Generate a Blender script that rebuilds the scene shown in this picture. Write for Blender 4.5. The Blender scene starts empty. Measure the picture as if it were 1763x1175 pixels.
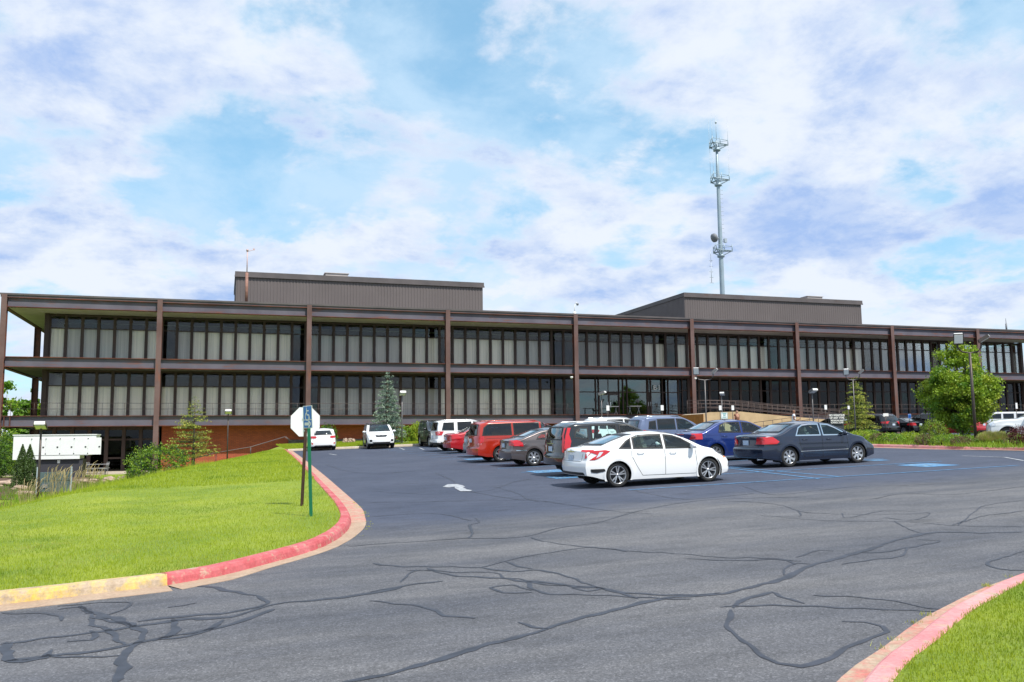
import bpy, bmesh, math, random
import numpy as np
from mathutils import Vector, Matrix
from mathutils.bvhtree import BVHTree
from mathutils.geometry import delaunay_2d_cdt
random.seed(11); rng = np.random.default_rng(11)
R = math.radians
scn = bpy.context.scene
C = scn.collection

# ------------------------------------------------------------------ camera
IW, IH, FPX, EYE = 1763.0, 1175.0, 1502.6, 1.97
yaw, pit, rol = R(18.22), R(6.43), R(-.657)
fw = np.array([math.sin(yaw)*math.cos(pit), math.cos(yaw)*math.cos(pit), math.sin(pit)])
_rt = np.array([math.cos(yaw), -math.sin(yaw), 0.0]); _up = np.cross(_rt, fw)
cr = _rt*math.cos(rol)+_up*math.sin(rol); cu = -_rt*math.sin(rol)+_up*math.cos(rol)
E0 = np.array([0, 0, EYE])
cam_d = bpy.data.cameras.new('camera'); cam = bpy.data.objects.new('camera', cam_d); C.objects.link(cam)
cam_d.sensor_width = 36; cam_d.lens = FPX/IW*36; cam_d.clip_end = 3000; cam_d.clip_start = .1
cam.matrix_world = Matrix(((cr[0], cu[0], -fw[0], 0), (cr[1], cu[1], -fw[1], 0), (cr[2], cu[2], -fw[2], EYE), (0, 0, 0, 1)))
scn.camera = cam

# ------------------------------------------------------------------ light
SUN_EL, SUN_AZ = R(57), R(158)         # azimuth clockwise from +Y; the sun stands behind the camera, to its right
wd = bpy.data.worlds.new('World'); scn.world = wd; wd.use_nodes = True
scn.view_settings.view_transform = 'Standard'; scn.view_settings.look = 'None'
scn.view_settings.exposure = 0.62; scn.view_settings.gamma = 1; scn.view_settings.use_curve_mapping = False
sun_d = bpy.data.lights.new('sun', 'SUN'); sun_d.energy = 3.6; sun_d.angle = R(.6); sun_d.color = (1, .95, .86)
sun = bpy.data.objects.new('sun', sun_d); C.objects.link(sun)
sdir = Vector((math.sin(SUN_AZ)*math.cos(SUN_EL), math.cos(SUN_AZ)*math.cos(SUN_EL), math.sin(SUN_EL)))
sun.rotation_euler = sdir.to_track_quat('Z', 'Y').to_euler(); sun.location = (0, 0, 60)

def build_sky():
    nt = wd.node_tree; nt.nodes.clear(); N = nt.nodes.new; L = nt.links.new
    out = N('ShaderNodeOutputWorld'); bg = N('ShaderNodeBackground'); bg.inputs['Strength'].default_value = .1
    sky = N('ShaderNodeTexSky'); sky.sky_type = 'NISHITA'; sky.sun_disc = False
    sky.sun_elevation = SUN_EL; sky.sun_rotation = SUN_AZ; sky.air_density = 1.0; sky.dust_density = .6; sky.ozone_density = 1.0
    tc = N('ShaderNodeTexCoord'); sp = N('ShaderNodeSeparateXYZ'); L(tc.outputs['Generated'], sp.inputs[0])
    def math_(op, a, b=None, c=None):
        n = N('ShaderNodeMath'); n.operation = op
        for i, v in enumerate((a, b, c)):
            if v is None: continue
            if isinstance(v, (int, float)): n.inputs[i].default_value = v
            else: L(v, n.inputs[i])
        return n.outputs[0]
    zz = math_('ADD', math_('MAXIMUM', sp.outputs[2], 0.0), .30)
    cx = math_('DIVIDE', sp.outputs[0], zz); cy = math_('DIVIDE', sp.outputs[1], zz)
    cb = N('ShaderNodeCombineXYZ'); L(cx, cb.inputs[0]); L(cy, cb.inputs[1])
    def noise(scale, det, rough, off, dist=0., lac=2.1):
        mp = N('ShaderNodeMapping'); mp.inputs['Location'].default_value = off; L(cb.outputs[0], mp.inputs[0])
        n = N('ShaderNodeTexNoise'); n.inputs['Scale'].default_value = scale; n.inputs['Detail'].default_value = det
        n.inputs['Roughness'].default_value = rough; n.inputs['Distortion'].default_value = dist; n.inputs['Lacunarity'].default_value = lac
        L(mp.outputs[0], n.inputs['Vector']); return n.outputs[0]
    def ramp(v, a, b):
        n = N('ShaderNodeMapRange'); n.interpolation_type = 'SMOOTHSTEP'
        n.inputs[1].default_value = a; n.inputs[2].default_value = b; L(v, n.inputs[0]); return n.outputs[0]
    def cmix(f, a, b_):
        n = N('ShaderNodeMixRGB')
        for i, v in enumerate((f, a, b_)):
            if isinstance(v, tuple): n.inputs[i].default_value = (*v, 1)
            elif isinstance(v, (int, float)): n.inputs[i].default_value = v
            else: L(v, n.inputs[i])
        return n.outputs[0]
    az = math_('ARCTAN2', sp.outputs[0], sp.outputs[1]); el = math_('ARCSINE', sp.outputs[2])
    wob = noise(2.3, 5, .6, (2, 9, 0), .0); wob2 = noise(2.3, 5, .6, (7, 3, 4), .0)
    azw = math_('ADD', az, math_('MULTIPLY', math_('SUBTRACT', wob, .5), .42)); elw = math_('ADD', el, math_('MULTIPLY', math_('SUBTRACT', wob2, .5), .20))
    def blobs(lst):                                # soft banks of cloud at given bearings and heights in the sky
        tot = None
        for px, py, sx_, sy_, w in lst:
            d = ray(px, py); d = d/np.linalg.norm(d); a0, e0 = math.atan2(d[0], d[1]), math.asin(d[2])
            u = math_('DIVIDE', math_('SUBTRACT', azw, a0), sx_/FPX); v = math_('DIVIDE', math_('SUBTRACT', elw, e0), sy_/FPX)
            g = math_('MULTIPLY', math_('EXPONENT', math_('MULTIPLY', math_('ADD', math_('MULTIPLY', u, u), math_('MULTIPLY', v, v)), -1.)), w*.62)
            tot = g if tot is None else math_('ADD', tot, g)
        return tot
    big = noise(1.9, 2, .5, (3.1, 7.7, 0), .1); med = noise(3.4, 10, .58, (11.3, 2.9, 0), .12)
    dens = math_('ADD', math_('ADD', math_('MULTIPLY', big, .55), math_('MULTIPLY', med, .95)), -.205)
    dens = math_('ADD', dens, blobs([(575, 45, 80, 70, -.16), (350, 340, 150, 70, -.17), (640, 340, 130, 55, -.15), (560, 250, 170, 40, -.10), (930, 50, 150, 70, -.10), (1120, 230, 160, 90, -.07), (700, 440, 120, 30, -.06), (1720, 30, 100, 40, -.10), (1150, 100, 160, 60, -.06),
        (150, 230, 150, 60, .12), (600, 390, 90, 40, .10), (720, 215, 110, 50, .10), (980, 390, 140, 60, .10), (1650, 220, 200, 60, .10), (60, 400, 160, 60, .12), (1000, 500, 200, 40, .12), (230, 70, 170, 60, .10), (400, 110, 200, 100, .14), (1520, 400, 400, 80, .22), (1740, 330, 160, 110, .15), (680, 90, 90, 50, .10), (1400, 160, 250, 60, .06)]))
    haze_ = ramp(noise(2.6, 8, .6, (1, 5, 0), .2), .34, .62)          # thin high veil
    puff = ramp(dens, .455, .60)                                      # the heaped clouds
    lowband = ramp(sp.outputs[2], .30, .08)
    puff = math_('MAXIMUM', puff, math_('MULTIPLY', lowband, ramp(med, .36, .50)))
    shade = math_('ADD', math_('MULTIPLY', noise(2.1, 4, .5, (5.2, 1.4, 0), .1), .60), math_('MULTIPLY', noise(4.6, 9, .62, (8, 8, 0), .15), .80)); shade = math_('SUBTRACT', shade, .19)
    shade = math_('ADD', shade, blobs([(395, 110, 150, 80, .17), (1480, 415, 380, 50, .12), (1740, 350, 200, 70, .09), (1300, 330, 300, 120, .04), (1260, 430, 170, 35, .12), (1560, 110, 240, 80, .06), (70, 190, 130, 50, .04), (1130, 270, 150, 60, .04), (90, 330, 160, 40, .06), (1740, 150, 60, 60, .06), (240, 440, 160, 30, .03),
        (600, 400, 120, 50, -.12), (150, 240, 100, 40, -.10), (980, 400, 140, 60, -.12), (1650, 220, 200, 50, -.10), (720, 215, 110, 50, -.10), (1000, 510, 260, 40, -.12), (250, 480, 300, 40, -.05)]))
    sh = ramp(shade, .385, .665)
    sh = math_('MULTIPLY', sh, math_('ADD', .62, math_('MULTIPLY', ramp(noise(7.5, 9, .62, (4, 2, 6), .2), .35, .62), .38)))
    edge = ramp(dens, .50, .66)
    sh = math_('MULTIPLY', sh, math_('ADD', math_('MULTIPLY', edge, .75), .25))
    ccol = cmix(sh, (5.55, 5.98, 6.65), (2.5, 3.6, 5.9))
    tint = N('ShaderNodeMixRGB'); tint.blend_type = 'MULTIPLY'; tint.inputs[0].default_value = 1
    L(sky.outputs[0], tint.inputs[1]); tint.inputs[2].default_value = (1.0, 1.25, 1.2, 1)
    veil = N('ShaderNodeMixRGB'); veil.inputs[0].default_value = .5; L(tint.outputs[0], veil.inputs[1]); veil.inputs[2].default_value = (2.5, 4.7, 6.7, 1)
    base_ = cmix(math_('MULTIPLY', haze_, .8), veil.outputs[0], (4.0, 5.35, 6.65)); L(cmix(puff, base_, ccol), bg.inputs['Color']); L(bg.outputs[0], out.inputs['Surface'])
# ------------------------------------------------------------------ finding places
SX, SY = .028, .0204
def clip(v, a, b): return max(a, min(b, v))
def sstep(t): t = clip(t, 0, 1); return t*t*(3-2*t)
def plane(X, Y):
    xx = X if X < 22 else 22+6*(1-math.exp(-(X-22)/6.0))
    return SX*max(xx, -30)+SY*clip(Y, -25, 85)
def ray(x, y): return fw+cr*((x-IW/2)/FPX)-cu*((y-IH/2)/FPX)
build_sky()
def G(x, y, o=0.0):                     # the place on the paved plane seen at a pixel
    d = ray(x, y); f = lambda t: (E0+d*t)[2]-plane(*(E0+d*t)[:2])-o
    t = 2.0
    while f(t) > 0 and t < 300: lo = t; t *= 1.06
    hi = t; lo = t/1.06
    for _ in range(30):
        m = (lo+hi)/2
        if f(m) > 0: lo = m
        else: hi = m
    return E0+d*lo
def PY(x, y, Y): d = ray(x, y); return E0+d*(Y/d[1])
def PD(x, y, D): return E0+ray(x, y)*D
def XY(x, D): p = PD(x, 755, D); return p[0], p[1]

# ------------------------------------------------------------------ objects
def tag(o, label=None, cat=None, group=None, kind=None):
    if label: o['label'] = label
    if cat: o['category'] = cat
    if group: o['group'] = group
    if kind: o['kind'] = kind
    return o
def thing(name, label, cat, loc=(0, 0, 0), rotz=0.0, group=None):
    o = bpy.data.objects.new(name, None); C.objects.link(o); o.empty_display_size = .2
    o.location = loc; o.rotation_euler = (0, 0, rotz); return tag(o, label, cat, group)
def link_mesh(name, me, parent=None):
    o = bpy.data.objects.new(name, me); C.objects.link(o)
    if parent is not None: o.parent = parent
    return o
def copy_tree(o, parent=None):
    c = o.copy(); C.objects.link(c)
    if parent is not None: c.parent = parent
    for ch in list(o.children): copy_tree(ch, c)
    return c

class MB:
    def __init__(s): s.v = []; s.f = []; s.m = []; s.sm = []
    def add(s, vs, fs, mi=0, smooth=False):
        b = len(s.v); s.v += [tuple(map(float, v)) for v in vs]
        for f in fs: s.f.append(tuple(b+i for i in f)); s.m.append(mi); s.sm.append(smooth)
        return s
    def box(s, c, d, mi=0, M=None, taper=1.0):
        x, y, z = [k/2 for k in d]; vs = []
        for dz in (-1, 1):
            t = taper if dz > 0 else 1.0
            for dx, dy in ((-1, -1), (1, -1), (1, 1), (-1, 1)): vs.append(Vector((dx*x*t, dy*y*t, dz*z)))
        if M is not None: vs = [M @ v for v in vs]
        vs = [(v[0]+c[0], v[1]+c[1], v[2]+c[2]) for v in vs]
        return s.add(vs, [(3, 2, 1, 0), (4, 5, 6, 7), (0, 1, 5, 4), (1, 2, 6, 5), (2, 3, 7, 6), (3, 0, 4, 7)], mi)
    def bx(s, x0, x1, y0, y1, z0, z1, mi=0): return s.box(((x0+x1)/2, (y0+y1)/2, (z0+z1)/2), (abs(x1-x0), abs(y1-y0), abs(z1-z0)), mi)
    def tube(s, pts, r, n=8, mi=0, cap=True, smooth=True):
        P = [Vector(p) for p in pts]; rs = r if isinstance(r, (list, tuple)) else [r]*len(P); vs = []
        for i, p in enumerate(P):
            t = (P[min(i+1, len(P)-1)]-P[max(i-1, 0)]).normalized()
            a = Vector((0, 0, 1)) if abs(t.z) < .9 else Vector((1, 0, 0))
            u = t.cross(a).normalized(); w = t.cross(u)
            for k in range(n):
                q = 2*math.pi*k/n; vs.append(p+(u*math.cos(q)+w*math.sin(q))*rs[i])
        fs = [(i*n+k, i*n+(k+1) % n, (i+1)*n+(k+1) % n, (i+1)*n+k) for i in range(len(P)-1) for k in range(n)]
        b = len(s.v); s.add(vs, fs, mi, smooth)
        if cap:
            s.f.append(tuple(b+k for k in range(n))[::-1]); s.m.append(mi); s.sm.append(False)
            s.f.append(tuple(b+(len(P)-1)*n+k for k in range(n))); s.m.append(mi); s.sm.append(False)
        return s
    def lathe(s, prof, n=24, mi=0, M=None, smooth=True):      # prof (r, h) round the z axis
        vs = []
        for r_, h in prof:
            for k in range(n): q = 2*math.pi*k/n; vs.append(Vector((r_*math.cos(q), r_*math.sin(q), h)))
        if M is not None: vs = [M @ v for v in vs]
        return s.add(vs, [(i*n+k, i*n+(k+1) % n, (i+1)*n+(k+1) % n, (i+1)*n+k) for i in range(len(prof)-1) for k in range(n)], mi, smooth)
    def prism(s, poly, t0, t1, axis='z', mi=0):               # a polygon given thickness along an axis
        def mk(a, b, t): return {'z': (a, b, t), 'y': (a, t, b), 'x': (t, a, b)}[axis]
        n = len(poly); vs = [mk(a, b, t0) for a, b in poly]+[mk(a, b, t1) for a, b in poly]
        return s.add(vs, [tuple(range(n))[::-1], tuple(range(n, 2*n))]+[(i, (i+1) % n, n+(i+1) % n, n+i) for i in range(n)], mi)
    def build(s, name, mats, parent=None, fixn=True):
        me = bpy.data.meshes.new(name); me.from_pydata(s.v, [], s.f)
        for m in (mats if isinstance(mats, (list, tuple)) else [mats]): me.materials.append(m)
        me.polygons.foreach_set('material_index', s.m); me.polygons.foreach_set('use_smooth', s.sm)
        if fixn and len(s.f) < 60000:
            bm = bmesh.new(); bm.from_mesh(me); bmesh.ops.recalc_face_normals(bm, faces=bm.faces); bm.to_mesh(me); bm.free()
        me.update(); return link_mesh(name, me, parent)

def np_mesh(name, verts, faces, mats, parent=None, mi=None, smooth=False):     # fast path for many faces of one size
    verts = np.asarray(verts, np.float32).reshape(-1, 3); faces = np.asarray(faces, np.int32); k = faces.shape[1]; n = len(faces)
    me = bpy.data.meshes.new(name); me.vertices.add(len(verts)); me.vertices.foreach_set('co', verts.ravel())
    me.loops.add(n*k); me.loops.foreach_set('vertex_index', faces.ravel())
    me.polygons.add(n); me.polygons.foreach_set('loop_start', np.arange(n, dtype=np.int32)*k)
    me.polygons.foreach_set('loop_total', np.full(n, k, np.int32))
    for m in (mats if isinstance(mats, (list, tuple)) else [mats]): me.materials.append(m)
    if mi is not None: me.polygons.foreach_set('material_index', np.asarray(mi, np.int32))
    if smooth: me.polygons.foreach_set('use_smooth', np.ones(n, bool))
    me.update(calc_edges=True); me.validate(); return link_mesh(name, me, parent)

# ------------------------------------------------------------------ materials
MATS = {}
def mat(name, col, rough=.6, metal=0., var=0., vscale=3., bump=0., bscale=30., col2=None, spec=None, coat=0., trans=0., emit=None, stretch=None, c3=None):
    if name in MATS: return MATS[name]
    m = bpy.data.materials.new(name); m.use_nodes = True; nt = m.node_tree; N = nt.nodes.new; L = nt.links.new
    b = nt.nodes['Principled BSDF']; b.inputs['Roughness'].default_value = rough; b.inputs['Metallic'].default_value = metal
    b.inputs['Base Color'].default_value = (*col, 1)
    if spec is not None: b.inputs['Specular IOR Level'].default_value = spec
    if coat: b.inputs['Coat Weight'].default_value = coat; b.inputs['Coat Roughness'].default_value = .03
    tc = N('ShaderNodeTexCoord'); vec = tc.outputs['Object']
    if stretch:
        mp = N('ShaderNodeMapping'); mp.inputs['Scale'].default_value = stretch; L(vec, mp.inputs[0]); vec = mp.outputs[0]
    if var or col2:
        n = N('ShaderNodeTexNoise'); n.inputs['Scale'].default_value = vscale; n.inputs['Detail'].default_value = 7; n.inputs['Roughness'].default_value = .62; L(vec, n.inputs['Vector'])
        cr_ = N('ShaderNodeValToRGB'); L(n.outputs[0], cr_.inputs[0])
        c2 = col2 if col2 else tuple(clip(c*(1-var), 0, 1) for c in col); ca = tuple(clip(c*(1+var), 0, 1) for c in col) if not col2 else col
        cr_.color_ramp.elements[0].position = .36; cr_.color_ramp.elements[1].position = .66
        cr_.color_ramp.elements[0].color = (*c2, 1); cr_.color_ramp.elements[1].color = (*ca, 1)
        if c3:
            e = cr_.color_ramp.elements.new(.5); e.color = (*c3, 1)
        L(cr_.outputs[0], b.inputs['Base Color'])
    if bump:
        n2 = N('ShaderNodeTexNoise'); n2.inputs['Scale'].default_value = bscale; n2.inputs['Detail'].default_value = 5; L(vec, n2.inputs['Vector'])
        bp = N('ShaderNodeBump'); bp.inputs['Strength'].default_value = bump; bp.inputs['Distance'].default_value = .02; L(n2.outputs[0], bp.inputs['Height']); L(bp.outputs[0], b.inputs['Normal'])
    if trans:                                             # light passing through thin leaves
        t = N('ShaderNodeBsdfTranslucent'); mx = N('ShaderNodeMixShader'); mx.inputs[0].default_value = trans
        if var or col2: L(cr_.outputs[0], t.inputs[0])
        else: t.inputs[0].default_value = (*col, 1)
        out = nt.nodes['Material Output']; L(b.outputs[0], mx.inputs[1]); L(t.outputs[0], mx.inputs[2]); L(mx.outputs[0], out.inputs['Surface'])
    if emit: b.inputs['Emission Color'].default_value = (*emit[0], 1); b.inputs['Emission Strength'].default_value = emit[1]
    MATS[name] = m; return m
def glass(name, tint, rough=.015, ior=1.5, boost=1.0):
    if name in MATS: return MATS[name]
    m = bpy.data.materials.new(name); m.use_nodes = True; nt = m.node_tree; nt.nodes.clear(); N = nt.nodes.new; L = nt.links.new
    out = N('ShaderNodeOutputMaterial'); t = N('ShaderNodeBsdfTransparent'); t.inputs[0].default_value = (*tint, 1)
    g = N('ShaderNodeBsdfGlossy'); g.inputs['Roughness'].default_value = rough; g.inputs[0].default_value = (.95, 1, 1, 1)
    fr = N('ShaderNodeFresnel'); fr.inputs[0].default_value = ior
    mu = N('ShaderNodeMath'); mu.operation = 'MULTIPLY'; mu.use_clamp = True; mu.inputs[1].default_value = boost; L(fr.outputs[0], mu.inputs[0])
    mx = N('ShaderNodeMixShader'); L(mu.outputs[0], mx.inputs[0]); L(t.outputs[0], mx.inputs[1]); L(g.outputs[0], mx.inputs[2]); L(mx.outputs[0], out.inputs[0])
    MATS[name] = m; return m

def catmull(pts, step):
    P = [np.array(p, float) for p in pts]; P = [2*P[0]-P[1]]+P+[2*P[-1]-P[-2]]; out = []
    for i in range(1, len(P)-2):
        n = max(1, int(np.linalg.norm(P[i+1]-P[i])/step))
        for k in range(n):
            t = k/n; out.append(.5*((2*P[i])+(-P[i-1]+P[i+1])*t+(2*P[i-1]-5*P[i]+4*P[i+1]-P[i+2])*t*t+(-P[i-1]+3*P[i]-3*P[i+1]+P[i+2])*t**3))
    out.append(P[-2]); return out
def inpoly(x, y, poly):
    c = False; n = len(poly); j = n-1
    for i in range(n):
        xi, yi = poly[i][0], poly[i][1]; xj, yj = poly[j][0], poly[j][1]
        if (yi > y) != (yj > y) and x < (xj-xi)*(y-yi)/(yj-yi)+xi: c = not c
        j = i
    return c
def inpoly_np(x, y, poly):
    c = np.zeros(len(x), bool); n = len(poly); j = n-1
    for i in range(n):
        xi, yi = poly[i][0], poly[i][1]; xj, yj = poly[j][0], poly[j][1]
        if yi != yj: c ^= ((yi > y) != (yj > y)) & (x < (xj-xi)*(y-yi)/(yj-yi)+xi)
        j = i
    return c
def tri_poly(poly, step):                                   # triangulate a 2-D outline with points inside it
    P = [Vector((p[0], p[1])) for p in poly]; n = len(P)
    xs = [p.x for p in P]; ys = [p.y for p in P]; pts = list(P)
    nx = int((max(xs)-min(xs))/step); ny = int((max(ys)-min(ys))/step)
    for i in range(1, nx+1):
        for j in range(1, ny+1):
            x = min(xs)+i*step*(1+1e-4)-(step*.37 if j % 2 else 0); y = min(ys)+j*step-step*.3
            if inpoly(x, y, poly): pts.append(Vector((x, y)))
    r = delaunay_2d_cdt(pts, [(i, (i+1) % n) for i in range(n)], [], 1, 1e-5)
    vs, fs = r[0], r[2]; out = []
    for f in fs:
        c = sum((vs[i] for i in f), Vector((0, 0)))/len(f)
        if inpoly(c.x, c.y, poly): out.append(tuple(f))
    return vs, out
def sheet(name, poly, step, zf, m, parent=None, smooth=True):
    vs, fs = tri_poly(poly, step); fs = [f if (vs[f[1]]-vs[f[0]]).cross(vs[f[2]]-vs[f[0]]) > 0 else f[::-1] for f in fs]
    me = bpy.data.meshes.new(name); me.from_pydata([(v.x, v.y, zf(v.x, v.y)) for v in vs], [], fs)
    me.materials.append(m)
    if smooth: me.polygons.foreach_set('use_smooth', [True]*len(fs))
    me.update(); return link_mesh(name, me, parent)
def dist_line(x, y, line):                                   # distance to a polyline, + on its left
    best = 1e9; sg = 1
    for i in range(len(line)-1):
        ax, ay = line[i][0], line[i][1]; bx_, by_ = line[i+1][0], line[i+1][1]; dx, dy = bx_-ax, by_-ay
        t = clip(((x-ax)*dx+(y-ay)*dy)/(dx*dx+dy*dy), 0, 1); qx, qy = ax+t*dx-x, ay+t*dy-y; d = math.hypot(qx, qy)
        if d < best-1e-9: best = d; sg = 1 if dx*(y-ay)-dy*(x-ax) > 0 else -1
    return best*sg
def offset_line(line, d):                                    # + to the left
    out = []
    for i, p in enumerate(line):
        a = line[max(i-1, 0)]; b = line[min(i+1, len(line)-1)]; t = np.array([b[0]-a[0], b[1]-a[1]]); t = t/(np.linalg.norm(t)+1e-9)
        out.append(np.array([p[0]-t[1]*d, p[1]+t[0]*d]))
    return out
# ------------------------------------------------------------------ the lie of the land
def g2(x, y, o=0.): p = G(x, y, o); return np.array([p[0], p[1]])
KL = [g2(*p) for p in [(0, 1043.5), (150, 1026), (288, 1010), (374, 995), (449, 976), (524, 955), (560, 942), (580, 931), (596, 918), (604, 905), (603, 892), (590, 872), (565, 845), (541, 820), (515, 795), (494, 777)]]
KL = [np.array([-14., 10.2]), np.array([-8., 10.7])]+KL
KLs = catmull(KL, .35)                                      # foot of the left kerb, from the road to the far corner of the lot
REAR_Y = 60.6
corner = KLs[-1].copy(); corner = np.array([corner[0]+.12, REAR_Y])
KR = [np.array([2.2, 3.2]), np.array([3.2, 4.3])]+[g2(*p) for p in [(1501, 1175), (1566, 1124), (1620, 1079.5), (1667, 1051), (1763, 1005)]]+[np.array([10.5, 8.1]), np.array([15, 9.6]), np.array([22, 11.3])]
KRs = catmull(KR, .3)
crest = [np.array([-40, 9.]), np.array([-16., 12.8])]+[g2(*p, .13) for p in [(0, 884), (120, 857), (240, 828), (330, 808), (400, 793), (455, 781.5)]]+[np.array([3.7, 62.]), np.array([4.6, 68]), np.array([5.6, 76.])]
def lowland(X, Y): return -.98+.70*sstep((Y-36)/32.)
def TZ(X, Y):                                               # height of everything unpaved
    z = plane(X, Y)+.13
    if X < 12:
        d = dist_line(X, Y, crest)
        if d > 0:
            w = 6.5
            t = sstep(d/w*.5+.0)*2 if d < w else 1.0
            t = clip(d/w, 0, 1); t = t*t*(3-2*t)
            z = z*(1-t)+min(z, lowland(X, Y))*t
    if X > 95: z -= 0
    return z

def ground_mats():
    def base(name):
        m = bpy.data.materials.new(name); m.use_nodes = True; MATS[name] = m; nt = m.node_tree
        return m, nt, nt.nodes['Principled BSDF'], nt.nodes.new, nt.links.new
    # asphalt: older grey-brown road with open stone, newer blue-black sealed lot, wear and stains
    m, nt, b, N, L = base('asphalt'); geo = N('ShaderNodeNewGeometry'); P = geo.outputs['Position']
    def noise(s, d, r_=.6, stretch=None, rot=0):
        v = P
        if stretch:
            mp = N('ShaderNodeMapping'); mp.inputs['Scale'].default_value = stretch; mp.inputs['Rotation'].default_value = (0, 0, rot); L(P, mp.inputs[0]); v = mp.outputs[0]
        n = N('ShaderNodeTexNoise'); n.inputs['Scale'].default_value = s; n.inputs['Detail'].default_value = d; n.inputs['Roughness'].default_value = r_; L(v, n.inputs['Vector']); return n.outputs[0]
    def ramp(v, *st):
        n = N('ShaderNodeValToRGB'); L(v, n.inputs[0]); e = n.color_ramp.elements
        while len(e) < len(st): e.new(.5)
        for i, (p, c) in enumerate(st): e[i].position = p; e[i].color = (c, c, c, 1) if isinstance(c, (int, float)) else (*c, 1)
        return n.outputs[0]
    def mixc(f, a, b2, mode='MIX'):
        n = N('ShaderNodeMixRGB'); n.blend_type = mode
        for i, v in enumerate((f, a, b2)):
            if isinstance(v, (int, float)): n.inputs[i].default_value = v if i == 0 else (v, v, v, 1)
            elif isinstance(v, tuple): n.inputs[i].default_value = (*v, 1)
            else: L(v, n.inputs[i])
        return n.outputs[0]
    def mth(op, a, b2):
        n = N('ShaderNodeMath'); n.operation = op
        for i, v in enumerate((a, b2)):
            if isinstance(v, (int, float)): n.inputs[i].default_value = v
            else: L(v, n.inputs[i])
        return n.outputs[0]
    vo = N('ShaderNodeTexVoronoi'); vo.inputs['Scale'].default_value = 75; L(P, vo.inputs['Vector'])
    stone = N('ShaderNodeSeparateColor'); L(vo.outputs['Color'], stone.inputs[0])
    old = mixc(ramp(noise(.5, 6, .6, (.35, 1.6, 1), .25), (.35, 0.), (.68, 1.)), (.072, .076, .092), (.136, .134, .140))
    speck = ramp(stone.outputs[0], (.0, .62), (.55, .95), (.9, 1.15), (1., 1.7))
    old = mixc(1., old, speck, 'MULTIPLY')
    new = mixc(ramp(noise(.33, 6, .65), (.3, 0.), (.7, 1.)), (.038, .048, .080), (.062, .073, .110))
    new = mixc(.55, new, mixc(1., new, speck, 'MULTIPLY'))
    # the seam between the sealed lot and the road runs through (2.4,16) and (16,18)
    sx = N('ShaderNodeSeparateXYZ'); L(P, sx.inputs[0])
    line = mth('SUBTRACT', sx.outputs[1], mth('ADD', mth('MULTIPLY', sx.outputs[0], .16), 15.2))
    line = mth('ADD', line, mth('MULTIPLY', mth('SUBTRACT', noise(.6, 5), .5), 3.2))
    mr = N('ShaderNodeMapRange'); mr.interpolation_type = 'SMOOTHSTEP'; mr.inputs[1].default_value = -1.2; mr.inputs[2].default_value = 1.4; L(line, mr.inputs[0])
    col = mixc(mr.outputs[0], old, new)
    blot = ramp(noise(2.3, 7, .7, (.5, 1.5, 1), .2), (.30, .74), (.5, 1.), (.75, 1.18)); col = mixc(1., col, blot, 'MULTIPLY')
    fine = ramp(noise(26, 6, .75), (.3, .8), (.7, 1.2)); col = mixc(1., col, fine, 'MULTIPLY')
    oil = ramp(noise(.9, 4, .5), (.66, 1.), (.74, .72)); col = mixc(1., col, oil, 'MULTIPLY')
    L(col, b.inputs['Base Color']); b.inputs['Roughness'].default_value = .82
    bp = N('ShaderNodeBump'); bp.inputs['Strength'].default_value = .55; bp.inputs['Distance'].default_value = .006; L(stone.outputs[0], bp.inputs['Height']); L(bp.outputs[0], b.inputs['Normal'])
    # lawn
    m, nt, b, N, L = base('lawn'); geo = N('ShaderNodeNewGeometry'); P = geo.outputs['Position']
    c1 = mixc(ramp(noise(.55, 5, .6), (.34, 0.), (.66, 1.)), (.14, .235, .008), (.29, .36, .018))
    c2 = mixc(ramp(noise(3.2, 6, .7), (.35, 0.), (.7, 1.)), c1, mixc(.5, c1, (.27, .31, .06)))
    c3 = mixc(1., c2, ramp(noise(40, 4, .7), (.3, .6), (.7, 1.3)), 'MULTIPLY'); L(c3, b.inputs['Base Color']); b.inputs['Roughness'].default_value = .9
    bp = N('ShaderNodeBump'); bp.inputs['Strength'].default_value = .8; bp.inputs['Distance'].default_value = .03; L(noise(60, 4, .7), bp.inputs['Height']); L(bp.outputs[0], b.inputs['Normal'])
    # earth and mulch
    mat('mulch', (.10, .06, .04), .95, var=.5, vscale=9, bump=.8, bscale=40)
    # kerb paint, worn through to the concrete
    def kerb(name, paint, pale, lo, hi):
        nonlocal m, nt, b, N, L, P
        m, nt, b, N, L = base(name); geo = N('ShaderNodeNewGeometry'); P = geo.outputs['Position']
        pc = mixc(ramp(noise(1.6, 5, .7), (.35, 0.), (.7, 1.)), paint, pale)
        cc = mixc(ramp(noise(7, 6, .7), (.3, 0.), (.7, 1.)), (.33, .24, .16), (.5, .40, .30))
        c = mixc(ramp(noise(5., 8, .75), (lo, 0.), (hi, 1.)), cc, pc)
        c = mixc(1., c, ramp(noise(22, 6, .8), (.3, .72), (.65, 1.12)), 'MULTIPLY')
        L(c, b.inputs['Base Color']); b.inputs['Roughness'].default_value = .8
        bp = N('ShaderNodeBump'); bp.inputs['Strength'].default_value = .4; bp.inputs['Distance'].default_value = .01; L(noise(30, 6, .7), bp.inputs['Height']); L(bp.outputs[0], b.inputs['Normal'])
    kerb('kerb_red', (.42, .05, .06), (.55, .17, .18), .36, .46)
    kerb('kerb_pink', (.56, .20, .21), (.66, .34, .33), .36, .46)
    kerb('kerb_yellow', (.62, .40, .06), (.66, .50, .20), .42, .60)
    kerb('gutter_red', (.52, .15, .13), (.48, .26, .20), .42, .62)
    kerb('gutter', (.34, .23, .16), (.44, .33, .24), .3, .5)
    kerb('concrete', (.42, .37, .30), (.56, .51, .43), .3, .6)
ground_mats()

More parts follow.
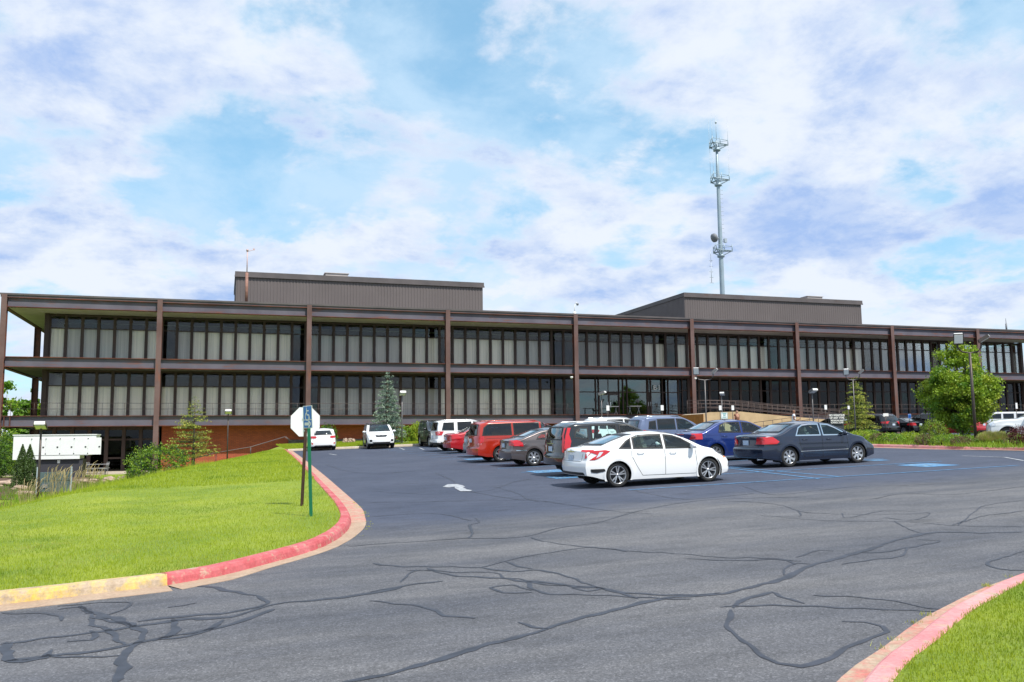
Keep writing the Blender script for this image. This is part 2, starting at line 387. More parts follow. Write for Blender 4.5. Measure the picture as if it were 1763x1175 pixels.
# asphalt ------------------------------------------------------------
left_edge = offset_line(KLs, -.05)
apoly = [(-30, -20), (110, -20), (110, 67.5), (28.5, 67.5), (28.5, REAR_Y), (corner[0], REAR_Y)]+[tuple(p) for p in left_edge[::-1]]+[(-30, 9.8)]
sheet('road', apoly, 1.6, plane, MATS['asphalt'])['kind'] = 'structure'

def sweep(name, line, prof, m, left=1, zf=plane, wf_=None):
    """prof: (distance to the planted side, height) pairs; line: foot of the kerb face"""
    mb = MB(); n = len(prof); cols = []
    for d, h in prof:
        if callable(wf_): lf = offset_line(line, left); cols.append([(p[0]+(q[0]-p[0])*(d if d > -.1 else -wf_(i)), p[1]+(q[1]-p[1])*(d if d > -.1 else -wf_(i)), 0) for i, (p, q) in enumerate(zip(line, lf))]); cols[-1] = [(a, b_, zf(a, b_)+h) for a, b_, _ in cols[-1]]; continue
        o = offset_line(line, d*left); cols.append([(p[0], p[1], zf(p[0], p[1])+h) for p in o])
    for i in range(len(line)): mb.v += [cols[k][i] for k in range(n)]
    for i in range(len(line)-1):
        for k in range(n-1):
            mb.f.append((i*n+k, i*n+k+1, (i+1)*n+k+1, (i+1)*n+k)); mb.m.append(0); mb.sm.append(False)
    o = mb.build(name, m); o['kind'] = 'structure'; return o
kprof = [(-.0, -.05), (.0, .012), (.02, .09), (.045, .13), (.07, .142), (.20, .142), (.215, .12), (.215, -.1)]
gprof = [(-.36, -.05), (-.36, .006), (-.02, .014), (.02, .014)]
ty = next(i for i, p in enumerate(KLs) if p[0] > -.64)      # where the yellow paint turns red
s = 1
sweep('kerb', KLs[:ty+1], kprof, MATS['kerb_yellow']); sweep('kerb', KLs[ty:], [(a+.001, b_) for a, b_ in kprof], MATS['kerb_red'])
ed = sweep('gutter', KLs[:ty+1], gprof, MATS['gutter']); sweep('gutter', KLs[ty:ty+15], gprof, MATS['gutter'], wf_=lambda i: .36-.16*sstep(i/3.)+.08*sstep((i-6)/8.)); sweep('gutter', KLs[ty+14:], gprof, MATS['gutter_red'], wf_=lambda i: .28+.08*sstep(i/8.))
sweep('kerb', KRs, kprof, MATS['kerb_pink'], -1); gprof2 = [(-.21, -.05), (-.21, .006), (-.02, .014), (.02, .014)]
sweep('gutter', KRs, gprof2, MATS['gutter_red'], -1)
rear = [np.array([corner[0]-.1, REAR_Y+.02]), np.array([12, REAR_Y]), np.array([20, REAR_Y]), np.array([28.5, REAR_Y])]
sweep('kerb', catmull(rear, 1.), kprof, MATS['concrete'], 1)

# lawns --------------------------------------------------------------
li = offset_line(KLs, .205)
lawn_poly = [tuple(p) for p in li]+[(corner[0]-.1, REAR_Y+.2), (28.5, REAR_Y+.2), (28.5, 77.5), (-60, 77.5), (-60, 5), (-14, 10.35)]
lawn_poly = [(-60, 10.2)]+[tuple(p) for p in li if p[0] > -14.5]+[(li[-1][0]+.05, REAR_Y+.21), (28.5, REAR_Y+.21), (28.5, 80.), (-60, 80.)]
sheet('lawn', lawn_poly, 1.0, lambda x, y: TZ(x, y)-.005, MATS['lawn'])['kind'] = 'structure'
ri = offset_line(KRs, -.205)
rlawn = [tuple(p) for p in ri]+[(22, -6), (1.5, -6), (1.5, 3.)]
sheet('lawn', rlawn, .8, lambda x, y: plane(x, y)+.125+.035*sstep(-dist_line(x, y, KRs)/3.), MATS['lawn'])['kind'] = 'structure'
# far ground out to the horizon
fg = MB(); 
ringr = [0, 60, 120, 250, 600, 1500]; cx0, cy0 = 30, 60; nseg = 32
for r_ in ringr:
    for k in range(nseg):
        a = 2*math.pi*k/nseg; fg.v.append((cx0+r_*math.cos(a), cy0+r_*math.sin(a), -1.6 if r_ < 70 else -1.2))
for i in range(len(ringr)-1):
    for k in range(nseg): fg.f.append((i*nseg+k, (i+1)*nseg+k, (i+1)*nseg+(k+1) % nseg, i*nseg+(k+1) % nseg)); fg.m.append(0); fg.sm.append(True)
mat('meadow', (.10, .16, .03), .95, var=.4, vscale=.05); fg.build('ground', MATS['meadow'])['kind'] = 'structure'

# planted island right of the lot -------------------------------------
bedline = catmull([np.array([28.6, 46.]), np.array([28.1, 38.]), g2(1509, 770.6), g2(1633, 774), g2(1763, 776), np.array([29.4, 20.]), np.array([30.6, 16.5])], .5)
sweep('kerb', bedline, kprof, MATS['kerb_pink'], 1)
sweep('gutter', bedline, gprof, MATS['gutter_red'], 1)
bi = [tuple(p) for p in offset_line(bedline, .205)]
bedpoly = bi+[(37.5, 16.5), (37.5, 46.)]
def BZ(x, y): return plane(x, y)+.13+.04*math.sin(clip((x-28.5)/9, 0, 1)*math.pi)
sheet('planting_bed', bedpoly, .9, lambda x, y: BZ(x, y)-.01, MATS['mulch'])['kind'] = 'structure'

# sealed cracks -------------------------------------------------------
mat('crack_sealer', (.036, .040, .054), .55, var=.25, vscale=6)
CR = [  # (width m, [(px,py)...]) traced on the photograph, laid as tar strips on the road
 (.10, [(0, 1110), (40, 1106), (85, 1098), (140, 1092), (200, 1084), (265, 1075), (330, 1066), (400, 1062), (470, 1042), (560, 1032), (640, 1022), (690, 1013)]),
 (.09, [(0, 1142), (60, 1132), (140, 1124), (200, 1116), (255, 1104), (330, 1090), (400, 1075), (470, 1050)]),
 (.11, [(190, 1180), (212, 1152), (215, 1128), (235, 1108), (246, 1090), (232, 1078), (205, 1068), (175, 1062), (155, 1052), (140, 1042)]),
 (.07, [(100, 1050), (135, 1045), (160, 1063), (200, 1070), (228, 1078)]),
 (.07, [(0, 1056), (50, 1056), (90, 1057), (105, 1070)]), (.06, [(100, 1044), (150, 1040), (215, 1038), (222, 1046), (190, 1058)]),
 (.08, [(310, 1012), (350, 1010), (400, 1018), (440, 1028), (460, 1040), (430, 1048), (395, 1055), (300, 1064), (240, 1070)]),
 (.07, [(385, 1068), (370, 1080), (340, 1092), (300, 1100), (265, 1104)]), (.08, [(300, 1066), (300, 1082), (290, 1096), (262, 1105)]),
 (.10, [(5, 1108), (12, 1128), (40, 1140), (80, 1132), (88, 1120)]), (.05, [(80, 1128), (150, 1132), (205, 1130)]),
 (.06, [(156, 1065), (160, 1080), (185, 1085), (205, 1100), (215, 1112)]), (.05, [(150, 1088), (170, 1095), (160, 1102), (120, 1104)]),
 (.05, [(290, 1046), (320, 1042), (340, 1038)]),
 (.10, [(590, 1175), (640, 1167), (700, 1152), (780, 1130), (840, 1110), (920, 1090), (990, 1068), (1060, 1050), (1110, 1038), (1170, 1028), (1240, 1023), (1310, 1008), (1350, 996), (1400, 973), (1450, 960), (1500, 945), (1560, 926), (1620, 917), (1700, 918), (1763, 917)]),
 (.06, [(640, 971), (700, 976), (760, 977), (830, 978), (880, 985), (930, 983), (980, 993), (1010, 1007), (1050, 1016), (1110, 1023), (1180, 1026), (1240, 1022)]),
 (.06, [(700, 983), (745, 984), (790, 992), (860, 997), (905, 1002), (960, 1008), (1020, 1012), (1080, 1025), (1100, 1030)]),
 (.05, [(735, 979), (780, 986), (850, 987), (870, 995), (905, 999), (915, 1015), (950, 1023), (1010, 1024), (1100, 1030), (1190, 1032)]),
 (.05, [(915, 1021), (870, 1020), (845, 1012), (880, 1009), (915, 1018)]), (.06, [(905, 1002), (940, 1003), (1005, 1012), (1035, 1013), (1010, 1020), (985, 1013)]),
 (.05, [(690, 1003), (700, 992), (712, 984), (725, 982)]), (.05, [(640, 1019), (700, 1009), (745, 1003), (762, 1001)]),
 (.05, [(640, 1034), (680, 1040), (735, 1048), (770, 1060), (820, 1064)]), (.05, [(890, 1074), (920, 1080), (945, 1083)]),
 (.04, [(830, 977), (900, 960), (960, 950), (1010, 944), (1060, 947), (1080, 950)]), (.05, [(870, 969), (900, 978), (917, 980)]),
 (.04, [(600, 941), (700, 934), (800, 928), (900, 925), (960, 910), (1030, 900), (1085, 884), (1140, 872), (1210, 862), (1300, 858), (1380, 857)]),
 (.04, [(915, 925), (930, 932), (1000, 941), (1070, 948), (1150, 953), (1240, 960), (1300, 961), (1380, 967)]),
 (.05, [(805, 928), (814, 918), (808, 905), (825, 900), (818, 893)]), (.035, [(640, 890), (700, 886), (755, 885), (790, 892), (812, 897)]),
 (.035, [(640, 866), (760, 864), (850, 862), (920, 862), (980, 870), (1050, 880), (1088, 883), (1122, 885)]),
 (.035, [(750, 815), (775, 826), (790, 836), (810, 846), (860, 856), (905, 862)]), (.03, [(560, 800), (600, 812), (660, 816), (720, 811)]),
 (.03, [(640, 846), (700, 850), (760, 851), (840, 845), (880, 832), (910, 826)]), (.03, [(850, 838), (890, 850), (915, 862), (960, 866)]),
 (.07, [(1258, 1050), (1259, 1062), (1250, 1078), (1262, 1092), (1290, 1110), (1315, 1130), (1340, 1144), (1380, 1148), (1420, 1140), (1445, 1124), (1465, 1110), (1500, 1099), (1528, 1088), (1520, 1080), (1490, 1074), (1450, 1072)]),
 (.05, [(1240, 1045), (1330, 1044), (1420, 1045), (1520, 1050), (1590, 1054), (1625, 1052), (1640, 1048)]),
 (.05, [(1400, 1025), (1480, 1030), (1560, 1039), (1600, 1048), (1640, 1049)]), (.07, [(1262, 1048), (1275, 1036), (1300, 1028), (1330, 1020), (1350, 1030), (1385, 1040)]),
 (.05, [(1350, 990), (1352, 978), (1375, 970), (1395, 972)]), (.05, [(1180, 962), (1280, 966), (1345, 964), (1370, 972)]),
 (.04, [(1370, 960), (1410, 948), (1435, 950)]), (.05, [(1480, 952), (1530, 950), (1560, 944), (1550, 958), (1500, 965), (1450, 972)]),
 (.05, [(1560, 945), (1590, 938), (1620, 932), (1580, 930)]), (.04, [(1763, 950), (1720, 962), (1700, 972), (1720, 980), (1763, 982)]),
 (.03, [(1240, 862), (1330, 868), (1375, 880), (1400, 884), (1500, 886), (1600, 885)]), (.03, [(1310, 888), (1380, 894), (1450, 898), (1540, 898), (1640, 905), (1763, 908)]),
 (.03, [(1375, 880), (1376, 890), (1330, 890)]), (.03, [(1450, 884), (1455, 892), (1480, 888), (1530, 880), (1600, 884), (1570, 896), (1520, 892)]),
 (.03, [(1540, 898), (1570, 914), (1600, 920)]), (.04, [(1640, 905), (1690, 890), (1763, 880)]), (.03, [(1650, 905), (1680, 880), (1700, 870), (1763, 862)]),
 (.035, [(1085, 843), (1130, 853), (1180, 860), (1240, 856), (1300, 850)]), (.03, [(1280, 838), (1330, 852), (1400, 846), (1480, 838), (1560, 836), (1640, 832)]),
 (.03, [(1500, 860), (1560, 850), (1640, 852), (1763, 838)]),
]
mb = MB()
for w, px in CR:
    pts = catmull([g2(*p) for p in px if p[1] < 1174 or True], .10)
    q = []
    ph = random.random()*9
    for i, p in enumerate(pts):
        j = .018*math.sin(i*1.7+ph)+.02*math.sin(i*.53+ph*2); q.append(np.array([p[0]+j*.8, p[1]+j]))
    near = np.array([math.hypot(*p) for p in q])
    wid = [w*.46*(.6+.5*random.random())*(1+.25*math.sin(i*.31+ph)) for i in range(len(q))]
    wid[0] = wid[-1] = .01
    l_ = offset_line(q, 1.0); b0 = len(mb.v)
    for i, p in enumerate(q):
        n_ = l_[i]-p
        for sgn in (-1, 1):
            a = p+n_*sgn*wid[i]; mb.v.append((a[0], a[1], plane(a[0], a[1])+.0045))
    for i in range(len(q)-1):
        mb.f.append((b0+2*i, b0+2*i+1, b0+2*i+3, b0+2*i+2)); mb.m.append(0); mb.sm.append(False)
for i_ in range(0):
    pass
o = mb.build('crack_sealing', MATS['crack_sealer']); o['kind'] = 'structure'

# painted markings ------------------------------------------------------
mat('blue_paint', (.10, .29, .54), .7, col2=(.06, .14, .25), vscale=9); mat('white_paint', (.50, .52, .54), .7, col2=(.17, .18, .21), vscale=9)
mat('pale_blue_paint', (.30, .50, .66), .7, col2=(.12, .2, .3), vscale=8)
def strip(mb, a, b, w, mi=0, z=.009):
    a = np.array(a, float); b = np.array(b, float); t = (b-a)/np.linalg.norm(b-a); n = np.array([-t[1], t[0]])*w/2; k = max(1, int(np.linalg.norm(b-a)/1.5)); b0 = len(mb.v)
    for i in range(k+1):
        p = a+(b-a)*i/k
        for s_ in (-1, 1): q = p+n*s_; mb.v.append((q[0], q[1], plane(q[0], q[1])+z))
    for i in range(k): mb.f.append((b0+2*i, b0+2*i+1, b0+2*i+3, b0+2*i+2)); mb.m.append(mi); mb.sm.append(False)
def flat(mb, poly, mi=0, z=.009):
    b0 = len(mb.v); mb.v += [(p[0], p[1], plane(p[0], p[1])+z) for p in poly]; mb.f.append(tuple(range(b0, b0+len(poly)))); mb.m.append(mi); mb.sm.append(False)
mb = MB()
LY = [20.05, 23.0, 25.6, 28.35, 31.0, 33.9, 36.9, 39.6, 42.4, 45.2, 48, 50.8, 53.6, 56.4]
for i, y in enumerate(LY): strip(mb, (9.6, y), (22.3, y), .10)
strip(mb, (15.95, 20.05), (15.95, 56.4), .10)
for k in range(1): strip(mb, g2(1222, 803), g2(1410, 825), .10)
for k in range(4): strip(mb, (10.2+k*1.5, 25.6), (11.7+k*1.5, 28.35), .09)
def wheelchair(mb, c, sc, mi_sq, mi_w, rot=0.0):              # painted access symbol on a blue square
    def T(x, y): a = rot; return np.array([c[0]+sc*(x*math.cos(a)-y*math.sin(a)), c[1]+sc*(x*math.sin(a)+y*math.cos(a))])
    flat(mb, [T(-.62, -.62), T(.62, -.62), T(.62, .62), T(-.62, .62)], mi_sq, .008)
    ring = [(-.06+.3*math.cos(a), -.18+.3*math.sin(a)) for a in [R(110+i*22) for i in range(13)]]
    for i in range(len(ring)-1): strip(mb, T(*ring[i]), T(*ring[i+1]), .085*sc, mi_w, .0125)
    for a, b in (((-.08, .28), (-.06, -.1)), ((-.06, .1), (.2, .1)), ((-.06, -.1), (.2, -.1)), ((.2, -.1), (.3, -.42)), ((.3, -.42), (.42, -.40))): strip(mb, T(*a), T(*b), .085*sc, mi_w, .0125)
    flat(mb, [T(-.1+.09*math.cos(R(45*i)), .4+.09*math.sin(R(45*i))) for i in range(8)], mi_w, .0125)
wheelchair(mb, g2(1597, 801.5), 1.05, 0, 2, R(-90)); wheelchair(mb, g2(942, 812), .95, 0, 2, R(-90)); wheelchair(mb, g2(975, 822), .8, 0, 2, R(-90)); wheelchair(mb, g2(820, 791), .8, 0, 2, R(-90)); wheelchair(mb, g2(1510, 793), .5, 0, 2, R(-90))
# white arrow in the aisle, its head towards the left
flat(mb, [g2(*p) for p in [(762, 839), (771, 834.6), (786, 834.2), (797, 836.4), (801, 839), (792, 839.5), (783, 838.5), (774, 840)]], 1)
flat(mb, [g2(*p) for p in [(783, 838.6), (796, 838.9), (804, 844), (813, 845), (810, 846.6), (793, 846.8), (783, 841.5)]], 1, .0125)
strip(mb, g2(1657, 785.5), g2(1730, 788), .12, 1); strip(mb, g2(1730, 788), g2(1763, 794), .1, 1)
for x in (688, 722, 753): strip(mb, g2(x, 771.5), g2(x-6+14, 774.8), .1, 1)
strip(mb, g2(567, 782), g2(579, 784), .12, 1)
o = mb.build('parking_markings', [MATS['blue_paint'], MATS['white_paint'], MATS['pale_blue_paint']]); o['kind'] = 'structure'
# ------------------------------------------------------------------ the office building
def bldg_mats():
    # weathering steel: grey-violet patina with rust runs
    def steel(name, c1, c2, rust, lo, hi, st):
        m = bpy.data.materials.new(name); m.use_nodes = True; MATS[name] = m; nt = m.node_tree; N = nt.nodes.new; L = nt.links.new; b = nt.nodes['Principled BSDF']
        geo = N('ShaderNodeNewGeometry')
        def nz(s, sc, d=6, r_=.6):
            mp = N('ShaderNodeMapping'); mp.inputs['Scale'].default_value = sc; L(geo.outputs['Position'], mp.inputs[0]); n = N('ShaderNodeTexNoise'); n.inputs['Scale'].default_value = s
            n.inputs['Detail'].default_value = d; n.inputs['Roughness'].default_value = r_; L(mp.outputs[0], n.inputs['Vector']); return n.outputs[0]
        def rp(v, a, ca, b_, cb):
            n = N('ShaderNodeValToRGB'); L(v, n.inputs[0]); n.color_ramp.elements[0].position = a; n.color_ramp.elements[1].position = b_
            n.color_ramp.elements[0].color = (*ca, 1); n.color_ramp.elements[1].color = (*cb, 1); return n.outputs[0]
        base = rp(nz(.5, (1, 1, 1)), .35, c1, .65, c2)
        mx = N('ShaderNodeMixRGB'); L(rp(nz(1, st), lo, (0, 0, 0), hi, (1, 1, 1)), mx.inputs[0]); L(base, mx.inputs[1]); mx.inputs[2].default_value = (*rust, 1)
        L(mx.outputs[0], b.inputs['Base Color']); b.inputs['Roughness'].default_value = .62; b.inputs['Specular IOR Level'].default_value = .35
    steel('steel_web', (.095, .086, .112), (.128, .118, .148), (.17, .07, .05), .55, .70, (.5, .5, 3.2))
    steel('steel_flange', (.075, .026, .020), (.12, .050, .040), (.20, .055, .025), .46, .68, (1.2, 1.2, 1.2))
    steel('steel_column', (.105, .058, .052), (.155, .097, .090), (.20, .075, .045), .56, .76, (2, 2, .5))
    steel('fascia', (.085, .075, .078), (.12, .105, .108), (.10, .06, .05), .6, .8, (.6, .6, 2))
    steel('mullion', (.050, .032, .030), (.07, .045, .04), (.09, .04, .03), .6, .8, (1, 1, 1))
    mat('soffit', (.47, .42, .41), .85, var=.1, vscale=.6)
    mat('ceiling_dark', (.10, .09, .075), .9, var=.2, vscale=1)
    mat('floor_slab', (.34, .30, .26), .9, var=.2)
    # ribbed metal siding of the roof houses
    m = bpy.data.materials.new('siding'); m.use_nodes = True; MATS['siding'] = m; nt = m.node_tree; N = nt.nodes.new; L = nt.links.new; b = nt.nodes['Principled BSDF']
    n = N('ShaderNodeTexNoise'); n.inputs['Scale'].default_value = .35; n.inputs['Detail'].default_value = 5; geo = N('ShaderNodeNewGeometry'); L(geo.outputs['Position'], n.inputs['Vector'])
    r_ = N('ShaderNodeValToRGB'); L(n.outputs[0], r_.inputs[0]); r_.color_ramp.elements[0].color = (.095, .078, .078, 1); r_.color_ramp.elements[1].color = (.135, .115, .115, 1); L(r_.outputs[0], b.inputs['Base Color']); b.inputs['Roughness'].default_value = .6
    # brick
    m = bpy.data.materials.new('brick'); m.use_nodes = True; MATS['brick'] = m; nt = m.node_tree; N = nt.nodes.new; L = nt.links.new; b = nt.nodes['Principled BSDF']
    geo = N('ShaderNodeNewGeometry'); sp = N('ShaderNodeSeparateXYZ'); L(geo.outputs['Position'], sp.inputs[0]); cb = N('ShaderNodeCombineXYZ'); L(sp.outputs[0], cb.inputs[0]); L(sp.outputs[2], cb.inputs[1])
    br = N('ShaderNodeTexBrick'); L(cb.outputs[0], br.inputs['Vector']); br.inputs['Scale'].default_value = 1; br.inputs['Brick Width'].default_value = .30; br.inputs['Row Height'].default_value = .10; br.inputs['Mortar Size'].default_value = .010
    br.inputs['Color1'].default_value = (.46, .095, .042, 1); br.inputs['Color2'].default_value = (.34, .07, .035, 1); br.inputs['Mortar'].default_value = (.13, .06, .04, 1); L(br.outputs['Color'], b.inputs['Base Color']); b.inputs['Roughness'].default_value = .9
    # curtains; shade between the folds is painted in as darker upright streaks
    for nm, c in (('curtain_pale', (.95, .85, .72)), ('curtain_grey', (.56, .51, .47)), ('curtain_dim', (.30, .28, .26))):
        m = bpy.data.materials.new(nm); m.use_nodes = True; MATS[nm] = m; nt = m.node_tree; N = nt.nodes.new; L = nt.links.new; b = nt.nodes['Principled BSDF']
        geo = N('ShaderNodeNewGeometry'); mp = N('ShaderNodeMapping'); mp.inputs['Scale'].default_value = (9, 9, .12); L(geo.outputs['Position'], mp.inputs[0]); n = N('ShaderNodeTexNoise'); n.inputs['Scale'].default_value = 1; n.inputs['Detail'].default_value = 3; L(mp.outputs[0], n.inputs['Vector'])
        r_ = N('ShaderNodeValToRGB'); L(n.outputs[0], r_.inputs[0]); r_.color_ramp.elements[0].position = .36; r_.color_ramp.elements[0].color = (*[k*.80 for k in c], 1); r_.color_ramp.elements[1].position = .55; r_.color_ramp.elements[1].color = (*c, 1)
        L(r_.outputs[0], b.inputs['Base Color']); b.inputs['Roughness'].default_value = .9
bldg_mats()
glass('window_glass', (.985, .985, .98), .01, 1.45, .75)
glass('window_glass_dark', (.22, .22, .23), .01, 1.5, .55)
glass('entrance_glass', (.55, .68, .68), .01, 1.5, 2.4)
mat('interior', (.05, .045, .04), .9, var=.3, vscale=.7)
M_ = MATS

YF = 75.82                                                  # plane of the beam webs
ZT, ZTb, ZM, ZMb, ZB, ZBb = 13.55, 10.99+.02, 8.80, 7.95, 4.22, 3.36
ZTt = 11.95+.0
colx = [PY(x, y, YF)[0] for x, y in [(3.8, 613), (273, 617), (531, 622.6), (770, 627), (990.5, 630), (1190.8, 634), (1372, 635), (1536.5, 637.6), (1684, 640)]]
colx.append(colx[-1]+12.0)
# heights: read off the picture at the columns
ZCT = PY(531.9, 526.8, YF)[2]; ZTt = PY(531, 530, YF)[2]; ZTb = PY(531, 545.5, YF)[2]
ZM = PY(531, 622.6, YF)[2]; ZMb = PY(531, 639, YF)[2]; ZB = PY(531, 715.2, YF)[2]; ZBb = PY(270, 734, YF)[2]
YG = 78.8                                                   # glass line
XL, XR = colx[0], colx[-1]
GXL, GXR = colx[0]+2.66, PY(1754, 600, YG)[0]
DEPTH = 40.0
B = thing('office_building', 'long two storey office building of weathered brown steel with window walls, behind the parking lot', 'building', ((XL+XR)/2, YF, plane(35, YF)))
bo = Vector(B.location)
def bpart(name, mb, m, parent=None):
    mb.v = [(v[0]-bo.x, v[1]-bo.y, v[2]-bo.z) for v in mb.v]; return mb.build(name, m, parent or B)

def gnd(X, Y): return min(TZ(X, Y), plane(X, Y)+.13)
FD = .42                                                    # flange depth
for i, x in enumerate(colx):                                # wide flange columns, fully in front of the beams
    zb = TZ(x, YF)-.3; mb = MB()
    mb.bx(x-.20, x+.20, YF-.36, YF-.325, zb, ZCT+.02, 0)     # front flange
    mb.bx(x-.012, x+.012, YF-.325, YF+.10, zb, ZCT, 1)
    mb.bx(x-.20, x+.20, YF+.10, YF+.14, zb, ZCT, 1)
    bpart('steel_column', mb, [M_['steel_column'], M_['steel_flange']])
    if i in (0,):
        for k in (1, 2):
            yy = YF+13.4*k; mb = MB(); zb = TZ(x, yy)-.3
            mb.bx(x-.36, x-.32, yy-.2, yy+.2, zb, ZCT, 0); mb.bx(x-.32, x+.10, yy-.012, yy+.012, zb, ZCT, 1); mb.bx(x+.1, x+.14, yy-.2, yy+.2, zb, ZCT, 1)
            bpart('steel_column', mb, [M_['steel_column'], M_['steel_flange']])
def beam(x0, x1, zt, zb, horizontal=True):                  # I-beam along X (or along Y at the ends)
    mb = MB()
    if horizontal:
        mb.bx(x0, x1, YF-.01, YF+.012, zb+.05, zt-.05, 0)
        mb.bx(x0, x1, YF-.19, YF+.19, zt-.05, zt, 1); mb.bx(x0, x1, YF-.19, YF+.19, zb, zb+.05, 1)
    else:
        X = x0; mb.bx(X-.012, X+.012, YF+.15, YF+DEPTH, zb+.05, zt-.05, 0)
        mb.bx(X-.19, X+.19, YF+.15, YF+DEPTH, zt-.05, zt, 1); mb.bx(X-.19, X+.19, YF+.15, YF+DEPTH, zb, zb+.05, 1)
    return mb
for lv, (zt, zb) in enumerate(((ZTt, ZTb), (ZM, ZMb), (ZB, ZBb))):
    for i in range(len(colx)-1):
        mb = beam(colx[i]+.025 if i else colx[i]+.2, colx[i+1]-.025, zt, zb)
        if lv == 2 and i == 0:
            for q in (.35, .75): mb.bx(colx[0]+q, colx[0]+q+.06, YF-.17, YF-.011, zb+.05, zt-.05, 1)
        bpart('steel_beam', mb, [M_['steel_web'], M_['steel_flange']])
    bpart('steel_beam', beam(XL-.1, 0, zt, zb, False), [M_['steel_web'], M_['steel_flange']])
# roof, floors and their undersides
mb = MB(); mb.bx(XL-.15, XR, YF+.03, YF+DEPTH, ZTt-.35, ZTt+.0, 0); bpart('roof_slab', mb, M_['fascia'])
mb = MB(); mb.bx(XL-.3, XR+.5, YF-.14, YF+DEPTH+.2, ZTt+.003, ZTt+.26, 0); mb.bx(XL-.36, XR+.5, YF-.21, YF-.14, ZTt+.16, ZTt+.30, 0); bpart('roof_edge', mb, M_['fascia'])
SZ = ZTb+.02
mb = MB(); mb.bx(XL+.2, XR, YF+.20, YG+.0, SZ-.03, SZ); mb.bx(XL+.2, GXL, YG, YF+DEPTH, SZ-.03, SZ); bpart('soffit', mb, M_['soffit'])
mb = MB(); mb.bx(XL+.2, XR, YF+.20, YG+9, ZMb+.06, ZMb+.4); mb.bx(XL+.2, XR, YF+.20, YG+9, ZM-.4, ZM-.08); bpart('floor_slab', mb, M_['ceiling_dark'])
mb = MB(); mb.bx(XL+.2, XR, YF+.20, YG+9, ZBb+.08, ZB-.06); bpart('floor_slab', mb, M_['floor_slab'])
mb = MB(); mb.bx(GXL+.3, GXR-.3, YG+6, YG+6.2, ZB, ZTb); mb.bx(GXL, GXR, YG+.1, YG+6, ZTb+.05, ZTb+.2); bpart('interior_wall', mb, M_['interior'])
# roof houses with ribbed siding
def roofhouse(x0, x1, y0, y1, ztop):
    z0 = ZTt+.3; mb = MB(); n = int((x1-x0)/.30); pts = []
    for i in range(n):
        xa = x0+(x1-x0)*i/n; w = (x1-x0)/n; pts += [(xa, 0), (xa+w*.35, 0), (xa+w*.45, .03), (xa+w*.9, .03)]
    pts.append((x1, 0)); b0 = 0; mb.v = [(a, y0-b_, z) for a, b_ in pts for z in (z0, ztop)]
    for i in range(len(pts)-1): mb.f.append((2*i, 2*i+2, 2*i+3, 2*i+1)); mb.m.append(0); mb.sm.append(False)
    n = int((y1-y0)/.30); pts = []
    for i in range(n):
        ya = y0+(y1-y0)*i/n; w = (y1-y0)/n; pts += [(ya, 0), (ya+w*.35, 0), (ya+w*.45, .05), (ya+w*.9, .05)]
    b0 = len(mb.v); mb.v += [(x0-b_, a, z) for a, b_ in pts for z in (z0, ztop)]
    for i in range(len(pts)-1): mb.f.append((b0+2*i, b0+2*i+1, b0+2*i+3, b0+2*i+2)); mb.m.append(0); mb.sm.append(False)
    mb.bx(x0+.1, x1-.02, y0+.1, y1, z0, ztop-.05)
    w = bpart('roof_house', mb, M_['siding']); mb = MB()
    mb.bx(x0-.12, x1+.1, y0-.16, y1+.1, ztop-.02, ztop+.42, 0); mb.bx(x0-.16, x1+.14, y0-.20, y0-.16, ztop-.10, ztop+.06, 0)
    mb.v = [(v[0]-bo.x, v[1]-bo.y, v[2]-bo.z) for v in mb.v]; mb.build('coping', M_['fascia'], w); return w
h1 = PY(407, 470, 85); h1b = PY(831, 488, 85); roofhouse(h1[0], h1b[0], 85, 96, h1[2]-.3)
h2 = PY(1178, 506, 88); h2b = PY(1482, 519, 88); roofhouse(h2[0], h2b[0], 88, 108, h2[2]-.3)
for px, py, Y in ((580, 473, 87.0), (1403, 512.5, 90.)):
    p = PY(px, py, Y); mb = MB(); mb.bx(p[0]-1.1, p[0]+1.1, Y, Y+1.2, p[2]-.6, p[2]+.10, 0); mb.bx(p[0]-1.2, p[0]+1.2, Y-.1, Y+1.3, p[2]+.10, p[2]+.15, 0); bpart('roof_vent', mb, M_['soffit'])

# window walls --------------------------------------------------------
mods = [GXL+(colx[1]-GXL)*i/7 for i in range(7)]
for i in range(1, 8): mods += [colx[i]+(colx[i+1]-colx[i])*k/10 for k in range(10)]
mods += [colx[8]+(GXR-colx[8])*k/8 for k in range(9)]
def window_parts(x0, x1, z0, z1, zt, state, ent=False):
    w = x1-x0; fr = MB(); hw = .12
    fr.bx(x0, x0+hw, YG-.10, YG+.06, z0, z1); fr.bx(x1-hw, x1-.002, YG-.10, YG+.06, z0, z1)
    fr.bx(x0+hw, x1-hw, YG-.06, YG+.05, z0, z0+.06); fr.bx(x0+hw, x1-hw, YG-.06, YG+.05, z1-.16, z1); fr.bx(x0+hw, x1-hw, YG-.04, YG+.04, zt-.04, zt+.04)
    pn = MB(); pn.bx(x0+hw, x1-hw, YG, YG+.012, z0+.06, zt-.04); pn.bx(x0+hw, x1-hw, YG, YG+.012, zt+.04, z1-.16)
    cu_ = MB(); a, b_ = x0+.02, x1-.02; n = 14
    if state in ('open',): b_ = x0+.30*w
    for j in range(n+1):
        xx = a+(b_-a)*j/n; dy = .012*math.sin(j*2.4+x0*3); cu_.v += [(xx, YG+.26+dy, z0+.02), (xx, YG+.26+dy, zt+.05 if state != 'full' else z1)]
    for j in range(n): cu_.f.append((2*j, 2*j+2, 2*j+3, 2*j+1)); cu_.m.append(0); cu_.sm.append(True)
    return fr, pn, cu_
count = 0; rest_f, rest_p, rest_c = MB(), MB(), MB()
rnd = random.Random(4)
near_cut = 49
glass_of = lambda up, i: M_['window_glass_dark'] if (not up and i > 44) else M_['window_glass']
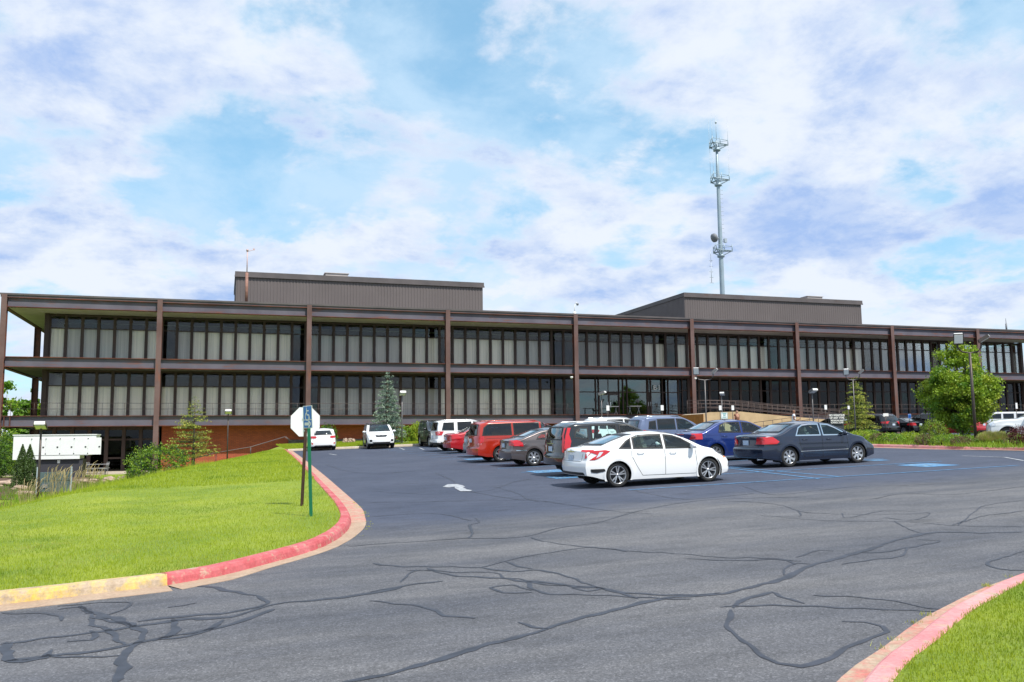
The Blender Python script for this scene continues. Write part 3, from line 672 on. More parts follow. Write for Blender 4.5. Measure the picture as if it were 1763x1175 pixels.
dark_cols = set([17, 27, 36, 37, 46, 56, 57, 66, 67])
def merge(dst, src, mi=0):
    b0 = len(dst.v); dst.v += src.v; dst.f += [tuple(b0+k for k in f) for f in src.f]; dst.m += [mi]*len(src.f); dst.sm += src.sm
for up in (True, False):
    z0, z1 = (ZM+.0, ZTb-.0) if up else (ZB+.02, ZMb+.05)
    z1 = z1-.05 if up else z1; zt = z0+(z1-z0)*(.70 if up else .66)
    run = 'pale'
    for i in range(len(mods)-1):
        x0, x1 = mods[i], mods[i+1]
        if not up and 38 <= i <= 46: continue               # entrance
        if rnd.random() < .38: run = rnd.choice(['pale', 'pale', 'pale', 'grey', 'grey', 'dim'])
        st = run
        if i in (7, 16) or (i in dark_cols and rnd.random() < .8): st = 'none'
        if up and 38 <= i <= 43: st = 'dim'
        if up and 57 <= i <= 62: st = rnd.choice(['dim', 'grey'])
        if not up and i > 46: st = 'none'
        if up and i < 7: st = ['pale', 'grey', 'grey', 'grey', 'grey', 'pale', 'pale'][i]
        if not up and i < 12: st = 'pale'
        fr, pn, cu_ = window_parts(x0, x1, z0, z1, zt, st)
        gl = glass_of(up, i)
        if i < near_cut and count < 100:
            count += 1; f = bpart('window', fr, M_['mullion'])
            for v_, nm, m_ in ((pn, 'pane', gl), (cu_, 'curtain', M_.get('curtain_'+st))):
                if m_ is None: continue
                v_.v = [(v[0]-bo.x, v[1]-bo.y, v[2]-bo.z) for v in v_.v]; v_.build(nm, m_, f)
        else:
            merge(rest_f, fr, 0); merge(rest_f, pn, 1 if gl is M_['window_glass'] else 2)
            if st != 'none': merge(rest_f, cu_, {'pale': 3, 'grey': 4, 'dim': 5}[st])
o = bpart('window', rest_f, [M_['mullion'], M_['window_glass'], M_['window_glass_dark'], M_['curtain_pale'], M_['curtain_grey'], M_['curtain_dim']]); o['kind'] = 'stuff'
# corner posts and dark fins by some columns
mb = MB(); mb.bx(GXL-.35, GXL, YG-.2, YG+.2, ZM+.01, SZ-.031); mb.bx(GXL-.35, GXL, YG-.2, YG+.2, ZB, ZMb+.06); mb.bx(GXR, GXR+.35, YG-.2, YG+.2, ZM+.01, SZ-.031); mb.bx(GXR, GXR+.35, YG-.2, YG+.2, ZB, ZMb+.06); bpart('corner_post', mb, M_['mullion'])
mb = MB(); mb.bx(GXL-.3, GXL-.25, YG+.2, YF+DEPTH, ZB, ZMb); mb.bx(GXL-.3, GXL-.25, YG+.2, YF+DEPTH, ZM, ZTb); mb.bx(GXR+.25, GXR+.3, YG+.2, YF+DEPTH, ZB, ZTb); bpart('side_wall', mb, M_['mullion'])
# entrance: two framed double doors, side lights, transoms
ex0, ex1 = mods[38], mods[47]; z0, z1 = ZB+.02, ZMb+.05; zd = z0+2.25; zt = z0+(z1-z0)*.60
mb = MB(); pn = MB(); edges = [ex0, ex0+.85, ex0+3.15, ex0+3.9, ex0+6.2, ex0+7.1, ex0+8.6, ex1-.02]
edges = [ex0, PY(1043, 700, YG)[0]-1.9, PY(1048, 700, YG)[0], PY(1068, 700, YG)[0], PY(1078, 700, YG)[0], PY(1115, 700, YG)[0], PY(1122, 700, YG)[0], PY(1140, 700, YG)[0], PY(1152, 700, YG)[0], PY(1175, 700, YG)[0], ex1-.01]
edges = [ex0]+[PY(x, 700, YG)[0] for x in (1025, 1030, 1065, 1072, 1079, 1114, 1120, 1140, 1150, 1174)]+[ex1-.01]
for i in range(len(edges)-1):
    a, b_ = edges[i], edges[i+1]; dark = i in (4, 8)
    mb.bx(a, a+.09, YG-.12, YG+.06, z0, z1)
    if b_-a < .12: continue
    mb.bx(a+.09, b_, YG-.05, YG+.04, z0, z0+.05); mb.bx(a+.09, b_, YG-.05, YG+.04, z1-.12, z1)
    mb.bx(a+.09, b_, YG-.05, YG+.04, zt-.05, zt+.05)
    if i in (2, 6): mb.bx((a+b_)/2-.03, (a+b_)/2+.03, YG-.04, YG+.04, zt+.05, z1-.12)
    pn.bx(a+.09, b_, YG, YG+.012, zt+.05, z1-.12)
    if i not in (2, 6): pn.bx(a+.09, b_, YG, YG+.012, z0+.05, zt-.05)
bpart('entrance_frame', mb, M_['mullion']); bpart('pane', pn, M_['entrance_glass'])
mat('door_metal', (.06, .045, .04), .4, .5)
for i in (2, 6):
    a, b_ = edges[i]+.09, edges[i+1]; mdl = (a+b_)/2
    for s_ in (0, 1):
        xa, xb = (a+.01, mdl-.01) if s_ == 0 else (mdl+.01, b_-.01); d = MB()
        zdt = zt-.08
        for (p, q, r_, t) in ((xa, xa+.08, z0+.03, zdt), (xb-.08, xb, z0+.03, zdt), (xa+.08, xb-.08, z0+.03, z0+.25), (xa+.08, xb-.08, zdt-.22, zdt)): d.bx(p, q, YG-.03, YG+.03, r_, t)
        dr = bpart('entrance_door', d, M_['door_metal'])
        for nm, m_, c in (('pane', 'entrance_glass', (xa+.08, xb-.08, YG-.004, YG+.004, z0+.25, zdt-.22)), ('handle', 'chrome', ((xb-.14, xb-.10) if s_ == 0 else (xa+.10, xa+.14))+(YG-.09, YG-.06, z0+.9, z0+1.3))):
            h = MB(); h.bx(*c); h.v = [(v[0]-bo.x, v[1]-bo.y, v[2]-bo.z) for v in h.v]; h.build(nm, M_[m_] if m_ in M_ else mat('chrome', (.75, .76, .78), .15, 1.0), dr)
# door number
def text_mesh(name, s, size, m, parent=None, ext=.004, loc=(0, 0, 0), rot=(R(90), 0, 0), align='CENTER', bold=0.0, sx_=1.0):
    cd = bpy.data.curves.new(name, 'FONT'); cd.body = s; cd.size = size; cd.extrude = ext; cd.align_x = align; cd.align_y = 'CENTER'; cd.offset = bold; cd.space_line = .95
    o = bpy.data.objects.new(name, cd); C.objects.link(o); dg = bpy.context.evaluated_depsgraph_get(); dg.update()
    me = bpy.data.meshes.new_from_object(o.evaluated_get(dg)); bpy.data.objects.remove(o); me.name = name; me.materials.clear(); me.materials.append(m)
    o = bpy.data.objects.new(name, me); C.objects.link(o); o.parent = parent; o.location = loc; o.rotation_euler = rot; o.scale = (sx_, 1, 1); return o
mat('sign_white', (.78, .78, .76), .6, var=.06); p = PY(1131, 668, YG-.14)
text_mesh('door_number', 'E-1', .62, M_['sign_white'], B, .006, (p[0]-bo.x, p[1]-bo.y, p[2]-bo.z), bold=.012)
# basement face: dark window wall in the first bay, then brick
by = YF+1.2
mb = MB(); mb.bx(colx[1]+.35, XR, by, by+.3, -1.2, ZBb+.07); bpart('brick_wall', mb, M_['brick'])
mb = MB(); mb.bx(5.2, colx[5], by-.12, by-.0, -1.2, plane(6, by)+.42); bpart('plinth', mb, mat('plinth_stone', (.14, .12, .115), .9, var=.3, vscale=2))
yb = YF+2.4; zl = -.45; mb = MB(); pn = MB(); cur = MB()
xs = [colx[0]+2.2+i*1.28 for i in range(8)]
for i, x in enumerate(xs):
    mb.bx(x-.14, x+.14, yb-.2, yb+.05, zl, ZBb+.07)
    if i < len(xs)-1:
        a, b_ = x+.14, xs[i+1]-.14; mb.bx(a, b_, yb-.05, yb+.04, 2.25, 2.4); mb.bx(a, b_, yb-.05, yb+.04, zl, zl+.15); mb.bx(a, b_, yb-.05, yb+.04, 3.1, ZBb+.07)
        if i in (4, 6): mb.bx(a, b_, yb-.05, yb+.04, .75, .9)
        pn.bx(a, b_, yb, yb+.01, zl+.15, 2.25); pn.bx(a, b_, yb, yb+.01, 2.4, 3.1)
        if i == 5: cur.bx(a, b_, yb+.2, yb+.22, .35, 2.2)
bpart('basement_frame', mb, M_['mullion']); bpart('pane', pn, M_['window_glass_dark']); bpart('curtain', cur, M_['curtain_grey'])
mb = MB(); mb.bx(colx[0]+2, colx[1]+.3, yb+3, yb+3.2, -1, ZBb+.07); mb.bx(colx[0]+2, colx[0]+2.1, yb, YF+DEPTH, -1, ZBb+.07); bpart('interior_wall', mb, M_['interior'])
mb = MB(); mb.bx(colx[0]-1, colx[1]+1.2, YF-4.2, yb+3, -.62, TZ(-8, YF-2)+.06); bpart('patio_slab', mb, M_['concrete'])
# handrail along the gallery
mb = MB(); hy = YF-.12
z0 = ZB
for zz in (z0+.52, z0+.98): mb.tube([(XL, hy, zz), (colx[4]-.3, hy, zz)], .018, 6); mb.tube([(XL, hy, zz), (XL, YF+DEPTH, zz)], .018, 6)
for i in range(9):
    a, b_ = (colx[i], colx[i+1]) if i < 4 else (0, 0)
    if i >= 4: break
    for k in range(7): xx = a+(b_-a)*(k+.5)/7; mb.tube([(xx, hy, z0), (xx, hy, z0+.98)], .014, 6)
for zz in (z0+.52, z0+.98): mb.tube([(colx[5]+.3, hy, zz), (XR, hy, zz)], .018, 6)
for i in range(5, 9):
    a, b_ = colx[i], colx[i+1]
    for k in range(7): xx = a+(b_-a)*(k+.5)/7; mb.tube([(xx, hy, z0), (xx, hy, z0+.98)], .014, 6)
bpart('gallery_rail', mb, mat('rail_brown', (.085, .06, .055), .5, .3))
# dome cameras under the beams
for px, py in ((984, 649.5), (1197, 651.5)):
    p = PY(px, py, YF-.3); mb = MB(); mb.lathe([(.0, -.16), (.09, -.13), (.13, -.05), (.13, .05), (.0, .06)], 14); mb.v = [(v[0]+p[0], v[1]+p[1], v[2]+p[2]) for v in mb.v]; bpart('dome_camera', mb, M_['sign_white'])
# ------------------------------------------------------------------ cars
mat('tyre', (.018, .018, .019), .85, bump=.3, bscale=60); mat('rim_silver', (.62, .63, .65), .28, .85); mat('rim_dark', (.03, .03, .035), .35, .6)
mat('black_trim', (.012, .012, .013), .45); mat('underbody', (.010, .010, .011), .9); mat('tail_red', (.55, .012, .02), .12, coat=.8); mat('tail_pink', (.75, .25, .27), .15, coat=.6)
mat('lamp_clear', (.72, .74, .78), .08, .3, coat=.8); mat('amber', (.8, .22, .02), .2, coat=.5); mat('chrome', (.75, .76, .78), .15, 1.0)
mat('plate', (.62, .70, .78), .5, col2=(.40, .50, .66), vscale=14); mat('seat_beige', (.60, .56, .46), .9); mat('seat_dark', (.05, .05, .055), .85)
glass('car_glass', (.82, .97, .94), .01, 1.5, 1.5); glass('privacy_glass', (.055, .07, .09), .01, 1.5, 1.6); glass('rear_glass', (.22, .32, .34), .01, 1.52, 2.2)
mat('interior_dark', (.03, .03, .032), .9)
def paint(name, col, rough=.28, metal=.0, coat=1.0):
    m = mat(name, col, rough, metal, coat=coat, var=.0); return m

def smooth_curve(pts, L, sg=.045):
    xs = np.arange(-.6, L+.6, .01); y = np.interp(xs, [p[0] for p in pts], [p[1] for p in pts])
    k = np.exp(-.5*(np.arange(-30, 31)*.01/sg)**2); k /= k.sum(); yy = np.convolve(y, k, 'same'); yy[:30] = y[:30]; yy[-30:] = y[-30:]
    return lambda x: float(np.interp(x, xs, yy))

class Car:
    def __init__(s, sp, name, label, cat, group, col):
        s.sp = sp; L, W, H = sp['dim']; s.L, s.W, s.H = L, W, H
        s.top = smooth_curve(sp['top'], L, sp.get('sg', .06)); s.bot = smooth_curve(sp['bot'], L, .04)
        s.belt = smooth_curve(sp['belt'], L, .15); s.root = thing(name, label, cat, (0, 0, 0), 0, group); s.paint = col
        s.body()
    def hw(s, x, z):
        L, W = s.L, s.W; sp = s.sp; w = W/2
        de, k = sp.get('rt', (.9, .10)); d = max(0, 1-x/de); w *= 1-k*d**2.2
        de, k = sp.get('ft', (1.3, .16)); d = max(0, 1-(L-x)/de); w *= 1-k*d**2.4
        b = s.belt(x); mid = b*.60
        if z < mid: t = (mid-z)/mid; f = 1-.075*t**2.2
        elif z < b: t = (z-mid)/(b-mid); f = 1-.030*t**1.6
        else: t = (z-b)/(s.H-b+1e-6); f = .970-sp.get('tumble', .19)*t**1.12
        # a crease along the flank and flared arches
        f += .010*math.exp(-((z-b*.82)/.035)**2)
        for xw in (sp['xr'], sp['xf']):
            r = math.hypot(x-xw, z-sp['R']); f += .018*math.exp(-((r-sp['Ra']-.03)/.07)**2) if z < b else 0
        return w*f
    def warp(s, x, y, z):
        sp = s.sp; L = s.L; hwm = s.W/2; q = min(1.1, abs(y)/hwm)
        wr = math.exp(-(x/.42)**2); wf = math.exp(-((L-x)/.50)**2)
        return x+wr*(s.rp(z)+sp.get('rplan', .13)*q**2.6)-wf*(s.fp(z)+sp.get('fplan', .26)*q**2.4)
    def body(s):
        sp = s.sp; L, H = s.L, s.H
        s.rp = lambda z: float(np.interp(z, [p[0] for p in sp['rprof']], [p[1] for p in sp['rprof']]))
        s.fp = lambda z: float(np.interp(z, [p[0] for p in sp['fprof']], [p[1] for p in sp['fprof']]))
        c0, c1 = sp['cabin']; xs = sorted(set([round(v, 3) for v in list(np.linspace(0, c0, max(4, int(c0/.05))))+list(np.linspace(c0, c1, int((c1-c0)/.038)))+list(np.linspace(c1, L, int((L-c1)/.05)))]))
        V = []; NS, NA, NT = 26, 6, 8
        for x in xs:
            tz = s.top(x); bz = s.bot(x); b = s.belt(x); crown = .035+.02*min(1, max(0, (tz-b)/.3)); te = tz-crown; rr = min(sp.get('rr', .075), (te-bz)*.3)
            half = []; zt = te-rr
            zs = np.concatenate([np.linspace(bz, min(b, zt-.02), 14, endpoint=False), np.linspace(min(b, zt-.02), zt, NS-14)])
            for z in zs: half.append((s.hw(x, z), z))
            yb = s.hw(x, zt); ye = s.hw(x, te)-rr*.95
            for i in range(1, NA+1):
                a = i/NA*math.pi/2; half.append((ye+(yb-ye)*math.cos(a)**.9, zt+rr*math.sin(a)**.9))
            for i in range(1, NT+1):
                y = ye*(1-i/NT); half.append((y, tz-crown*(y/ye)**2))
            ring = [(-y, z) for y, z in half]+[(y, z) for y, z in half[:-1][::-1]]
            V.append([(s.warp(x, y, z), y, z) for y, z in ring])
        n = len(V[0]); vs = [v for ring in V for v in ring]; fs = []
        for i in range(len(xs)-1):
            for k in range(n-1): fs.append((i*n+k, i*n+k+1, (i+1)*n+k+1, (i+1)*n+k))
        h = (n-1)//2
        for si, x in ((0, 0.), (len(xs)-1, L)):
            K = 14; rows = []
            for j in range(h):
                y, z = V[si][j][1], V[si][j][2]; row = [si*n+j]
                for k in range(1, K):
                    yy = y*(1-2*k/K); row.append(len(vs)); vs.append((s.warp(x, yy, z), yy, z))
                row.append(si*n+n-1-j); rows.append(row)
            for j in range(h-1):
                for k in range(K):
                    f = (rows[j][k], rows[j+1][k], rows[j+1][k+1], rows[j][k+1]); fs.append(f if si == 0 else f[::-1])
            row = rows[h-1]
            for k in range(K): fs.append((row[k], si*n+h, row[k+1]) if si == 0 else (row[k+1], si*n+h, row[k]))
        # bottom
        for i in range(len(xs)-1): fs.append((i*n, (i+1)*n, (i+1)*n+n-1, i*n+n-1))
        s.bvh = BVHTree.FromPolygons([Vector(v) for v in vs], fs)
        A = np.array(vs); R_ = sp['Ra']
        side = np.abs(A[:, 1]) > s.W*.36
        for xw in (sp['xr'], sp['xf']):
            dx = A[:, 0]-xw; dz = A[:, 2]-sp['R']; d = np.hypot(dx, dz); m_ = side & (np.abs(d-R_) < .024); A[m_, 0] = xw+dx[m_]/d[m_]*R_; A[m_, 2] = sp['R']+dz[m_]/d[m_]*R_
        keep = []; holes = sp['glass']
        cen = np.array([A[list(f)].mean(0) for f in fs]); nor = []
        for f in fs:
            a, b_, c = A[f[0]], A[f[1]], A[f[2]]; nn = np.cross(b_-a, c-a); nor.append(nn/(np.linalg.norm(nn)+1e-9))
        nor = np.array(nor); cut = np.zeros(len(fs), bool)
        for xw in (sp['xr'], sp['xf']): cut |= (np.hypot(cen[:, 0]-xw, cen[:, 2]-sp['R']) < R_) & (np.abs(cen[:, 1]) > s.W*.33) & (np.abs(nor[:, 1]) > .4)
        for kind, poly, gm in holes:
            pp = s.shrink(poly, .012)
            if kind == 'side': cut |= inpoly_np(cen[:, 0], cen[:, 2], pp) & (np.abs(nor[:, 1]) > .55)
            elif kind == 'rear': cut |= inpoly_np(cen[:, 1], cen[:, 2], pp) & (cen[:, 0] < s.L*.5) & (np.abs(nor[:, 1]) < .6)
            elif kind == 'front': cut |= inpoly_np(cen[:, 1], cen[:, 2], pp) & (cen[:, 0] > s.L*.5) & (np.abs(nor[:, 1]) < .6)
        under = len(fs)-(len(xs)-1)
        F = [f for i, f in enumerate(fs) if not cut[i]]; MI = [1 if i >= under else 0 for i in range(len(fs)) if not cut[i]]
        me = bpy.data.meshes.new('body'); me.from_pydata([tuple(v) for v in A], [], F); me.materials.append(s.paint); me.materials.append(M_['underbody'])
        if sp.get('lower'):                                    # unpainted lower cladding
            me.materials.append(M_['black_trim'])
            zc = sp['lower']; cc = np.array([A[list(f)].mean(0) for f in F]); MI = [2 if (cc[i, 2] < zc and m_i == 0) else m_i for i, m_i in enumerate(MI)]
        if sp.get('roofblack'):
            me.materials.append(M_['black_gloss']); k = len(me.materials)-1; cc = np.array([A[list(f)].mean(0) for f in F]); MI = [k if (cc[i, 2] > s.H-.10 and m_i == 0) else m_i for i, m_i in enumerate(MI)]
        me.polygons.foreach_set('material_index', MI); me.polygons.foreach_set('use_smooth', [True]*len(F))
        bm = bmesh.new(); bm.from_mesh(me); bmesh.ops.recalc_face_normals(bm, faces=bm.faces); loose = [v for v in bm.verts if not v.link_faces]; bmesh.ops.delete(bm, geom=loose, context='VERTS')
        for e in bm.edges:
            if len(e.link_faces) == 2 and e.calc_face_angle(0) > R(50): e.smooth = False
        bm.to_mesh(me); bm.free(); s.bodyo = link_mesh('body', me, s.root)
    @staticmethod
    def shrink(poly, d):
        n = len(poly); out = []; a = sum(poly[i][0]*poly[(i+1) % n][1]-poly[(i+1) % n][0]*poly[i][1] for i in range(n)); sg = 1 if a > 0 else -1
        for i in range(n):
            p, q, r = np.array(poly[i-1][:2], float), np.array(poly[i][:2], float), np.array(poly[(i+1) % n][:2], float)
            e1 = (q-p)/(np.linalg.norm(q-p)+1e-9); e2 = (r-q)/(np.linalg.norm(r-q)+1e-9); n1 = np.array([-e1[1], e1[0]])*sg; n2 = np.array([-e2[1], e2[0]])*sg; b = n1+n2; b = b/(np.dot(b, b)+1e-9)*2
            b = b if np.linalg.norm(b) < 3 else b/np.linalg.norm(b)*3
            out.append(tuple(q+b*d))
        return out
    def cast(s, kind, a, b, sgn=-1, off=.004):
        if kind == 'side': o, d = Vector((a, sgn*3, b)), Vector((0, -sgn, 0))
        elif kind == 'rear': o, d = Vector((-2, a, b)), Vector((1, 0, 0))
        elif kind == 'front': o, d = Vector((s.L+2, a, b)), Vector((-1, 0, 0))
        else: o, d = Vector((a, b, 4)), Vector((0, 0, -1))
        h, n, _, _ = s.bvh.ray_cast(o, d)
        if h is None:                                           # past the edge of the body: take the nearest point of it
            q = {'side': Vector((a, sgn*s.W*.45, b)), 'rear': Vector((.05, a, b)), 'front': Vector((s.L-.05, a, b)), 'top': Vector((a, b, s.H))}[kind]
            h, n, _, _ = s.bvh.find_nearest(q)
        if n.dot(d) > 0: n = -n
        return h+n*off
    def patch(s, name, kind, poly, m, sgn=-1, off=.005, step=.07, parent=None, dens=.06, thick=0.):
        P = []; n = len(poly)
        for i in range(n):
            a, b = np.array(poly[i], float), np.array(poly[(i+1) % n], float); k = max(1, int(np.linalg.norm(b-a)/dens))
            for j in range(k): P.append(tuple(a+(b-a)*j/k))
        vs, fs = tri_poly(P, step); pts = [s.cast(kind, v.x, v.y, sgn, off) for v in vs]
        me = bpy.data.meshes.new(name); me.from_pydata(pts, [], fs); me.materials.append(m); me.polygons.foreach_set('use_smooth', [True]*len(fs))
        bm = bmesh.new(); bm.from_mesh(me); bmesh.ops.recalc_face_normals(bm, faces=bm.faces)
        out = {'side': Vector((0, sgn, 0)), 'rear': Vector((-1, 0, 0)), 'front': Vector((1, 0, 0)), 'top': Vector((0, 0, 1))}[kind]
        bm.normal_update()
        if sum(f.normal.dot(out) for f in bm.faces) < 0: bmesh.ops.reverse_faces(bm, faces=bm.faces)
        bm.to_mesh(me); bm.free(); return link_mesh(name, me, parent or s.root)
    def ring(s, mb, kind, poly, w_out, w_in, sgn=-1, off=.007, closed=True, dens=.05):
        P = []; n = len(poly)
        A_, B_ = Car.shrink(poly, -w_out), Car.shrink(poly, w_in)
        rng_ = n if closed else n-1; oa, ob = [], []
        for i in range(rng_):
            j = (i+1) % n; k = max(1, int(math.hypot(poly[j][0]-poly[i][0], poly[j][1]-poly[i][1])/dens))
            for t in range(k):
                q = t/k; oa.append([A_[i][c]*(1-q)+A_[j][c]*q for c in (0, 1)]); ob.append([B_[i][c]*(1-q)+B_[j][c]*q for c in (0, 1)])
        va = [s.cast(kind, p[0], p[1], sgn, off) for p in oa]; vb = [s.cast(kind, p[0], p[1], sgn, off) for p in ob]; N_ = len(va)
        mb.add(va+vb, [(i, (i+1) % N_, N_+(i+1) % N_, N_+i) for i in range(N_)], 0, True)
    def line(s, mb, kind, pts, w, sgn=-1, off=.004, dens=.08):
        P = []
        for i in range(len(pts)-1):
            a, b = np.array(pts[i], float), np.array(pts[i+1], float); k = max(1, int(np.linalg.norm(b-a)/dens))
            for j in range(k): P.append(a+(b-a)*j/k)
        P.append(np.array(pts[-1], float)); l_, r_ = offset_line(P, w/2), offset_line(P, -w/2); n = len(P)
        va = [s.cast(kind, p[0], p[1], sgn, off) for p in l_]; vb = [s.cast(kind, p[0], p[1], sgn, off) for p in r_]
        mb.add(va+vb, [(i, i+1, n+i+1, n+i) for i in range(n-1)], 0, True)
    def wheels(s, spokes=7, style='split', dark=False, rim=None):
        sp = s.sp; Rt = sp['R']; rr = sp.get('rim', Rt*.66); wt = sp.get('tw', .21)
        ty = MB(); pr = [(rr*.99, wt*.42), (rr*1.02, wt*.48), (Rt*.90, wt*.5), (Rt*.97, wt*.42), (Rt, wt*.28), (Rt*1.0, 0), (Rt, -wt*.28), (Rt*.97, -wt*.42), (Rt*.9, -wt*.5), (rr*1.02, -wt*.48), (rr*.99, -wt*.42)]
        ty.lathe(pr, 40)
        rm = MB(); rm.lathe([(rr*1.0, wt*.45), (rr*.965, wt*.47), (rr*.93, wt*.40), (rr*.90, wt*.1), (rr*.9, -wt*.4)], 40, 0)
        rm.lathe([(rr*.91, wt*.06), (.0, wt*.06)], 32, 1)
        n = spokes
        for i in range(n):
            a0 = 2*math.pi*i/n
            def sp_poly(da, wi, wo):
                pts = []
                for r_, ww in ((rr*.16, wi), (rr*.92, wo)):
                    pts.append((r_, ww))
                return pts
            arms = [(0, .030, .040)] if style == 'single' else [(-.19, .012, .017), (.19, .012, .017)]
            for da, wi, wo in arms:
                a = a0+da; ai = a0+da*.4; vs = []
                for r_, ww, aa, zt_ in ((rr*.12, wi, ai, wt*.33), (rr*.94, wo, a, wt*.40)):
                    c, s_ = math.cos(aa), math.sin(aa)
                    for z_ in (zt_, zt_-.035):
                        for q in (-1, 1): vs.append((r_*c-q*ww*s_, r_*s_+q*ww*c, z_))
                rm.add(vs, [(0, 1, 5, 4), (0, 4, 6, 2), (1, 3, 7, 5), (2, 6, 7, 3)], 0)
        rm.lathe([(0, wt*.38), (rr*.12, wt*.37), (rr*.19, wt*.30), (rr*.19, wt*.1)], 16, 0)
        tm = ty.build('tyre', M_['tyre']); rmm = rm.build('rim', [rim or M_['rim_silver'], M_['rim_dark']])
        hub = MB(); hub.lathe([(0, wt*.40), (rr*.09, wt*.395), (rr*.09, wt*.36)], 14, 0); hm = hub.build('hub_cap', M_['chrome'] if not dark else M_['rim_dark'])
        first = True
        for xw in (sp['xr'], sp['xf']):
            for sg in (-1, 1):
                y = sg*(s.hw(xw, Rt)-wt/2-.025); e = bpy.data.objects.new('wheel', None); C.objects.link(e); e.empty_display_size = .1; e.parent = s.root; e.location = (xw, y, Rt)
                e.rotation_euler = (R(90) if sg < 0 else R(-90), 0, rng.uniform(0, 0)); 
                for m_ in (tm, rmm, hm):
                    c = m_ if first else m_.copy()
                    if not first: C.objects.link(c)
                    c.parent = e; c.rotation_euler = (0, 0, xw*1.3+sg)
                first = False
        # wheel wells and arch lips
        for xw in (sp['xr'], sp['xf']):
            for sg in (-1, 1):
                w = MB(); lip = MB(); y1 = sg*(s.hw(xw, Rt)-.012); y0 = y1-sg*.42; n_ = 20; vs = []
                for k in range(n_+1):
                    a = R(-25)+(math.pi+R(50))*k/n_
                    for y in (y1, y0): vs.append((xw+(sp['Ra']+.012)*math.cos(a), y, Rt+(sp['Ra']+.012)*math.sin(a)))
                w.add(vs, [(2*k, 2*k+1, 2*k+3, 2*k+2) for k in range(n_)]+[tuple(2*k+1 for k in range(n_+1))])
                P0, P1 = [], []
                for k in range(29):
                    a = R(-30)+(math.pi+R(60))*k/28
                    for lst, rd in ((P0, sp['Ra']-.022), (P1, sp['Ra']+sp.get('lipw', .03))):
                        z = Rt+rd*math.sin(a)
                        if z < s.bot(xw)-.01: z = s.bot(xw)-.01
                        hh = s.cast('side', xw+rd*math.cos(a), max(z, s.bot(xw+rd*math.cos(a))+.01), sg, .008); lst.append(Vector((xw+rd*math.cos(a), hh.y, z)))
                nn = len(P0); lip.add(P0+P1, [(k, k+1, nn+k+1, nn+k) for k in range(nn-1)], 0, True)
                w.build('wheel_well', M_['underbody'], s.root); lip.build('wheel_arch', M_['black_trim'] if sp.get('lower') else s.paint, s.root)
    def glazing(s, trim=None):
        names = {'side': 'side_window', 'rear': 'rear_window', 'front': 'windscreen'}
        for kind, poly, gm in s.sp['glass']:
            for sg in ((-1, 1) if kind == 'side' else (1,)):
                g = s.patch(names[kind], kind, poly, M_[gm], sg, .004, .12, dens=.08)
                mb = MB(); s.ring(mb, kind, poly, .012, .026, sg, .008); mb.build('window_seal', M_[s.sp.get('sealm', 'black_trim') if kind == 'side' else 'black_trim'], g)
    def cabin(s, seat):
        sp = s.sp; m = M_[seat]; c0, c1 = sp['cabin']; fl = .32; b = s.belt(s.L/2)
        xf = sp.get('xseat', (c0+c1)/2+.25); xr_ = xf-.92
        def seatmesh(x, y, w):
            mb = MB(); mb.box((x+.05, y, fl+.16), (.52, w, .16)); Mx = Matrix.Rotation(R(-14), 3, 'Y')
            mb.box((x-.24, y, fl+.46), (.13, w*.94, .60), 0, Mx, .88)
            for yy in ([y] if w < .8 else [y-.36, y+.36]): mb.box((x-.33, yy, fl+(.86 if w < .8 else .76)), (.09, .25, .15), 0, Mx, .85)
            return mb
        for y in (-.37, .37): seatmesh(xf, y, .48).build('seat', m, s.root)
        seatmesh(xr_, 0, 1.2).build('rear_seat', m, s.root)
        mb = MB(); mb.box((c1-.42, 0, b-.10), (.45, s.W*.78, .22), 0, None, .9); mb.box((s.L/2, 0, .26), (s.L*.5, s.W*.8, .04)); mb.build('dashboard', M_['interior_dark'], s.root)
        if sp['kind'] == 'sedan': mb = MB(); mb.box((xr_-.62, 0, b-.05), (.5, s.W*.74, .03)); mb.build('parcel_shelf', m, s.root)
        mb = MB(); mb.lathe([(.17+.014*math.cos(R(q)), .014*math.sin(R(q))) for q in range(0, 361, 60)], 18, 0, Matrix.Rotation(R(-62), 3, 'Y')); mb.v = [(v[0]+xf+.42, v[1]+.37, v[2]+b-.02) for v in mb.v]; mb.build('steering_wheel', M_['black_trim'], s.root)
    def mirror(s, m=None):
        x, z = s.sp['mirror']
        for sg in (-1, 1):
            h = s.cast('side', x, z, sg, 0); mb = MB(); n = 10
            prof = [(.0, -.02), (.055, -.015), (.075, .03), (.065, .08), (.03, .11), (0, .12)]
            Mx = Matrix.Rotation(R(90), 3, 'Y') @ Matrix.Diagonal((1.0, 1.55, 1.0)); mb.lathe(prof, 14, 0, Mx); mb.v = [(v[0]+h.x, v[1]+h.y+sg*.12, v[2]+h.z+.03) for v in mb.v]
            mb.box((h.x+.03, h.y+sg*.02, h.z+.0), (.06, .09, .035)); mb.build('wing_mirror', m or s.paint, s.root)
    def handles(s, m=None):
        for x, z in s.sp['handles']:
            for sg in (-1, 1):
                h = s.cast('side', x, z, sg, 0); mb = MB(); mb.tube([(h.x-.10, h.y+sg*.004, h.z), (h.x-.07, h.y+sg*.035, h.z+.004), (h.x+.07, h.y+sg*.035, h.z+.004), (h.x+.10, h.y+sg*.004, h.z)], .013, 6); mb.build('door_handle', m or s.paint, s.root)
    def seams(s):
        mb = MB()
        for pts in s.sp.get('seams', []):
            for sg in (-1, 1): s.line(mb, 'side', pts, .011, sg, .0025)
        for pts in s.sp.get('rseams', []): s.line(mb, 'rear', pts, .010, 1, .0025)
        for pts in s.sp.get('fseams', []): s.line(mb, 'front', pts, .010, 1, .0025)
        if mb.v: mb.build('panel_gap', M_['black_trim'], s.root)
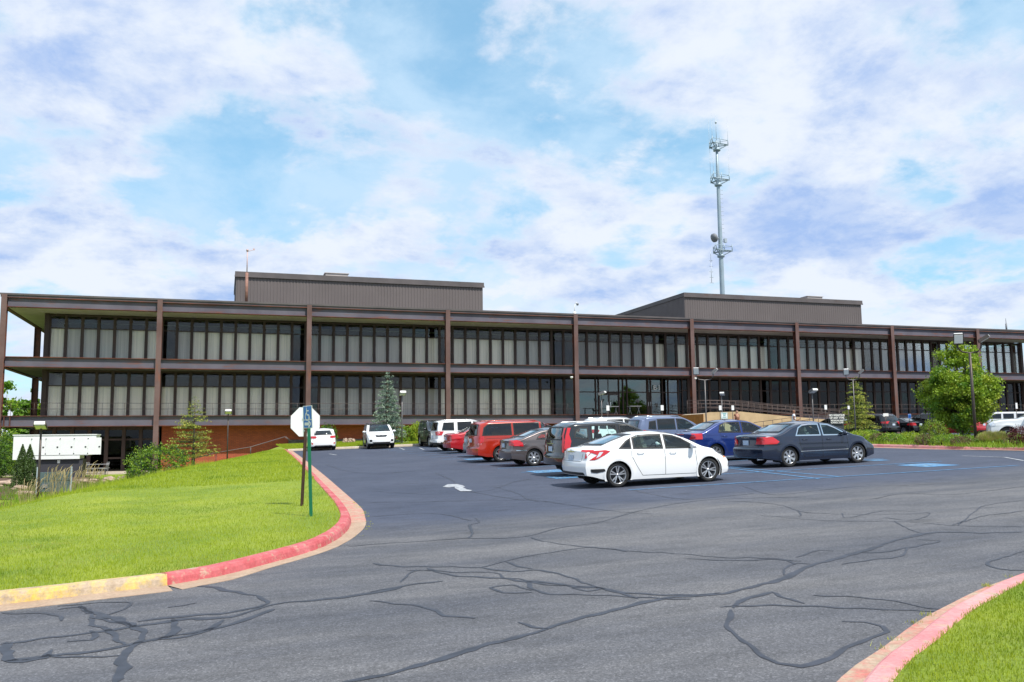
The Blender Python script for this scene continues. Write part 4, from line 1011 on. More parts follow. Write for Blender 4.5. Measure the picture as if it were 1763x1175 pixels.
    def lights(s):
        for nm, kind, poly, m in s.sp.get('lights', []):
            for sg in (-1, 1):
                pl = poly if kind == 'side' else [(sg*abs(a) if a*1 > 0 else -sg*abs(a), b) for a, b in poly]
                if kind == 'side': s.patch(nm, kind, pl, M_[m], sg, .016 if nm == 'tail_lens' else .011, .05, dens=.04)
                else: s.patch(nm, kind, [(a*sg, b) for a, b in poly], M_[m], 1, .011, .08, dens=.05)
        for nm, kind, poly, m in s.sp.get('patches', []):
            for sg in ((-1, 1) if kind == 'side' else (1,)): s.patch(nm, kind, poly, M_[m], sg, .007, .12, dens=.06)
    def plate(s, z=.75, rear=True, w=.30):
        h = s.cast('rear' if rear else 'front', 0, z, 1, .0); sg = -1 if rear else 1; mb = MB(); mb.box((h.x+sg*.016, 0, z), (.012, w, .155)); p = mb.build('licence_plate', M_['plate'], s.root)
        h2 = s.cast('rear' if rear else 'front', 0, z+.14, 1, .0); mb = MB(); mb.box((h2.x+sg*.012, 0, z+.165), (.018, w*1.5, .02)); mb.build('trunk_trim', M_[s.sp.get('trim', 'chrome')], s.root)
    def emblem(s, z):
        h = s.cast('rear', 0, z, 1, .0); mb = MB(); x = h.x-.012
        mb.box((x, -.035, z), (.012, .014, .085)); mb.box((x, .035, z), (.012, .014, .085)); mb.box((x, 0, z), (.012, .06, .014)); mb.build('emblem', M_['chrome'], s.root)
    def rails(s):
        c0, c1 = s.sp['rails']
        for sg in (-1, 1):
            y = sg*(s.W/2*.70); pts = []
            for i in range(9): x = c0+(c1-c0)*i/8; h = s.cast('top', x, y, 1, 0); pts.append((x, y, h.z+(.045 if 0 < i < 8 else -.005)))
            mb = MB(); mb.tube(pts, .016, 6); mb.build('roof_rail', M_[s.sp.get('railm', 'chrome')], s.root)
    def exhaust(s, y, x=.1, z=.27):
        mb = MB(); mb.tube([(x, y, z), (x+.35, y, z)], .034, 10); mb.build('exhaust_pipe', M_['chrome'], s.root)
    def place(s, X, Y, head=0.0):                               # X, Y: rear bumper centre on the ground
        n = Vector((-(plane(X+1, Y)-plane(X-1, Y))/2, -(plane(X, Y+1)-plane(X, Y-1))/2, 1)).normalized()
        fx = Vector((math.cos(head), math.sin(head), 0)); fx = (fx-n*fx.dot(n)).normalized(); fy = n.cross(fx)
        s.root.matrix_world = Matrix(((fx.x, fy.x, n.x, X), (fx.y, fy.y, n.y, Y), (fx.z, fy.z, n.z, plane(X, Y)+.002), (0, 0, 0, 1)))
        return s

mat('black_gloss', (.008, .008, .010), .12, coat=1.)
P_white = paint('paint_white', (.80, .81, .82)); P_navy = paint('paint_slate_blue', (.010, .018, .042), .25, .3); P_blue = paint('paint_blue', (.010, .030, .17), .25, .25)
P_grey = paint('paint_taupe', (.115, .095, .095), .32, .45); P_orange = paint('paint_orange_red', (.40, .020, .005), .26, .1); P_black = paint('paint_black', (.008, .009, .011), .18)
P_red = paint('paint_red', (.42, .010, .015), .25, .1); P_silver = paint('paint_silver', (.42, .45, .48), .3, .6); P_slate = paint('paint_blue_grey', (.13, .165, .27), .3, .4); P_darkgrey = paint('paint_dark_grey', (.03, .034, .042), .25, .3)

def specs():
    S = {}
    S['fastback'] = dict(kind='sedan', dim=(4.63, 1.80, 1.415), xr=1.00, xf=3.70, R=.325, Ra=.385, rim=.232, cabin=(.75, 3.55), xseat=2.25,
        top=[(-1, .90), (0, .93), (.06, 1.035), (.30, 1.055), (.62, 1.10), (1.0, 1.235), (1.4, 1.35), (1.85, 1.41), (2.35, 1.415), (2.75, 1.365), (3.15, 1.215), (3.50, 1.03), (3.62, .985), (4.0, .92), (4.35, .83), (4.55, .72), (4.63, .62), (5.5, .5)],
        bot=[(-1, .36), (0, .34), (.45, .24), (.8, .19), (3.9, .17), (4.4, .19), (4.63, .24), (5.5, .25)], belt=[(0, .95), (1, .96), (3, .90), (4.0, .86), (4.63, .70)],
        rprof=[(.2, .10), (.36, .03), (.55, .0), (.66, .015), (.74, .06), (.95, .085), (1.05, .03)], fprof=[(.15, .08), (.3, .0), (.5, .0), (.62, .06), (.75, .16), (.9, .3)], rplan=.16, fplan=.40, tumble=.21, rt=(1.0, .12), ft=(1.3, .18), rr=.07,
        glass=[('side', [(1.06, 1.00), (1.40, .985), (1.42, 1.245), (1.28, 1.175)], 'privacy_glass'), ('side', [(1.47, .983), (2.33, .955), (2.33, 1.315), (2.0, 1.325), (1.66, 1.31), (1.48, 1.265)], 'car_glass'),
               ('side', [(2.42, .952), (3.33, .93), (3.20, 1.03), (2.92, 1.19), (2.68, 1.275), (2.42, 1.310)], 'car_glass'),
               ('rear', [(-.60, 1.095), (.60, 1.095), (.52, 1.33), (.2, 1.35), (-.2, 1.35), (-.52, 1.33)], 'rear_glass'), ('front', [(-.66, 1.03), (.66, 1.03), (.52, 1.33), (-.52, 1.33)], 'car_glass')],
        seams=[[(1.42, .97), (1.40, .80), (1.52, .56), (1.62, .40), (1.70, .28), (3.28, .26), (3.32, .50), (3.30, .90)], [(2.38, .94), (2.37, .27)]],
        rseams=[[(-.62, .98), (-.58, .70), (.58, .70), (.62, .98)]], handles=[(1.66, .86), (2.62, .83)], mirror=(3.15, .96),
        lights=[('tail_light', 'side', [(.19, .965), (.66, .975), (.80, .945), (.62, .84), (.36, .73), (.22, .73), (.44, .86)], 'tail_red'), ('tail_lens', 'side', [(.50, .93), (.60, .93), (.50, .82), (.40, .78)], 'lamp_clear'), ('tail_light', 'rear', [(.50, .99), (.80, .985), (.78, .80), (.70, .76), (.72, .93), (.52, .945)], 'tail_red'),
                ('reflector', 'side', [(.24, .50), (.60, .50), (.63, .44), (.40, .40), (.26, .42)], 'black_trim'), ('side_marker', 'side', [(4.22, .62), (4.36, .62), (4.34, .65), (4.24, .66)], 'amber'), ('headlight', 'side', [(4.12, .76), (4.42, .70), (4.38, .78), (4.15, .84)], 'lamp_clear')],
        patches=[('bumper_trim', 'rear', [(-.72, .35), (.72, .35), (.68, .42), (-.68, .42)], 'black_trim'), ('front_vent', 'side', [(4.36, .38), (4.46, .38), (4.46, .56), (4.40, .52)], 'black_trim'), ('grille', 'front', [(-.6, .52), (.6, .52), (.62, .62), (-.62, .62)], 'black_trim')])
    S['sedan'] = dict(kind='sedan', dim=(4.86, 1.82, 1.45), xr=1.10, xf=3.84, R=.328, Ra=.375, rim=.222, cabin=(.85, 3.75), xseat=2.40,
        top=[(-1, .95), (0, .97), (.05, 1.055), (.35, 1.075), (.72, 1.09), (.95, 1.16), (1.28, 1.32), (1.6, 1.41), (2.0, 1.45), (2.55, 1.445), (2.9, 1.38), (3.35, 1.18), (3.72, 1.00), (3.95, .955), (4.35, .88), (4.65, .77), (4.8, .66), (4.86, .58), (5.6, .5)],
        bot=[(-1, .33), (0, .31), (.5, .24), (.9, .20), (4.0, .18), (4.6, .20), (4.86, .26), (5.6, .26)], belt=[(0, 1.0), (1, .965), (3, .925), (4.2, .86), (4.86, .72)],
        rprof=[(.2, .10), (.32, .02), (.5, .0), (.60, .0), (.64, .07), (.9, .09), (1.0, .05), (1.06, .03)], fprof=[(.15, .08), (.3, .0), (.5, .0), (.62, .05), (.75, .14), (.9, .25)], rplan=.15, fplan=.36, tumble=.20, rt=(1.0, .11), ft=(1.3, .16), rr=.075,
        glass=[('side', [(1.38, .995), (2.36, .975), (2.36, 1.345), (2.0, 1.355), (1.72, 1.33), (1.55, 1.25)], 'car_glass'), ('side', [(2.46, .973), (3.46, .955), (3.30, 1.05), (3.0, 1.21), (2.75, 1.315), (2.46, 1.343)], 'car_glass'),
               ('rear', [(-.62, 1.12), (.62, 1.12), (.52, 1.37), (-.52, 1.37)], 'rear_glass'), ('front', [(-.68, 1.04), (.68, 1.04), (.54, 1.365), (-.54, 1.365)], 'car_glass')],
        seams=[[(1.50, .97), (1.52, .70), (1.60, .45), (1.68, .27), (3.40, .26), (3.44, .55), (3.42, .92)], [(2.41, .95), (2.40, .27)]], rseams=[[(-.66, 1.02), (-.60, .66), (.60, .66), (.66, 1.02)], [(-.86, .60), (.86, .60)]],
        handles=[(1.72, .86), (2.68, .84)], mirror=(3.22, .98), lights=[('tail_light', 'side', [(.14, .98), (.50, .985), (.72, .83), (.62, .76), (.12, .755)], 'tail_red'), ('tail_light', 'rear', [(.56, .985), (.84, .985), (.86, .76), (.48, .755)], 'tail_red'), ('headlight', 'side', [(4.30, .77), (4.62, .68), (4.55, .78), (4.30, .86)], 'lamp_clear')],
        patches=[('bumper_trim', 'rear', [(-.5, .30), (.5, .30), (.5, .36), (-.5, .36)], 'black_trim'), ('side_moulding', 'side', [(1.52, .475), (3.42, .475), (3.42, .50), (1.52, .50)], 'chrome')])
    S['chromed'] = dict(S['sedan'], sealm='chrome')
    S['suv'] = dict(kind='suv', dim=(4.62, 1.84, 1.68), xr=.98, xf=3.62, R=.345, Ra=.405, rim=.235, cabin=(.10, 3.55), xseat=2.25, lower=.42,
        top=[(-1, 1.5), (0, 1.56), (.12, 1.63), (.5, 1.665), (1.2, 1.68), (2.0, 1.67), (2.5, 1.60), (2.9, 1.42), (3.3, 1.16), (3.5, 1.08), (3.9, 1.03), (4.3, .95), (4.5, .84), (4.62, .70), (5.5, .6)],
        bot=[(-1, .38), (0, .38), (.5, .28), (4.1, .26), (4.62, .32), (5.5, .32)], belt=[(0, 1.06), (3, 1.02), (4.2, .98), (4.62, .80)],
        rprof=[(.25, .08), (.4, .0), (.62, .0), (.68, .06), (1.0, .08), (1.3, .18), (1.6, .36)], fprof=[(.2, .08), (.35, .0), (.6, .0), (.8, .08), (1.0, .25)], rplan=.16, fplan=.30, tumble=.17, rt=(.9, .10), ft=(1.2, .13), rr=.09,
        glass=[('side', [(.62, 1.13), (1.00, 1.10), (1.02, 1.50), (.70, 1.46)], 'privacy_glass'), ('side', [(1.08, 1.095), (1.98, 1.075), (1.98, 1.55), (1.10, 1.55)], 'privacy_glass'), ('side', [(2.08, 1.073), (3.12, 1.05), (2.90, 1.24), (2.62, 1.44), (2.40, 1.53), (2.08, 1.55)], 'car_glass'),
               ('rear', [(-.64, 1.14), (.64, 1.14), (.54, 1.52), (-.54, 1.52)], 'rear_glass'), ('front', [(-.70, 1.14), (.70, 1.14), (.58, 1.57), (-.58, 1.57)], 'car_glass')],
        seams=[[(1.05, 1.08), (1.1, .85), (1.36, .60), (1.42, .34), (3.15, .34), (3.18, .7), (3.15, 1.0)], [(2.03, 1.05), (2.02, .34)]], rseams=[[(-.70, 1.08), (-.66, .64), (.66, .64), (.70, 1.08)]],
        handles=[(1.32, .97), (2.30, .95)], mirror=(2.98, 1.10), lights=[('tail_light', 'side', [(.13, 1.10), (.62, 1.06), (.56, .94), (.12, .92)], 'tail_red'), ('tail_light', 'rear', [(.55, 1.09), (.86, 1.09), (.86, .90), (.60, .92)], 'tail_red'), ('headlight', 'front', [(.48, .94), (.84, 1.00), (.86, .86), (.56, .82)], 'lamp_clear'), ('headlight', 'side', [(4.0, .93), (4.3, .90), (4.28, .99), (4.05, 1.01)], 'lamp_clear'), ('fog_light', 'front', [(.60, .62), (.76, .62), (.76, .48), (.60, .48)], 'black_trim')],
        patches=[('grille', 'front', [(-.40, .84), (-.34, .91), (-.12, .89), (0, .91), (.12, .89), (.34, .91), (.40, .84), (.3, .77), (-.3, .77)], 'black_trim'), ('lower_grille', 'front', [(-.62, .46), (.62, .46), (.5, .38), (-.5, .38)], 'black_trim')], rails=(.5, 2.5))
    v = dict(S['suv']); v.update(dim=(4.57, 1.82, 1.68), lower=None, rprof=[(.25, .08), (.4, .0), (.66, .0), (.70, .06), (1.0, .08), (1.3, .15), (1.6, .28)],
        glass=[('side', [(.52, 1.20), (.98, 1.12), (1.00, 1.50), (.74, 1.50), (.60, 1.42)], 'car_glass'), ('side', [(1.10, 1.10), (1.98, 1.075), (1.98, 1.55), (1.12, 1.55)], 'car_glass')]+S['suv']['glass'][2:],
        lights=[('tail_light', 'side', [(.36, 1.50), (.46, 1.50), (.38, 1.30), (.42, 1.10), (.34, .78), (.17, .76), (.20, 1.0), (.26, 1.25)], 'tail_red'), ('tail_light', 'rear', [(.62, 1.50), (.69, 1.50), (.76, 1.20), (.84, .98), (.84, .76), (.72, .76), (.70, 1.06), (.66, 1.24)], 'tail_red')], railm='rim_silver'); S['tall_suv'] = v
    v = dict(S['suv']); v.update(dim=(4.95, 1.90, 1.78), xr=1.02, xf=3.93, R=.365, Ra=.43, rim=.235, cabin=(.10, 3.8), lower=.52, xseat=2.55,
        top=[(-1, 1.66), (0, 1.70), (.1, 1.745), (.5, 1.77), (1.4, 1.78), (2.2, 1.77), (2.7, 1.70), (3.1, 1.50), (3.5, 1.24), (3.7, 1.14), (4.2, 1.10), (4.7, 1.03), (4.88, .9), (4.95, .8), (5.8, .7)], belt=[(0, 1.14), (3, 1.10), (4.5, 1.06), (4.95, .9)],
        bot=[(-1, .42), (0, .42), (.5, .34), (4.4, .32), (4.95, .38), (5.8, .38)], rprof=[(.3, .06), (.45, .0), (.66, .0), (.70, .06), (1.1, .08), (1.4, .14), (1.7, .24)],
        glass=[('side', [(.42, 1.20), (1.12, 1.18), (1.14, 1.63), (.55, 1.63)], 'privacy_glass'), ('side', [(1.34, 1.175), (2.18, 1.155), (2.18, 1.65), (1.36, 1.64)], 'privacy_glass'), ('side', [(2.30, 1.15), (3.30, 1.13), (3.1, 1.34), (2.82, 1.55), (2.62, 1.63), (2.30, 1.65)], 'car_glass'), ('rear', [(-.66, 1.20), (.66, 1.20), (.58, 1.64), (-.58, 1.64)], 'privacy_glass'), ('front', [(-.70, 1.22), (.70, 1.22), (.58, 1.68), (-.58, 1.68)], 'car_glass')],
        seams=[[(1.24, 1.15), (1.26, .8), (1.48, .40), (3.34, .38), (3.36, 1.1)], [(2.24, 1.14), (2.23, .38)]], handles=[(1.55, 1.04), (2.5, 1.02)], mirror=(3.15, 1.18),
        lights=[('tail_light', 'rear', [(.72, 1.16), (.90, 1.14), (.90, .92), (.74, .92)], 'tail_red'), ('tail_light', 'side', [(.12, 1.14), (.24, 1.14), (.24, .92), (.12, .92)], 'tail_red'), ('headlight', 'front', [(.5, .98), (.88, 1.0), (.88, .84), (.52, .84)], 'lamp_clear')], rails=(.5, 2.6)); S['big_suv'] = v
    S['minivan'] = dict(kind='suv', dim=(5.14, 1.95, 1.73), xr=1.10, xf=4.18, R=.335, Ra=.395, rim=.222, cabin=(.08, 4.25), xseat=3.05,
        top=[(-1, 1.60), (0, 1.64), (.08, 1.70), (.5, 1.725), (1.6, 1.735), (2.6, 1.72), (3.0, 1.68), (3.5, 1.48), (4.0, 1.20), (4.2, 1.12), (4.6, 1.04), (4.95, .90), (5.14, .70), (6, .6)], bot=[(-1, .34), (0, .32), (.4, .24), (4.6, .2), (5.14, .26), (6, .26)], belt=[(0, 1.10), (3.5, 1.04), (4.6, .97), (5.14, .8)],
        rprof=[(.2, .08), (.34, .0), (.60, .0), (.64, .07), (1.1, .10), (1.4, .16), (1.7, .26)], fprof=[(.2, .08), (.35, .0), (.6, .0), (.8, .1), (1.0, .3)], rplan=.16, fplan=.36, tumble=.15, rt=(.9, .09), ft=(1.3, .15), rr=.10, trim='paint_orange_red',
        glass=[('side', [(.34, 1.13), (1.62, 1.115), (1.62, 1.60), (.60, 1.59), (.42, 1.45)], 'privacy_glass'), ('side', [(1.72, 1.113), (2.88, 1.10), (2.88, 1.60), (1.72, 1.605)], 'privacy_glass'), ('side', [(2.98, 1.10), (3.95, 1.08), (3.75, 1.24), (3.45, 1.42), (3.2, 1.55), (2.98, 1.59)], 'car_glass'), ('rear', [(-.66, 1.14), (.66, 1.14), (.60, 1.58), (-.60, 1.58)], 'privacy_glass'), ('front', [(-.74, 1.18), (.74, 1.18), (.6, 1.6), (-.6, 1.6)], 'car_glass')],
        seams=[[(1.67, 1.1), (1.66, .32)], [(2.93, 1.08), (2.92, .3), (4.0, .3), (3.98, 1.0)], [(.5, 1.0), (1.66, .99)]], rseams=[[(-.76, 1.1), (-.72, .62), (.72, .62), (.76, 1.1)], [(-.9, .58), (.9, .58)]], handles=[(1.9, .98), (3.1, .97)], mirror=(3.75, 1.12),
        lights=[('tail_light', 'rear', [(.70, 1.10), (.90, 1.10), (.92, .84), (.72, .80)], 'tail_red'), ('tail_light', 'side', [(.10, 1.10), (.34, 1.08), (.30, .82), (.12, .78)], 'tail_red'), ('fog_light', 'rear', [(.76, .80), (.9, .84), (.9, .74), (.76, .72)], 'tail_pink')], rails=(.5, 3.0), railm='paint_orange_red')
    S['hatch'] = dict(kind='suv', dim=(4.30, 1.78, 1.47), xr=.82, xf=3.47, R=.315, Ra=.365, rim=.215, cabin=(.1, 3.35), xseat=2.1,
        top=[(-1, 1.15), (0, 1.2), (.15, 1.33), (.5, 1.43), (1.2, 1.47), (1.9, 1.465), (2.4, 1.38), (2.9, 1.15), (3.25, .99), (3.7, .92), (4.1, .80), (4.3, .6), (5, .5)], bot=[(-1, .3), (0, .28), (.4, .2), (3.9, .17), (4.3, .22), (5, .22)], belt=[(0, 1.0), (3, .92), (4.3, .7)],
        rprof=[(.2, .08), (.34, .0), (.62, .0), (.66, .05), (.95, .08), (1.2, .20), (1.45, .4)], fprof=[(.2, .08), (.35, .0), (.6, .05), (.8, .2)], rplan=.20, fplan=.36, tumble=.20, rt=(.9, .13), ft=(1.2, .16), rr=.08,
        glass=[('side', [(.60, 1.10), (.92, 1.02), (.94, 1.30), (.75, 1.28)], 'privacy_glass'), ('side', [(.99, 1.01), (1.85, .99), (1.85, 1.35), (1.0, 1.34)], 'privacy_glass'), ('side', [(1.95, .985), (2.95, .96), (2.7, 1.14), (2.4, 1.28), (1.95, 1.35)], 'car_glass'), ('rear', [(-.58, 1.02), (.58, 1.02), (.48, 1.30), (-.48, 1.30)], 'rear_glass'), ('front', [(-.66, 1.02), (.66, 1.02), (.52, 1.36), (-.52, 1.36)], 'car_glass')],
        seams=[[(.95, 1.0), (1.2, .5), (1.25, .26), (2.98, .25), (3.0, .9)], [(1.9, .96), (1.9, .26)]], rseams=[[(-.62, .98), (-.6, .6), (.6, .6), (.62, .98)]], handles=[(1.2, .88), (2.15, .86)], mirror=(2.8, 1.0),
        lights=[('tail_light', 'rear', [(.40, .90), (.82, .96), (.80, .82), (.5, .80)], 'tail_red'), ('tail_light', 'side', [(.12, .96), (.5, .97), (.4, .84), (.12, .82)], 'tail_red'), ('reflector', 'rear', [(.66, .50), (.76, .56), (.74, .42), (.66, .42)], 'tail_red')], patches=[('bumper_trim', 'rear', [(-.62, .28), (.62, .28), (.5, .36), (-.5, .36)], 'black_trim')])
    v = dict(S['hatch']); v.update(kind='sedan'); 
    S['boxy'] = dict(kind='suv', dim=(4.75, 1.90, 1.87), xr=1.0, xf=3.85, R=.40, Ra=.47, rim=.25, cabin=(.05, 3.4), xseat=2.3, lower=.5,
        top=[(-1, 1.8), (0, 1.82), (.08, 1.85), (.5, 1.87), (2.4, 1.86), (2.6, 1.82), (3.1, 1.36), (3.25, 1.26), (4.4, 1.20), (4.65, 1.12), (4.75, .98), (5.5, .9)], bot=[(-1, .5), (0, .5), (4.75, .48), (5.5, .48)], belt=[(0, 1.24), (3, 1.22), (4.75, 1.05)],
        rprof=[(.4, .05), (.55, .0), (.7, .0), (.75, .05), (1.8, .10)], fprof=[(.3, .06), (.45, .0), (.7, .0), (1.0, .04), (1.2, .12)], rplan=.06, fplan=.12, tumble=.10, rt=(.5, .04), ft=(.8, .06), rr=.07,
        glass=[('side', [(.30, 1.32), (.95, 1.31), (.95, 1.68), (.30, 1.68)], 'privacy_glass'), ('side', [(1.20, 1.30), (1.95, 1.29), (1.95, 1.68), (1.20, 1.68)], 'privacy_glass'), ('side', [(2.12, 1.29), (2.95, 1.28), (2.62, 1.66), (2.12, 1.68)], 'privacy_glass'), ('rear', [(-.6, 1.3), (.6, 1.3), (.56, 1.7), (-.56, 1.7)], 'privacy_glass'), ('front', [(-.72, 1.3), (.72, 1.3), (.64, 1.74), (-.64, 1.74)], 'car_glass')],
        seams=[[(1.08, 1.25), (1.1, .6), (1.5, .5), (3.0, .5), (3.0, 1.2)], [(2.03, 1.25), (2.03, .5)]], handles=[(1.3, 1.12), (2.2, 1.1)], mirror=(2.9, 1.32), lights=[('headlight', 'front', [(.6, 1.0), (.84, 1.0), (.84, .82), (.6, .82)], 'lamp_clear')])
    S['pickup'] = dict(kind='suv', dim=(5.80, 2.02, 1.88), xr=1.25, xf=4.90, R=.40, Ra=.48, rim=.25, cabin=(1.7, 4.35), xseat=3.3, lower=.0,
        top=[(-1, 1.24), (0, 1.26), (1.72, 1.27), (1.80, 1.75), (2.0, 1.86), (2.9, 1.88), (3.3, 1.84), (3.7, 1.62), (4.2, 1.32), (4.35, 1.27), (5.2, 1.22), (5.6, 1.15), (5.76, 1.0), (5.8, .9), (6.5, .8)], sg=.04, bot=[(-1, .55), (0, .55), (5.3, .45), (5.8, .42), (6.5, .42)], belt=[(0, 1.20), (3.5, 1.18), (5.8, 1.08)],
        rprof=[(.4, .0), (1.4, .02)], fprof=[(.3, .06), (.45, .0), (.7, .0), (1.0, .04), (1.2, .14)], rplan=.04, fplan=.16, tumble=.15, rt=(.5, .03), ft=(.9, .07), rr=.08,
        glass=[('side', [(2.02, 1.28), (2.86, 1.27), (2.86, 1.70), (2.15, 1.70), (2.05, 1.6)], 'privacy_glass'), ('side', [(2.98, 1.27), (4.02, 1.25), (3.70, 1.50), (3.4, 1.66), (2.98, 1.70)], 'car_glass'), ('front', [(-.74, 1.36), (.74, 1.36), (.62, 1.76), (-.62, 1.76)], 'car_glass')],
        seams=[[(1.92, 1.24), (1.92, .55), (4.1, .52), (4.12, 1.2)], [(2.92, 1.25), (2.92, .52)], [(1.76, 1.2), (1.76, .55)]], handles=[(2.15, 1.10), (3.12, 1.08)], mirror=(3.95, 1.30), lights=[('headlight', 'front', [(.6, 1.05), (.9, 1.05), (.9, .86), (.6, .86)], 'lamp_clear'), ('headlight', 'side', [(5.45, 1.02), (5.62, 1.0), (5.6, .86), (5.45, .88)], 'lamp_clear')])
    S['pickup'].pop('lower')
    return S
SP = specs()
def build_car(spec, label, cat, col, X, Y, head=0., spokes=7, style='split', seat='seat_dark', plate_z=.78, group=None, name='parked_car', emblem=None, exh=None, rim=None, mirrorm=None, hm=None, dark=False):
    c = Car(SP[spec], name, label, cat, group, col)
    c.glazing(); c.cabin(seat); c.mirror(mirrorm); c.handles(hm); c.seams(); c.lights(); c.wheels(spokes, style, dark, rim)
    if plate_z: c.plate(plate_z)
    if emblem: c.emblem(emblem)
    if exh is not None: c.exhaust(exh)
    if 'rails' in c.sp: c.rails()
    c.place(X, Y, head); return c
GRP = 'cars parked in the main lot'
c = build_car('fastback', 'white fastback sedan with angular red tail lights, nearest car in the lot', 'car', P_white, 8.72, 21.72, R(1.0), 5, 'split', 'seat_beige', .78, GRP, emblem=.96)
build_car('tall_suv', 'black crossover with tall red tail lights beside the white fastback', 'car', P_black, 9.72, 25.9, R(1), 7, 'split', 'seat_dark', .86, GRP, emblem=1.08)
SP['taupe'] = dict(SP['sedan'], dim=(4.49, 1.76, 1.435), xr=1.0, xf=3.70, trim='chrome',
    top=[(-1, .95), (0, .97), (.05, 1.03), (.25, 1.05), (.5, 1.08), (.9, 1.22), (1.3, 1.36), (1.75, 1.43), (2.2, 1.435), (2.6, 1.38), (3.1, 1.18), (3.5, .99), (3.8, .93), (4.2, .82), (4.42, .68), (4.49, .58), (5.6, .5)],
    glass=[('side', [(1.12, 1.0), (1.50, .985), (1.52, 1.27), (1.34, 1.22), (1.18, 1.10)], 'car_glass'), ('side', [(1.57, .983), (2.22, .965), (2.22, 1.34), (1.9, 1.345), (1.6, 1.31)], 'car_glass'), ('side', [(2.32, .963), (3.22, .945), (3.0, 1.08), (2.75, 1.22), (2.32, 1.335)], 'car_glass'), ('rear', [(-.60, 1.11), (.60, 1.11), (.52, 1.35), (-.52, 1.35)], 'rear_glass'), ('front', [(-.66, 1.04), (.66, 1.04), (.52, 1.35), (-.52, 1.35)], 'car_glass')],
    seams=[[(1.5, .97), (1.42, .75), (1.5, .45), (1.56, .27), (3.26, .26), (3.28, .92)], [(2.27, .95), (2.27, .27)]], mirror=(3.05, .97),
    lights=[('tail_light', 'side', [(.13, .98), (.36, 1.0), (.56, .90), (.58, .76), (.12, .80)], 'tail_red'), ('tail_light', 'rear', [(.50, .985), (.82, .985), (.84, .78), (.56, .80)], 'tail_red')],
    patches=[('side_moulding', 'side', [(.3, .60), (.70, .60), (.70, .62), (.3, .62)], 'chrome')])
SP['taupe']['cabin'] = (.6, 3.55)
build_car('taupe', 'taupe grey sedan with silver alloy wheels between the red minivan and the black crossover', 'car', P_grey, 10.15, 32.2, R(1), 7, 'single', 'seat_dark', .80, GRP, emblem=.92)
build_car('minivan', 'orange red minivan with dark tinted windows, tallest of the parked row', 'minivan', P_orange, 9.95, 36.2, R(1), 5, 'single', 'seat_dark', .92, GRP, name='parked_minivan')
v = dict(SP['hatch']); v.update(dim=(4.5, 1.8, 1.62), top=[(a, b*1.1 if b > .9 else b) for a, b in SP['hatch']['top']]); 
build_car('hatch', 'silver hatchback mostly hidden between the orange minivan and the red sedan', 'car', P_silver, 11.0, 40.8, R(1), 7, 'single', 'seat_dark', .78, GRP)
build_car('sedan', 'bright red sedan with a small spoiler beside the big white sport utility', 'car', P_red, 11.3, 46.1, R(1), 7, 'single', 'seat_dark', .80, GRP)
build_car('big_suv', 'white and beige large sport utility at the far end of the parked row', 'suv', P_white, 11.35, 49.5, R(1), 6, 'single', 'seat_dark', .84, GRP, name='parked_suv')
build_car('chromed', 'dark slate blue sedan with chrome window trim parked nearest the planted island', 'car', P_navy, 16.22, 25.02, R(2.0), 7, 'single', 'seat_beige', .80, GRP, emblem=.98, exh=-.55)
SP['blue'] = dict(SP['sedan'], dim=(4.47, 1.72, 1.535), xr=1.0, xf=3.60, cabin=(.7, 3.55), trim='chrome',
    top=[(-1, 1.0), (0, 1.03), (.05, 1.09), (.5, 1.13), (.8, 1.26), (1.2, 1.45), (1.6, 1.52), (2.1, 1.535), (2.6, 1.48), (3.1, 1.24), (3.45, 1.06), (3.8, .98), (4.2, .86), (4.40, .7), (4.47, .6), (5.6, .5)], belt=[(0, 1.05), (3, .98), (4.47, .74)],
    glass=[('side', [(1.15, 1.07), (2.10, 1.04), (2.10, 1.42), (1.5, 1.42), (1.25, 1.34)], 'car_glass'), ('side', [(2.2, 1.037), (3.18, 1.01), (2.9, 1.20), (2.6, 1.36), (2.2, 1.42)], 'car_glass'), ('rear', [(-.60, 1.17), (.60, 1.17), (.50, 1.44), (-.50, 1.44)], 'rear_glass'), ('front', [(-.66, 1.10), (.66, 1.10), (.52, 1.44), (-.52, 1.44)], 'car_glass')],
    lights=[('tail_light', 'side', [(.13, 1.05), (.40, 1.04), (.46, .86), (.12, .84)], 'tail_red'), ('tail_light', 'rear', [(.60, 1.05), (.80, 1.05), (.82, .84), (.56, .86)], 'tail_red')], mirror=(3.0, 1.03), handles=[(1.4, .93), (2.4, .91)],
    seams=[[(1.2, 1.04), (1.35, .6), (1.5, .3), (3.2, .28), (3.22, .98)], [(2.15, 1.0), (2.15, .3)]], patches=[])
build_car('blue', 'royal blue compact sedan behind the dark slate blue sedan', 'car', P_blue, 16.25, 29.3, R(1), 7, 'single', 'seat_beige', .86, GRP)
SP['crossover'] = dict(SP['suv'], dim=(4.69, 1.84, 1.72), lower=None, top=[(a, b*1.02) for a, b in SP['suv']['top']])
build_car('crossover', 'blue grey sport utility with roof rails, centre of the lot', 'suv', P_slate, 17.4, 36.2, R(1), 7, 'single', 'seat_dark', .88, GRP, name='parked_suv')
build_car('suv', 'white crossover with black roof rails behind the blue grey sport utility', 'suv', P_white, 17.4, 41.6, R(1), 7, 'single', 'seat_dark', .88, GRP, name='parked_suv')
